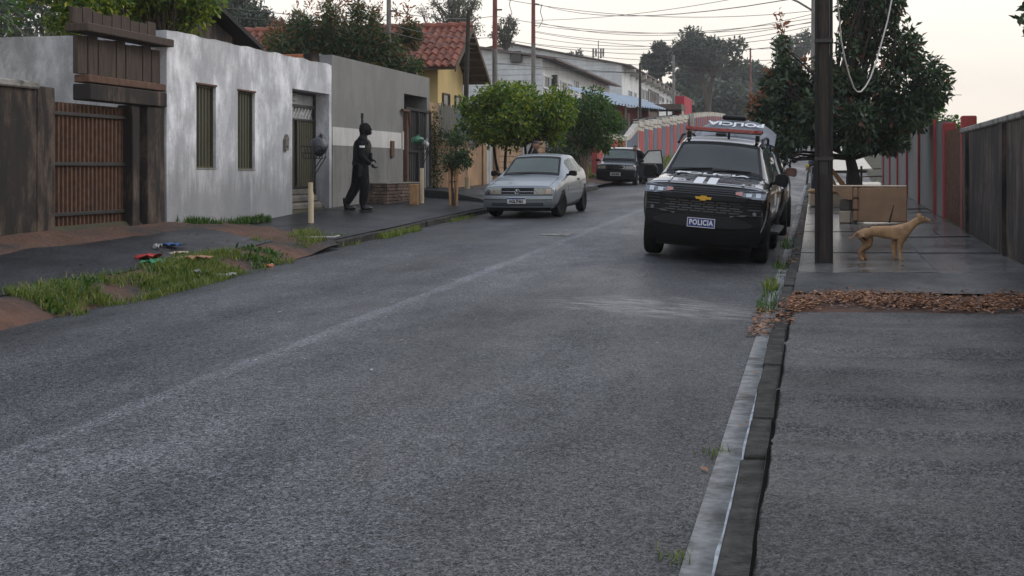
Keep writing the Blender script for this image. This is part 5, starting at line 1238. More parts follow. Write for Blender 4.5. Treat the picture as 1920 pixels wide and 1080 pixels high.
    def flank(s, name, mt, sx, y0, y1, z0, z1, off=.004, parent=None, ny=8, nz=5, th=.012):
        rows = []
        for t in fr(0, 1, ny):
            y = lerp(y0, y1, t); a = z0(y) if callable(z0) else z0; c = z1(y) if callable(z1) else z1
            rows.append([(sx * (s.side(z, y) + off), y, z) for z in fr(a, c, nz)])
        return s.put(rows, (-sx * th, 0, 0), name, mt, parent)
    def mirror(s, sx, y, z, wd, ht, mt, ml=None, out=.06):
        x = s.side(z - .04, y); b = MB(); cx = x + out + wd / 2
        for k in range(1): b.prism([(sx * (cx + px_ * wd / 2), z + pz_ * ht / 2) for px_, pz_ in ((-1, -.35), (-.9, .6), (-.55, 1), (.55, 1), (.92, .7), (1, 0), (.9, -.75), (.6, -1), (-.5, -.8))], 'y', y - .045, y + .085)
        b.prism([(sx * (cx + px_ * wd / 2 * .82), z + pz_ * ht / 2 * .8) for px_, pz_ in ((-1, -.35), (-.9, .6), (-.55, 1), (.55, 1), (.92, .7), (1, 0), (.9, -.75), (.6, -1), (-.5, -.8))], 'y', y - .078, y - .046)
        o = b.build('side_mirror', mt, s.root, 60); q = MB().tube([(sx * (x - .03), y + .03, z - ht * .3), (sx * (x + out + .04), y + .02, z - ht * .2)], .028, 6).build('bracket', M['plastic'], o)
        MB().box((sx * cx - wd * .42, y + .085, z - ht * .38), (sx * cx + wd * .42, y + .112, z + ht * .38), bev=.02).build('mirror_glass', M['chrome'], o); return o
    def windows(s, y0, y1, mt, roof_y, belt_gap=.03, side=None, mside=None, split=None, surround=True):
        ed = lambda y: s.par(y)[6] - .035
        s.wy = (y0, y1)
        for sx in (-1, 1): s.over('windshield_seal', M['plastic'], (lambda y: -ed(y) - .015) if sx < 0 else (lambda y: ed(y) - .028), (lambda y: -ed(y) + .028) if sx < 0 else (lambda y: ed(y) + .015), y0 - .02, y1 + .02, .010, nx=2)
        s.over('windshield_seal', M['plastic'], lambda y: -ed(y), ed, y1 - .025, y1 + .025, .011, ny=2); s.over('windshield_seal', M['plastic'], lambda y: -ed(y), ed, y0 - .04, y0 + .05, .011, ny=2)
        ws = s.over('windshield', mt, lambda y: -ed(y), ed, y0, y1, .007); s.ws = ws
        if side:
            for sx in (-1, 1):
                for (a, c) in side:
                    lo = lambda y: s.par(y)[5] + belt_gap
                    hi = lambda y: max(s.par(y)[5] + belt_gap + .02, s.par(y)[7] - .075)
                    s.flank('side_window', mside or mt, sx, a, c, lo, hi, .005)
    def plate(s, body, z, wd, ht, mt, ink, off, size, sx=1.0, band=None, frame=None, xo=0.0, space=1.0, bandtext=None, back=None):
        y = s.warp(xo, 0, z) - off; t = None
        o = MB().box((xo - wd / 2, y - .008, z - ht / 2), (xo + wd / 2, y + .05, z + ht / 2), bev=.006).build('number_plate', mt, s.root)
        if frame:
            b = MB()
            for q in ((-wd / 2, wd / 2, ht / 2 - .008, ht / 2), (-wd / 2, wd / 2, -ht / 2, -ht / 2 + .008), (-wd / 2, -wd / 2 + .008, -ht / 2 + .008, ht / 2 - .008), (wd / 2 - .008, wd / 2, -ht / 2 + .008, ht / 2 - .008)):
                b.box((xo + q[0], y - .012, z + q[2]), (xo + q[1], y - .0085, z + q[3]))
            b.build('frame', frame, o)
        dz = 0
        if band:
            MB().box((xo - wd / 2 + .004, y - .011, z + ht * .26), (xo + wd / 2 - .004, y - .0085, z + ht / 2 - .004)).build('band', band, o); dz = -ht * .12
        text(body, size, ink, o, (xo, y - .012, z + dz), (R(90), 0, 0), 'lettering', .0015, .004, sx, space)
        return o
# ------------------------------------------------------------------ police SUV
PYx, PYy = -1.67, 19.55
zl_, zr_ = zroad(PYx - .82, PYy + .9), zroad(PYx + .78, PYy + .9); zf_, zk_ = (zl_ + zr_) / 2, (zroad(PYx - .82, PYy + 3.8) + zroad(PYx + .78, PYy + 3.8)) / 2
pc = thing('police_car', 'black police utility vehicle with red lightbar and white hood stripes', 'car', (PYx, PYy, zf_ - (zk_ - zf_) / 2.85 * .93 + .0), rot=(math.atan((zk_ - zf_) / 2.85), math.atan((zl_ - zr_) / 1.6) + R(.6), R(-1.0)))
st = [(0, .35, .76, .86, .74, .85, 1.05, .80, 1.125, .025), (.10, .33, .80, .905, .76, .89, 1.085, .82, 1.145, .03), (.35, .32, .82, .93, .76, .905, 1.105, .80, 1.175, .04), (.9, .31, .82, .935, .76, .91, 1.11, .79, 1.21, .045), (1.32, .30, .82, .93, .76, .905, 1.12, .77, 1.245, .045),
      (2.10, .30, .82, .93, .76, .90, 1.14, .635, 1.735, .035), (2.6, .30, .82, .93, .76, .90, 1.15, .65, 1.80, .045), (4.1, .30, .82, .93, .76, .895, 1.16, .635, 1.785, .04), (4.55, .36, .80, .925, .76, .88, 1.16, .61, 1.72, .03), (4.78, .42, .76, .88, .76, .84, 1.15, .56, 1.60, .03), (4.86, .48, .70, .82, .78, .78, 1.12, .50, 1.45, .02)]
nose = lambda z: .05 + float(np.interp(z, [.2, .40, .55, .72, .84, .98, 1.06, 1.12], [.06, -.015, -.04, -.03, .0, .0, .05, .10]))
c = Car(pc, st, nose, .13, .375, (.93, 3.78), .80, M['black_paint'], .25)
c.windows(1.36, 2.06, M['pane_tint'], 2.1, side=((1.95, 2.85), (2.92, 3.75), (3.85, 4.45)))
c.hollow(((2.0, 2.85), (2.92, 3.75)), 1.1, .10, 4.3, ((-.38, 2.75), (.38, 2.75), (0, 3.5)))
c.front('fascia', M['plastic'], -.84, .84, .36, lambda x: 1.0 - max(0, abs(x) - .5) * .08, .003, nx=16, nz=8)
# lower bumper and trims
c.front('lower_bumper', M['plastic_gray'], -.72, .72, lambda x: .54 + max(0, abs(x) - .55) * .25, lambda x: .70 - max(0, abs(x) - .48) * .35, .035)
c.front('bumper_lip', M['plastic'], -.80, .80, .30, lambda x: .49 + max(0, abs(x) - .6) * .2, .012)
for sx in (-1, 1):
    c.front('bumper_blade', M['black_paint'], sx * .40, sx * .87, lambda x: .728 + .02 * (abs(x) > .62), lambda x: .752 + max(0, .56 - abs(x)) * -.3, .045, nx=12, nz=1)
    c.front('fog_pocket', M['plastic'], sx * .62, sx * .83, .80, .97, .006)
    for k in range(4): c.front('fog_slat', M['grille_gloss'], sx * .64, sx * .82, .82 + k * .042, .833 + k * .042, .016, nz=1)
    o = MB().lathe([(.028, 0), (.028, .03), (.02, .04)], (sx * .74, c.warp(.74, 0, .77) - .035, .775), 14, 'y').build('fog_lamp', M['lamp'], pc)
    hl = c.front('headlight', M['lamp'], sx * .45, sx * .875, lambda x: lerp(1.035, .985, min(1, max(0, (abs(x) - .45) / .25))), lambda x: lerp(1.075, 1.115, min(1, (abs(x) - .45) / .35)), .012, nx=12)
    c.front('indicator', M['pink_lens'], sx * .455, sx * .545, lambda x: lerp(1.038, 1.02, (abs(x) - .455) / .09), lambda x: lerp(1.07, 1.08, (abs(x) - .455) / .09), .022, hl, nx=4)
    c.front('projector', M['chrome'], sx * .60, sx * .68, 1.015, 1.065, .02, hl, nx=5); c.front('projector', M['chrome'], sx * .74, sx * .81, 1.01, 1.075, .02, hl, nx=5)
    c.front('brow', M['black_paint'], sx * .56, sx * .87, lambda x: lerp(1.075, 1.088, (abs(x) - .56) / .31), lambda x: lerp(1.088, 1.10, (abs(x) - .56) / .31), .021, hl, nx=6, nz=1)
gr = c.front('grille', M['plastic'], -.46, .46, .99, 1.095, .004)
for k in range(3): c.front('grille_bar', M['grille_gloss'], -.45, .45, 1.005 + k * .03, 1.018 + k * .03, .014, gr, nz=1)
gr = c.front('lower_grille', M['plastic'], -.58, .58, lambda x: .735, lambda x: .925 - max(0, abs(x) - .5) * .6, .006)
for k in range(5):
    for j in range(6):
        x0 = -.55 + j * .185 + (.06 if k % 2 else 0); c.front('grille_bar', M['grille_gloss'], x0, min(.57, x0 + .15), .755 + k * .034, .770 + k * .034, .018, gr, nx=3, nz=1)
c.front('grille_beam', M['plastic_gray'], -.60, .60, .932, .985, .024)
y = c.warp(0, 0, .955) - .034; b = MB(); sl = .018
b.prism([(-.055, .872), (.045, .872), (.052, .893), (.128, .893), (.118 + .02, .934), (.055, .934), (.055, .955), (-.045, .955), (-.052, .934), (-.138, .934), (-.118, .893), (-.055, .893)], 'y', y - .012, y + .02)
b.v = [(p[0] * .86, p[1], (p[2] - .915) * .86 + .957) for p in b.v]; b.build('emblem', M['gold'], pc)
c.plate('POLICIA', .60, .40, .135, M['plate_blue'], M['white'], .055, .105, .80, frame=M['white'], space=1.12)
# hood stripes and lettering
for (x0, x1) in ((-.175, -.045), (.02, .15)): c.over('hood_stripe', M['white'], x0, x1, .035, .62, .003, nx=3, ny=12, th=.006)
text('POLÍCIA', .30, M['white'], pc, (0, 1.06, c.top(0, 1.06) + .006), (math.atan((c.top(0, 1.15) - c.top(0, .8)) / .35), 0, 0), 'lettering', .002, .010, 1.0)
for sx in (-1, 1): c.over('hood_crease', M['black_paint'], sx * .52, sx * .56, .06, 1.25, .012, nx=3, ny=12)
for sx, x0 in ((-1, -.62), (-1, -.02)): MB().tube([(x0, 1.30, c.top(x0, 1.30) + .03), (x0 + .3, 1.345, c.top(x0 + .3, 1.345) + .025), (x0 + .58, 1.37, c.top(x0 + .58, 1.37) + .03)], .012, 5).build('wiper', M['plastic'], pc)
c.over('sticker', M['white'], -.60, -.36, 1.255, 1.30, .006, nx=3, ny=3)
for sx in (-1, 1):
    c.mirror(sx, 1.55, 1.24, .21, .20, M['plastic'])
    zs = [(sx * .665, 2.02, 1.72), (sx * .645, 2.3, 1.845), (sx * .65, 3.0, 1.88), (sx * .64, 3.9, 1.865), (sx * .63, 4.2, 1.79)]
    MB().tube(zs, .022, 6).build('roof_rail', M['plastic'], pc)
    MB().box((sx * .95 - .10, 1.45, .40), (sx * .95 + .10, 3.2, .45), bev=.015).build('side_step', M['plastic_gray'], pc)
    for k in range(4): MB().box((sx * (.88 + k * .045) - .012, 1.5, .451), (sx * (.88 + k * .045) + .012, 3.15, .458)).build('tread', M['chrome'], pc)
    c.flank('arch_trim', M['plastic'], sx, .40, .52, .40, .95, .012); c.flank('door_marking', M['white'], sx, 2.0, 2.5, .82, 1.0, .004); c.flank('door_marking', M['white'], sx, 3.0, 3.5, .62, .9, .004); c.flank('side_moulding', M['plastic'], sx, 1.5, 3.3, .58, .66, .012)
    for y_ in (2.7, 3.6): c.flank('door_handle', M['black_paint'], sx, y_, y_ + .18, 1.03, 1.065, .03)
    c.flank('door_gap', M['ink'], sx, 2.878, 2.890, .45, 1.15, .002, ny=1); c.flank('door_gap', M['ink'], sx, 1.40, 1.412, .45, 1.10, .002, ny=1)
c.over('roof_panel', M['white'], -.50, .50, 2.14, 2.75, .006)  # bright reflection on the black roof, painted as a white panel
# lightbar
zz = 1.965; lbr = MB()
rows = [(-.62, 2.40), (-.50, 2.30), (0, 2.25), (.50, 2.30), (.62, 2.40)]
for (a, c2) in zip(rows[:-1], rows[1:]):
    b_ = MB(); p = [(a[0], a[1]), (c2[0], c2[1]), (c2[0], c2[1] + .25), (a[0], a[1] + .25)]; lbr.prism(p, 'z', zz - .026, zz + .026)
lb = lbr.build('lightbar', M['red_light'], pc)
for k in range(11): x = -.57 + k * .114; yy_ = np.interp(abs(x), [0, .5, .62], [2.25, 2.30, 2.40]); MB().box((x - .045, yy_ - .012, zz - .018), (x + .045, yy_ + .03, zz + .018), bev=.006).build('light_module', M['red_light'], lb)
MB().box((-.60, 2.36, zz - .045), (.60, 2.60, zz - .028)).build('base', M['plastic'], lb)
for x in (-.55, .55): MB().box((x - .03, 2.38, 1.80), (x + .03, 2.5, zz - .055)).build('foot', M['plastic'], lb)
MB().tube([(.1, 2.3, 1.82), (.1, 2.3, 1.93)], .02, 8).build('antenna_base', M['plastic'], pc)
# raised tailgate, hinged at the roof rear
tg = bpy.data.objects.new('tailgate', None); link(tg, pc); tg.location = (0, 4.25, 1.80); tg.rotation_euler = (R(18), 0, 0)
def tgp(x, v): e = (abs(x) / .74) ** 3; return (x * (1 - .04 * v), v - .05 * e, .05 - .20 * e * (0.35 + .65 * v) - .06 * (v - .5) ** 2)
rows = [[tgp(x, v) for x in fr(-.74, .74, 16)] for v in fr(0, 1.15, 8)]
c.put(rows, (0, 0, -.04), 'panel', M['tailgate_blue'], tg)
rows = [[(tgp(x, v)[0], tgp(x, v)[1], tgp(x, v)[2] + .006) for x in fr(-.58, .58, 12)] for v in fr(.10, .52, 5)]; c.put(rows, (0, 0, -.004), 'rear_window', M['glass'], tg)
text('POLÍCIA', .26, M['white'], tg, (0, .78, .062), (R(-2), 0, R(180)), 'lettering', .002, .008, 1.05)
MB().box((-.28, 1.0, .05), (.15, 1.10, .13), bev=.02).build('spoiler', M['plastic'], tg); MB().box((-.30, .02, .06), (-.1, .12, .10), bev=.02).build('hinge_cover', M['plastic'], tg)
MB().tube([(.66, .08, -.04), (.72, -.1, -.5)], .015, 6).build('gas_strut', M['plastic'], tg)
# ------------------------------------------------------------------ dark SUV behind the police car
x0, y0 = -1.47, 25.1
bk = thing('parked_car', 'dark car with a brown mirror mostly hidden behind the police vehicle', 'car', (x0, y0, zroad(x0, y0 + 2) - .04), rot=(math.atan((zroad(x0, y0 + 3.5) - zroad(x0, y0 + .8)) / 2.7), R(1), R(-.5)))
st2 = [(0, .30, .74, .84, .65, .82, .88, .74, .97, .03), (.12, .28, .78, .885, .68, .86, .93, .76, 1.0, .03), (.9, .28, .80, .91, .70, .88, 1.0, .75, 1.08, .04), (1.2, .28, .80, .91, .70, .88, 1.03, .73, 1.12, .04), (1.95, .28, .80, .91, .70, .875, 1.05, .60, 1.58, .03), (2.5, .28, .80, .91, .7, .875, 1.06, .61, 1.63, .03), (3.7, .30, .80, .905, .7, .87, 1.07, .59, 1.60, .03), (4.2, .40, .74, .86, .72, .82, 1.06, .54, 1.42, .03), (4.3, .48, .68, .80, .72, .76, 1.02, .5, 1.2, .02)]
c = Car(bk, st2, lambda z: .05, .12, .34, (.85, 3.5), .79, M['black_paint'], .22)
c.windows(1.24, 1.9, M['glass'], 2, side=((1.85, 2.6), (2.68, 3.5)))
for sx in (-1, 1):
    c.front('headlight', M['lamp'], sx * .5, sx * .84, .80, .92, .01); c.mirror(sx, 1.4, 1.20, .24, .17, M['brown_paint'])
    c.flank('door_marking', M['white'], sx, 1.6, 1.9, .7, .98, .004)
c.front('grille', M['plastic'], -.45, .45, .70, .88, .008); c.front('bumper', M['plastic'], -.74, .74, .32, .55, .012)
# ------------------------------------------------------------------ silver hatchback
x0, y0 = -6.20, 27.75
zf_, zk_ = (zroad(x0 - .7, y0 + .8) + zroad(x0 + .7, y0 + .8)) / 2, (zroad(x0 - .7, y0 + 3.3) + zroad(x0 + .7, y0 + 3.3)) / 2
gl = thing('parked_car', 'silver two door hatchback parked against the left kerb', 'car', (x0, y0, zf_ - (zk_ - zf_) / 2.47 * .8 + .0), rot=(math.atan((zk_ - zf_) / 2.47), math.atan((zroad(x0 - .7, y0 + .8) - zroad(x0 + .7, y0 + .8)) / 1.4), R(-1.5)))
st3 = [(0, .21, .68, .765, .42, .755, .60, .71, .672, .012), (.10, .19, .70, .80, .44, .78, .645, .71, .695, .015), (.5, .18, .72, .82, .46, .80, .73, .70, .765, .02), (1.02, .18, .73, .825, .48, .805, .82, .675, .85, .02), (1.16, .18, .73, .825, .48, .805, .84, .665, .88, .03), (1.90, .18, .73, .825, .48, .80, .885, .55, 1.29, .03), (2.35, .18, .73, .825, .48, .80, .90, .56, 1.335, .03), (3.0, .18, .73, .82, .48, .79, .92, .545, 1.315, .03), (3.5, .22, .70, .80, .48, .765, .93, .50, 1.20, .03), (3.72, .26, .66, .76, .5, .72, .90, .58, .98, .02), (3.80, .32, .60, .70, .5, .66, .82, .55, .86, .02)]
nose = lambda z: .03 + float(np.interp(z, [.15, .30, .44, .50, .58, .66, .72], [.05, -.02, -.035, .0, .01, .05, .10]))
c = Car(gl, st3, nose, .12, .285, (.80, 3.27), .70, M['silver_paint'], .18)
c.windows(1.20, 1.84, M['pane'], 1.9, side=((1.80, 2.62), (2.72, 3.30)), mside=M['pane'])
c.hollow(((1.82, 2.62), (2.72, 3.25)), .95, .08, 3.2, ((-.34, 2.25), (.34, 2.25), (0, 3.0)))
for sx in (-1, 1):
    hl = c.front('headlight', M['lamp_dim'], sx * .36, sx * .72, lambda x: .515, lambda x: .652 - max(0, abs(x) - .62) * .2, .014, nx=10)
    c.front('indicator', M['sofa_pale'] if sx > 0 else M['lamp'], sx * .61, sx * .715, .52, .63, .020, hl, nx=4)
    c.mirror(sx, 1.42, .93, .17, .12, M['plastic'], out=.04); c.flank('rub_strip', M['silver_paint'], sx, .95, 2.9, .46, .51, .012); c.flank('door_gap', M['ink'], sx, 2.63, 2.645, .25, .9, .002, ny=1); c.flank('door_gap', M['ink'], sx, 1.30, 1.315, .25, .86, .002, ny=1); c.flank('door_handle', M['plastic'], sx, 2.40, 2.54, .76, .80, .015)
gr = c.front('grille', M['plastic'], -.355, .355, .525, .655, .006)
c.front('grille_bar', M['silver_paint'], -.35, .35, .567, .583, .016, gr, nz=1); c.front('grille_bar', M['plastic_gray'], -.34, .34, .535, .543, .014, gr, nz=1); c.front('grille_bar', M['plastic_gray'], -.34, .34, .605, .613, .014, gr, nz=1)
y = c.warp(0, 0, .575) - .022; b = MB()
ri = [(math.cos(t * math.pi / 10), math.sin(t * math.pi / 10)) for t in range(21)]
b.tube([(.05 * q[0], y, .575 + .05 * q[1]) for q in ri], .006, 5)
b.tube([(-.024, y, .617), (0, y, .578), (.024, y, .617)], .005, 4); b.tube([(-.042, y, .595), (-.020, y, .535), (0, y, .572), (.020, y, .535), (.042, y, .595)], .005, 4)
b.build('emblem', M['chrome'], gl)
c.front('bumper', M['silver_paint'], -.76, .76, .22, .49, .03, nz=4); c.front('bumper_slot', M['plastic'], -.56, .56, .275, .335, .036)
for z in (.29, .315): c.front('slot_bar', M['silver_paint'], -.55, .55, z - .004, z + .006, .046, nz=1)
c.front('valance', M['plastic'], -.70, .70, .16, .235, .034); c.front('bumper_gap', M['ink'], -.75, .75, .490, .513, .010, nz=1); c.front('bumper_strip', M['plastic_gray'], -.75, .75, .395, .412, .036, nz=1)
for sx in (-1, 1): c.over('hood_gap', M['ink'], sx * .655, sx * .662, .03, 1.10, .003, nx=1, ny=12, th=.006)
c.over('hood_gap', M['ink'], -.66, .66, .022, .032, .004, nx=10, ny=1, th=.006)
c.plate('AGL7H61', .385, .40, .13, M['plate_white'], M['ink'], .045, .095, .82, band=M['plate_blue'])
MB().tube([(-.5, 1.12, c.top(.5, 1.12) + .02), (.0, 1.17, c.top(0, 1.17) + .02)], .008, 5).build('wiper', M['plastic'], gl)
c.wheels[0].rotation_euler.z += R(-12); c.wheels[1].rotation_euler.z += R(-12)
# ------------------------------------------------------------------ small dark boxy hatchback up the street, driver's door open
x0, y0 = -7.42, 50.0
zf_, zk_ = zroad(-7.4, y0 + .7) + .0, zroad(-7.4, y0 + 3.1) + .0
fi = thing('parked_car', 'small boxy dark hatchback on the verge with its door open', 'car', (x0, y0, zf_ - (zk_ - zf_) * .3), rot=(math.atan((zk_ - zf_) / 2.36), R(1.5), R(1.5)))
st4 = [(0, .24, .66, .72, .45, .72, .70, .66, .80, .01), (.08, .22, .70, .765, .46, .755, .73, .68, .825, .015), (.9, .20, .71, .775, .5, .765, .82, .68, .90, .02), (1.05, .20, .71, .775, .5, .765, .84, .67, .93, .02), (1.65, .2, .71, .775, .5, .765, .88, .585, 1.37, .02), (2.2, .2, .71, .775, .5, .765, .89, .59, 1.42, .02), (3.3, .22, .71, .77, .5, .76, .90, .58, 1.41, .02), (3.6, .28, .68, .75, .5, .73, .88, .6, 1.0, .02), (3.68, .34, .62, .7, .5, .68, .8, .58, .9, .02)]
c = Car(fi, st4, lambda z: .02 + float(np.interp(z, [.2, .5, .8], [.0, -.02, .05])), .06, .27, (.75, 3.11), .665, M['navy_paint'], .16)
c.windows(1.10, 1.60, M['pane'], 1.7, side=((1.66, 2.45), (2.52, 3.25)))
c.hollow(((1.68, 2.45), (2.52, 3.2)), .9, .08, 3.2, ((-.32, 2.1), (.32, 2.1), (0, 2.9)))
c.over('roof_panel', M['silver_paint'], -.55, .55, 1.68, 3.3, .006)  # sky reflection on the dark roof, put in as a silver coloured panel
for sx in (-1, 1):
    c.front('headlight', M['lamp_dim'], sx * .38, sx * .69, .64, .755, .012, nx=6); c.mirror(sx, 1.25, .93, .16, .11, M['plastic'], out=.03)
gr = c.front('grille', M['chrome'], -.34, .34, .655, .765, .012); c.front('grille_opening', M['plastic'], -.31, .31, .68, .742, .02, gr)
c.front('bumper', M['plastic'], -.72, .72, .24, .60, .02); c.plate('AHD 8083', .44, .40, .13, M['plate_grey'], M['ink'], .03, .09, .75)
dr = bpy.data.objects.new('door', None); link(dr, fi); dr.location = (.765, 1.28, 0); dr.rotation_euler = (0, 0, R(-52))
MB().box((-.04, 0, .28), (.01, 1.1, .86), bev=.015).build('panel', M['navy_paint'], dr)
b = MB(); b.tube([(-.03, .02, .86), (-.10, .45, 1.33), (-.10, 1.02, 1.36), (-.02, 1.08, .86)], .03, 6); b.build('window_frame', M['plastic'], dr)
b = MB(); b.add([(-.03, .05, .86), (-.10, .46, 1.31), (-.10, 1.0, 1.34), (-.03, 1.06, .86), (-.022, .05, .86), (-.092, .46, 1.31), (-.092, 1.0, 1.34), (-.022, 1.06, .86)], [(0, 1, 2, 3), (7, 6, 5, 4), (0, 4, 5, 1), (1, 5, 6, 2), (2, 6, 7, 3), (3, 7, 4, 0)]); b.build('window', M['glass_side'], dr)
# ================================================================== PEOPLE AND THE DOG
def skinned(name, J, E, rootj, mt, parent, sub=2, flat=None):
    """one continuous skin over joints {name: (pos, radius or (rx, ry))}"""
    ks = list(J); ix = {k: i for i, k in enumerate(ks)}
    me = bpy.data.meshes.new(name); me.from_pydata([J[k][0] for k in ks], [(ix[a], ix[b]) for a, b in E], [])
    o = bpy.data.objects.new(name, me); link(o)
    o.modifiers.new('s', 'SKIN').use_smooth_shade = True
    if not me.skin_vertices: me.skin_vertices.new(name='skin') if hasattr(me.skin_vertices, 'new') else None
    for i, k in enumerate(ks):
        r = J[k][1]; sv = me.skin_vertices[0].data[i]; sv.radius = r if hasattr(r, '__len__') else (r, r); sv.use_root = (k == rootj)
    m = o.modifiers.new('u', 'SUBSURF'); m.levels = sub; m.render_levels = sub
    dg = bpy.context.evaluated_depsgraph_get(); m2 = bpy.data.meshes.new_from_object(o.evaluated_get(dg)); m2.name = name
    m2.materials.clear(); m2.materials.append(mt); m2.polygons.foreach_set('use_smooth', [True] * len(m2.polygons))
    bpy.data.objects.remove(o, do_unlink=True); q = bpy.data.objects.new(name, m2); return link(q, parent)
def hand(parent, wrist, direction, palm_n, mt, k=1.0):
    """palm with four unequal bent fingers and a side thumb"""
    d = Vector(direction).normalized(); n = Vector(palm_n); n = (n - d * n.dot(d)).normalized(); s = d.cross(n); w_ = Vector(wrist)
    J = {'w': (w_, (.022 * k, .030 * k)), 'p': (w_ + d * .05 * k, (.017 * k, .040 * k)), 'k': (w_ + d * .09 * k, (.014 * k, .040 * k))}
    o = skinned('hand', J, [('w', 'p'), ('p', 'k')], 'w', mt, parent, 1)
    for i, ln in enumerate((.072, .082, .076, .058)):
        b_ = w_ + d * .085 * k + s * (i - 1.5) * .019 * k
        p1 = b_ + (d * .9 + n * .25).normalized() * ln * .45 * k; p2 = p1 + (d * .55 + n * .8).normalized() * ln * .33 * k; p3 = p2 + (d * .1 + n).normalized() * ln * .25 * k
        MB().tube([b_, p1, p2, p3], [.0095 * k, .009 * k, .0082 * k, .006 * k], 7).build('finger', mt, o, 60)
    b_ = w_ + d * .02 * k - s * .032 * k; MB().tube([b_, b_ + (d * .6 - s * .7).normalized() * .035 * k, b_ + (d * .9 - s * .4 + n * .3).normalized() * .065 * k], [.012 * k, .0105 * k, .008 * k], 7).build('thumb', mt, o, 60)
    return o
def face(parent, c, r, fwd, up, skin):
    """nose, eyes, mouth, ears on a head of radius r looking along fwd"""
    f = Vector(fwd).normalized(); u = Vector(up); u = (u - f * u.dot(f)).normalized(); s = f.cross(u); c = Vector(c)
    MB().tube([c + f * r * .93 + u * r * .15, c + f * r * 1.16 - u * r * .2, c + f * r * .95 - u * r * .28], [r * .08, r * .16, r * .1], 7).build('nose', skin, parent, 60)
    for e in (-1, 1):
        MB().blob(c + f * r * .90 + s * e * r * .36 + u * r * .12, (r * .11, r * .11, r * .08), 1, 0, nu=8, nv=6).build('eye', M['ink'], parent, 60)
        MB().blob(c + s * e * r * .93, (r * .16, r * .12, r * .25), 1, 0, nu=8, nv=6).build('ear', skin, parent, 60)
    MB().tube([c + f * r * .90 - u * r * .50 - s * r * .25, c + f * r * .97 - u * r * .5, c + f * r * .90 - u * r * .50 + s * r * .25], r * .06, 6).build('mouth', M['red_wall'], parent, 60)
# ---- officer
o0 = on(676, 396, 'left'); ox, oy = o0.x, o0.y
of = thing('person', 'person in black tactical uniform and balaclava walking beside the grey wall', 'person', (ox, oy, gz(ox, oy)), R(24))
J = {'pel': ((0, 0, .96), (.15, .165)), 'bel': ((.01, 0, 1.12), (.145, .165)), 'che': ((.03, 0, 1.34), (.165, .195)), 'sho': ((.03, 0, 1.46), (.12, .17)), 'nek': ((.06, 0, 1.555), .068), 'hd': ((.085, 0, 1.655), (.098, .09)), 'hd2': ((.095, 0, 1.72), (.085, .08)),
     'hr': ((.02, -.10, .86), .15), 'kr': ((.08, -.125, .50), .112), 'cr': ((.05, -.13, .30), .098), 'ar': ((.03, -.12, .12), .075), 'hl': ((-.02, .10, .86), .15), 'kl': ((-.09, .125, .50), .112), 'cl': ((-.20, .125, .30), .098), 'al': ((-.29, .125, .13), .072),
     'sr': ((.01, -.215, 1.43), .10), 'er': ((-.03, -.265, 1.15), .085), 'mr': ((.08, -.25, 1.04), .07), 'wr': ((.20, -.22, .965), .042), 'sl': ((.03, .215, 1.43), .085), 'el': ((.02, .265, 1.15), .066), 'wl': ((.20, .16, 1.06), .042)}
E = [('pel', 'bel'), ('bel', 'che'), ('che', 'sho'), ('sho', 'nek'), ('nek', 'hd'), ('hd', 'hd2'), ('pel', 'hr'), ('hr', 'kr'), ('kr', 'cr'), ('cr', 'ar'), ('pel', 'hl'), ('hl', 'kl'), ('kl', 'cl'), ('cl', 'al'), ('sho', 'sr'), ('sr', 'er'), ('er', 'mr'), ('mr', 'wr'), ('sho', 'sl'), ('sl', 'el'), ('el', 'wl')]
skinned('body', J, E, 'pel', M['black_cloth'], of)
for (a, t_) in (((.03, -.12), 0), ((-.29, .125), 1)):
    b = MB(); x, y = a
    b.tube([(x, y, .30 - .03 * t_), (x - .0, y, .17), (x + .02, y, .085)], [.072, .062, .060], 12); b.blob((x + .085, y, .062), (.125, .052, .052), 1, 0, nu=14, nv=8); b.box((x - .07, y - .05, 0), (x + .21, y + .05, .032), bev=.014)
    b.build('boot', M['boot'], of, 50)
b = MB(); n = 20; rows = []
for z, rx, ry, cx in ((1.02, .165, .18, .01), (1.08, .18, .195, .02), (1.22, .188, .205, .03), (1.36, .19, .21, .04), (1.44, .165, .17, .04), (1.485, .12, .12, .04)):
    rows.append([(cx + rx * math.cos(2 * math.pi * k / n), ry * math.sin(2 * math.pi * k / n), z) for k in range(n + 1)])
b.grid(rows); vs = b.build('vest', M['black_gear'], of, 60)
for k in range(4): MB().box((.17 + .005 * k, -.15 + k * .08, 1.07), (.235, -.085 + k * .08, 1.21), bev=.015).build('pouch', M['black_gear'], vs)
b = MB(); b.grid([[(.005 + .178 * math.cos(2 * math.pi * k / n), .187 * math.sin(2 * math.pi * k / n), z) for k in range(n + 1)] for z in (.955, 1.01)]); b.build('belt', M['black_gear'], of, 60)
MB().box((-.07, -.225, .70), (.05, -.17, .98), bev=.02).build('holster', M['black_gear'], of); MB().box((-.18, -.14, .93), (-.10, -.04, 1.05), bev=.02).build('pouch', M['black_gear'], of)
MB().box((.13, -.165, .42), (.165, -.07, .58), bev=.015).build('knee_pad', M['black_gear'], of)
hd = MB().blob((.095, 0, 1.69), (.128, .105, .14), 1, 0, nu=18, nv=12).build('balaclava', M['black_cloth'], of, 60)
MB().blob((.185, 0, 1.625), (.05, .06, .05), 1, 0, nu=12, nv=8).build('mask', M['black_gear'], hd, 60)
MB().box((.195, -.075, 1.66), (.24, .075, 1.715), bev=.015).build('goggles', M['glass'], hd)
face(hd, (.095, 0, 1.69), .10, (1, 0, -.15), (0, 0, 1), M['black_cloth'])
hand(of, (.20, -.22, .965), (.75, .1, -.65), (.5, .3, .7), M['black_gear']); hand(of, (.20, .16, 1.06), (1, -.2, -.1), (0, -.3, -1), M['black_gear'])
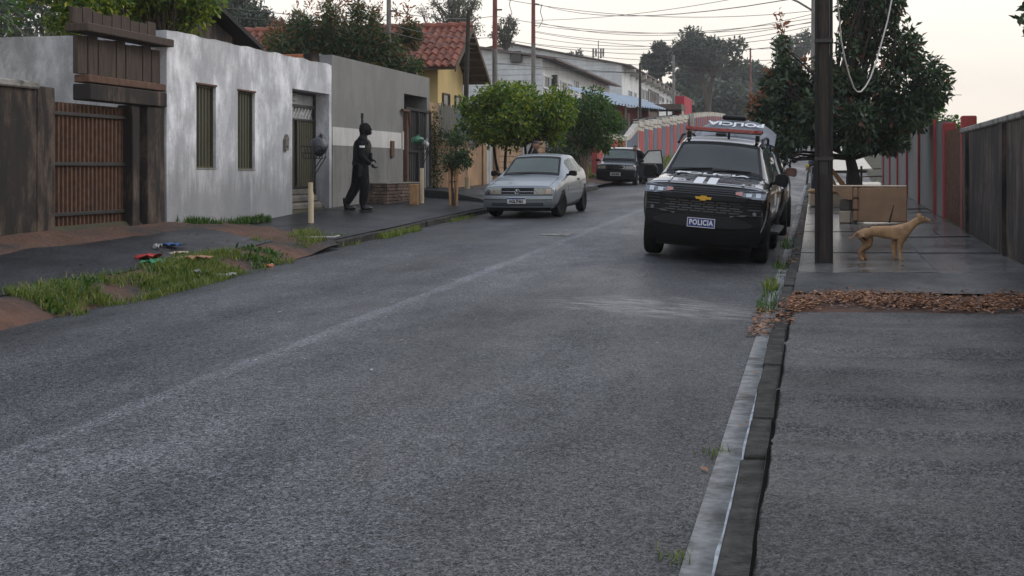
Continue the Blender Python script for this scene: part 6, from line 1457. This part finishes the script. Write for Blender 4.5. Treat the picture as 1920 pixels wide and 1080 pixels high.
p_ = MB().box((-.06, -.308, 1.245), (-.0, -.296, 1.305), bev=.004).build('shoulder_patch', M['white'], of); p_.rotation_euler = (0, 0, 0)
b = MB(); rows = []
for z in (1.31, 1.33, 1.35): rows.append([(-.0 + .075 * math.cos(a), -.235 - .085 * abs(math.sin(a)) - .005 * (1.43 - z) * 9, z) for a in fr(.6, 2.5, 6)])
b.grid(rows); b.build('shoulder_title', M['white'], of)
# rifle slung on the back, muzzle up
rf_ = thing('rifle', 'black rifle carried muzzle up behind the shoulder of the officer', 'rifle', of.location, R(24))
b = MB(); b.tube([(.03, .10, 1.5), (.045, .10, 2.0)], [.026, .022], 8); b.tube([(.042, .10, 1.92), (.045, .10, 2.03)], .030, 8); b.build('barrel', M['gun'], rf_)
MB().box((-.01, .075, 1.45), (.06, .125, 1.80), bev=.012).build('handguard', M['gun'], rf_); MB().box((.055, .085, 1.84), (.07, .115, 1.89)).build('front_sight', M['gun'], rf_)
MB().box((-.03, .12, 1.12), (.05, .18, 1.50), bev=.015).build('receiver', M['gun'], rf_); MB().box((-.03, .13, .92), (.04, .17, 1.12), bev=.015).build('stock', M['gun'], rf_)
# ---- generic standing person (faces +X before rotation)
def standing(label, loc, rz, h, top, legs, skin_head=True, cap=None, lean=0.0, stride=.0, arms=((.10, -.24, .92), (.10, .24, .92)), hair=True):
    t = thing('person', label, 'person', loc, rz); k = h / 1.75; sc = lambda p: (p[0] * k + lean * max(0, p[2] - .95), p[1] * k, p[2] * k - (lean * max(0, p[2] - .95)) * .35)
    J = {'pel': (sc((0, 0, .95)), (.125 * k, .155 * k)), 'bel': (sc((0, 0, 1.12)), (.12 * k, .15 * k)), 'che': (sc((.01, 0, 1.33)), (.135 * k, .17 * k)), 'sho': (sc((.01, 0, 1.44)), (.10 * k, .15 * k)), 'nek': (sc((.02, 0, 1.52)), .055 * k), 'nk2': (sc((.03, 0, 1.56)), .05 * k)}
    E = [('pel', 'bel'), ('bel', 'che'), ('che', 'sho'), ('sho', 'nek'), ('nek', 'nk2')]
    for i, s_ in enumerate((-1, 1)):
        J['s%d' % i] = (sc((.01, s_ * .19, 1.42)), .07 * k); a = arms[i]; w_ = sc(a); e = sc(((a[0] - .08) * .5 - .03, s_ * .24, 1.14)); J['e%d' % i] = (e, .052 * k); J['w%d' % i] = (w_, .034 * k)
        E += [('sho', 's%d' % i), ('s%d' % i, 'e%d' % i), ('e%d' % i, 'w%d' % i)]
    skinned('torso', J, E, 'pel', top, t)
    J = {'pel': ((0, 0, .96 * k), (.13 * k, .16 * k))}; E = []
    for i, s_ in enumerate((-1, 1)):
        f = stride * s_; J['h%d' % i] = ((f * .15, s_ * .095 * k, .86 * k), .10 * k); J['k%d' % i] = ((f * .55 + .03, s_ * .10 * k, .49 * k), .07 * k); J['a%d' % i] = ((f - .02, s_ * .10 * k, .07 * k), .05 * k)
        E += [('pel', 'h%d' % i), ('h%d' % i, 'k%d' % i), ('k%d' % i, 'a%d' % i)]
        MB().blob((f + .06 * k, s_ * .10 * k, .05 * k), (.13 * k, .05 * k, .05 * k), 1, 0, nu=12, nv=8).build('shoe', M['boot'], t, 60)
        w_ = Vector(sc(arms[i])); hand(t, w_, (.35, 0, -.9), (.8, -s_ * .4, .2), M['skin'], k)
    skinned('trousers', J, E, 'pel', legs, t)
    hc = Vector(sc((.04, 0, 1.64))); hd = MB().blob(hc, (.10 * k, .08 * k, .118 * k), 1, 0, nu=18, nv=12).build('head', M['skin'], t, 60)
    MB().tube([hc - Vector((.015, 0, .13 * k)), hc - Vector((0, 0, .05 * k))], .052 * k, 8).build('neck', M['skin'], hd, 60)
    face(hd, hc, .095 * k, (1, 0, 0), (0, 0, 1), M['skin'])
    b = MB(); n = 14
    b.grid([[(hc.x - .012 + .108 * k * math.sin(q) * math.cos(a), hc.y + .088 * k * math.sin(q) * math.sin(a), hc.z + .012 + .122 * k * math.cos(q)) for a in fr(0, 2 * math.pi, n)] for q in fr(.02, 1.25, 5)]); b.build('cap' if cap else 'hair', cap or M['hair'], hd, 60)
    if cap: MB().box((hc.x + .07 * k, hc.y - .06 * k, hc.z + .045 * k), (hc.x + .18 * k, hc.y + .06 * k, hc.z + .058 * k), bev=.006).build('visor', cap, hd)
    return t
x, y = -6.95, 33.0
standing('person in dark shirt and cap standing behind the silver hatchback', (x, y, zroad(x, y)), R(15), 1.66, M['black_cloth'], M['jeans'], cap=M['hair'])
p = P(1210, 320, 52.0); standing('person in dark clothes leaning at the open door of the small dark car', (p.x, p.y, zleft(p.x, p.y) - .02 if p.x < -7.45 else zroad(p.x, p.y)), R(-150), 1.62, M['black_cloth'], M['jeans'], lean=.55, arms=((.22, -.2, 1.05), (.22, .2, 1.05)))
p = P(1531, 320, 41); pt = standing('person in dark trousers half hidden behind the black pole holding a yellow glove', (p.x, p.y, zright(p.x, p.y)), R(195), 1.70, M['jeans'], M['jeans'], stride=.17, arms=((.25, -.14, .98), (.28, .14, 1.0)))
q = MB().blob((0, 0, 0), (.10, .055, .045), 3, .25).build('yellow_glove', M['yellow_thing'], smooth=60, loc=P(1515, 311, 40.9)); tag(q, 'crumpled yellow glove held out beside the black pole', 'glove')
# ---- tan dog, standing side-on and facing right
dz = zright(.75, 19.7); dg_ = thing('dog', 'tan short haired dog standing side on right of the black pole', 'dog', (.62, 19.7, dz), R(4))
J = {'rump': ((.02, 0, .415), (.075, .085)), 'loin': ((.20, 0, .425), (.075, .08)), 'rib': ((.42, 0, .405), (.098, .11)), 'che': ((.56, 0, .40), (.10, .12)), 'nek': ((.68, 0, .50), .065), 'nk2': ((.75, 0, .56), .06), 'hd': ((.83, 0, .61), .062), 'muz': ((.92, 0, .585), .036), 'nos': ((.965, 0, .575), .024),
     't1': ((-.06, 0, .40), .022), 't2': ((-.10, 0, .345), .016), 't3': ((-.145, 0, .325), .013), 't4': ((-.19, 0, .335), .009)}
E = [('rump', 'loin'), ('loin', 'rib'), ('rib', 'che'), ('che', 'nek'), ('nek', 'nk2'), ('nk2', 'hd'), ('hd', 'muz'), ('muz', 'nos'), ('rump', 't1'), ('t1', 't2'), ('t2', 't3'), ('t3', 't4')]
for i, (s_, dx) in enumerate(((-1, .0), (1, .06))):
    for nm, pos, r in (('th', (.04 + dx, s_ * .065, .34), .085), ('kn', (.075 + dx, s_ * .07, .235), .052), ('hk', (-.035 + dx, s_ * .07, .135), .030), ('pa', (-.005 + dx, s_ * .07, .03), .029), ('pt', (.035 + dx, s_ * .07, .022), .029)): J['%s%d' % (nm, i)] = (pos, r)
    E += [('rump', 'th%d' % i), ('th%d' % i, 'kn%d' % i), ('kn%d' % i, 'hk%d' % i), ('hk%d' % i, 'pa%d' % i), ('pa%d' % i, 'pt%d' % i)]
    for nm, pos, r in (('fs', (.55 - dx, s_ * .075, .32), .066), ('fe', (.52 - dx, s_ * .075, .235), .044), ('fw', (.53 - dx, s_ * .075, .12), .031), ('fp', (.535 - dx, s_ * .075, .03), .029), ('ft', (.57 - dx, s_ * .075, .022), .029)): J['%s%d' % (nm, i)] = (pos, r)
    E += [('che', 'fs%d' % i), ('fs%d' % i, 'fe%d' % i), ('fe%d' % i, 'fw%d' % i), ('fw%d' % i, 'fp%d' % i), ('fp%d' % i, 'ft%d' % i)]
skinned('body', J, E, 'rump', M['fur'], dg_)
for s_ in (-1, 1):
    MB().tube([(.80, s_ * .045, .66), (.79, s_ * .075, .655), (.80, s_ * .085, .60)], [.03, .028, .010], 6).build('ear', M['fur'], dg_, 60)
    MB().blob((.872, s_ * .042, .628), (.010, .008, .010), 1, 0, nu=8, nv=6).build('eye', M['ink'], dg_, 60)
MB().blob((.985, 0, .582), (.014, .016, .013), 1, 0, nu=8, nv=6).build('nose', M['ink'], dg_, 60)
# ================================================================== FURNITURE AND STREET THINGS
sx, sy = .86, 29.0; sz = zright(sx, sy) + .005
sf = thing('sofa', 'discarded tan sofa standing back to the street on the right pavement', 'sofa', (sx, sy, sz), R(-4))
MB().box((.0, 0, .03), (.98, .16, .76), bev=.02).build('back_panel', M['sofa'], sf, 40)
for k in range(3): MB().box((-.12, -.02, .03 + k * .245), (-.002, .24, .03 + k * .245 + .24), bev=.035).build('padded_segment', M['sofa'], sf, 40)
b = MB(); b.prism([(-.125, .50), (-.22, .50), (-.36, .58), (-.50, .70), (-.54, .765), (-.125, .765)], 'y', .0, .55); b.build('rolled_arm', M['sofa'], sf, 30)
MB().box((-.40, .05, .0), (-.17, .48, .26), bev=.02).build('base', M['sofa_pale'], sf, 40); MB().box((-.39, .06, .262), (-.18, .47, .498), bev=.02).build('arm_front', M['sofa_shaded'], sf, 40)
MB().box((-.53, .0, .768), (.97, .60, .80), bev=.012).build('top_cushion', M['sofa_pale'], sf, 40); MB().box((.0, .17, .10), (.94, .75, .44), bev=.04).build('seat', M['sofa'], sf, 40)
b = MB().tube([(.62, -.05, .02), (.74, -.03, .5)], .018, 6); o = b.build('leaning_stick', M['dark_metal'], loc=(sx, sy, sz)); tag(o, 'dark thin stick leaning on the back of the tan sofa', 'stick')
x, y = .55, 36.5; z = zright(x, y)
mt_ = thing('mattress_base', 'beige upholstered bed base lying behind the tan sofa', 'bed base', (x, y, z), R(3))
MB().box((-.75, -.4, .02), (.35, .4, .34), bev=.03).build('frame', M['sofa_pale'], mt_, 40); MB().box((-.77, -.42, .345), (.37, .42, .46), bev=.05).build('top_cushion', M['wood'], mt_, 40)
for k, (xa, xb, h) in enumerate(((-.52, -.06, .92), (-.40, .12, .80), (-.60, -.18, .98), (-.30, .22, .66))):
    o = MB().tube([(xa, .02 * k, 0), (xa * .5 + xb * .5, 0, .0)], .01, 4)
    b = MB(); b.prism([(xa, h), (xa + .07, h + .02), (xb + .07, .02), (xb, 0)], 'y', -.06 + k * .09, -.01 + k * .09); o = b.build('timber_plank', M['wood'], loc=(x, y - .25, z + .465))
    tag(o, ('pale timber plank leaning at the pole end of the heap on the bed base', 'reddish timber plank second in the heap on the bed base', 'longest timber plank at the back of the heap on the bed base', 'shortest timber plank lying lowest in the heap on the bed base')[k], 'plank', 'planks heaped on the bed base')
# wire basket stands
def basket(label, loc, tube_h, h, mt, bw=.30, tilt=0.0, group='rubbish basket stands along the pavement'):
    t = thing('basket_stand', label, 'basket stand', loc, group=group); b = MB()
    if tube_h: MB().tube([(0, 0, -.1), (0, 0, tube_h)], [.052, .050], 14).build('sleeve', M['cream_pvc'], t, 50)
    MB().tube([(0, 0, -.1), (tilt, 0, h)], .022, 8).build('post', M['dark_metal'], t)
    b = MB()
    for z, k in ((h - .04, .8), (h + .06, .92), (h + .18, 1.0)):
        q = [(tilt + bw * k * sx_, bw * .75 * k * sy_, z) for sx_, sy_ in ((-1, -1), (1, -1), (1, 1), (-1, 1), (-1, -1))]; b.tube(q, .008, 4)
    for i in range(7):
        x_ = tilt + bw * .8 * (i - 3) / 3; b.tube([(x_, -bw * .6, h - .04), (x_ + (x_ - tilt) * .22, -bw * .75, h + .18)], .006, 4); b.tube([(x_, bw * .6, h - .04), (x_ + (x_ - tilt) * .22, bw * .75, h + .18)], .006, 4); b.tube([(x_, -bw * .6, h - .04), (x_, bw * .6, h - .04)], .006, 4)
    b.build('basket', M['dark_metal'], t)
    b = MB(); b.tube([(tilt + .24, 0, h), (.02, 0, h - .42)], .010, 5); b.tube([(tilt + .16, .03, h), (.0, 0, h - .34)], .010, 5); b.build('brace', M['dark_metal'], t)
    return t
def bag(label, loc, r, mt, seed):
    b = MB().blob((0, 0, 0), r, seed, .13, nu=16, nv=10); b.tube([(0, 0, r[2] * .85), (.02, 0, r[2] * 1.12), (.05, .01, r[2] * 1.25)], [.05, .025, .04], 7)
    o = b.build('rubbish_bag', mt, smooth=60, loc=loc); return tag(o, label, 'bag', 'rubbish bags in the basket stands')
p = on(583, 418, 'left'); L = (p.x, p.y, zleft(p.x, p.y)); basket('basket stand in a cream tube before the olive metal door', L, .74, 1.22, None, .20, .06)
bag('dark grey rubbish bag bulging from the basket before the olive door', (L[0] + .16, L[1], L[2] + 1.40), (.165, .16, .17), M['bag_gray'], 5)
p = P(791, 320, 31.2); L = (p.x, p.y, zleft(p.x, p.y)); basket('basket stand in a cream tube beside the dark gate', L, .82, 1.30, None, .16, -.02)
bag('dark green rubbish bag on the basket beside the dark gate', (L[0] - .10, L[1], L[2] + 1.46), (.16, .14, .10), M['bag_green'], 8); bag('small white rubbish bag next to the green bag', (L[0] + .10, L[1] - .02, L[2] + 1.38), (.07, .07, .08), M['bag_white'], 9)
p = P(777, 320, 30.6); L = (p.x, p.y, zleft(p.x, p.y)); o = MB().box((-.10, -.07, -.1), (.10, .07, .47), bev=.015).build('timber_stump', M['wood'], loc=L); tag(o, 'short square timber stump in front of the brick planter', 'post')
p = P(876, 320, 37.0); L = (p.x, p.y, zleft(p.x, p.y)); ps = thing('meter_post', 'thin post in a cream tube carrying small white boxes by the peach wall', 'post', L)
MB().tube([(0, 0, -.1), (0, 0, .36)], .075, 12).build('sleeve', M['cream_pvc'], ps, 50); MB().tube([(0, 0, .3), (0, 0, 1.35)], .028, 8).build('post', M['cream_pvc'], ps)
MB().box((.06, -.05, 1.28), (.23, .05, 1.37), bev=.01).build('box', M['white'], ps); MB().box((.07, -.05, 1.14), (.22, .05, 1.26), bev=.03).build('box', M['bag_white'], ps)
o = MB().tube([(-.9, 0, .01), (.2, .12, .012), (.5, .25, .014), (.55, .35, .03)], .012, 5).build('white_pipe', M['white_cable'], loc=(on(560, 447, 'left').x, on(560, 447, 'left').y, on(560, 447, 'left').z)); tag(o, 'thin white pipe lying across the dark left pavement', 'pipe')
# metal basket stand down the right pavement
p = P(1615, 320, 36); L = (p.x, p.y, zright(p.x, p.y)); t = thing('basket_stand', 'rusty flat wire basket on a dark post beyond the tan sofa', 'basket stand', L, group='rubbish basket stands along the pavement')
MB().tube([(0, 0, -.1), (0, 0, 1.05)], .03, 8).build('post', M['dark_metal'], t); b = MB()
for k in range(6): b.tube([(-.05 + k * .11, -.2, .75), (-.05 + k * .11, .2, .75)], .012, 5)
for s_ in (-1, 1): b.tube([(-.08, s_ * .2, .75), (.55, s_ * .2, .78)], .016, 5); b.tube([(-.08, s_ * .2, .95), (.5, s_ * .2, .98)], .014, 5)
b.build('basket', M['rust'], t)
# litter on the left verge
def crumple(name, label, u, v, sz, mt, seed, cat, h=.05, flat=True):
    p = on(u, v, 'left'); rr = random.Random(seed); n = 7; rows = []
    for i in range(n):
        rows.append([(sz[0] * ((j / (n - 1)) - .5) + rr.uniform(-.02, .02), sz[1] * ((i / (n - 1)) - .5) + rr.uniform(-.02, .02), .02 + h * rr.random()) for j in range(n)])
    b = MB(); b.grid(rows); b.grid([[(p_[0], p_[1], p_[2] - .012) for p_ in r] for r in rows], flip=True); o = b.build(name, mt, smooth=35, loc=(p.x, p.y, zdirt(p.x, p.y) + .015)); o.rotation_euler = (0, 0, rr.uniform(-.5, .5)); return tag(o, label, cat)
crumple('cardboard_piece', 'flattened brown cardboard lying in the grass at the road edge', 358, 498, (.42, .40), M['cardboard'], 1, 'cardboard', .035)
crumple('plastic_bag', 'crumpled blue plastic on the red earth', 325, 469, (.24, .22), M['blue_plastic'], 2, 'plastic', .04)
crumple('cloth_rag', 'red cloth rag in the litter at the verge', 282, 491, (.25, .3), M['red_cloth'], 3, 'cloth', .06)
crumple('plastic_net', 'green plastic net in the grass below the red rag', 287, 503, (.26, .3), M['green_plastic'], 4, 'plastic', .05)
crumple('paper_scrap', 'white paper scrap near the blue plastic', 296, 472, (.10, .12), M['bag_white'], 5, 'paper', .06)
crumple('paper_scrap', 'white paper scrap in the grass below the cardboard', 367, 526, (.09, .12), M['bag_white'], 6, 'paper', .06)
crumple('paper_scrap', 'pale paper scrap beside a drain lip on the earth', 335, 486, (.18, .2), M['sofa_pale'], 7, 'paper', .03)
crumple('orange_peel', 'orange peel at the tip of the grass verge', 507, 499, (.10, .10), M['amber'], 8, 'peel', .05)
crumple('paper_scrap', 'pale flat paper scrap at the road edge below the grass', 423, 519, (.20, .15), M['bag_white'], 9, 'paper', .03)
# manhole-like pale road patch and small crack lines
p = on(1042, 440); o = MB().box((-.26, -.30, -.03), (.26, .30, .003), bev=.004).build('road_cover', M['concrete'], loc=(p.x, p.y, zroad(p.x, p.y) + .003)); tag(o, 'pale worn concrete cover plate set in the road', 'cover')
# rounded edge stones of the left pavement entrance
# ================================================================== HAZE
b = MB().box((-150, -30, -1.6), (150, 345, 23)); hm = bpy.data.materials.new('haze'); hm.use_nodes = True; t = hm.node_tree; t.nodes.clear()
vo = t.nodes.new('ShaderNodeVolumePrincipled'); vo.inputs['Color'].default_value = (.90, .92, .95, 1); vo.inputs['Density'].default_value = .00045; vo.inputs['Anisotropy'].default_value = .35
mo = t.nodes.new('ShaderNodeOutputMaterial'); t.links.new(vo.outputs[0], mo.inputs['Volume'])
mark(b.build('haze', hm), 'stuff')
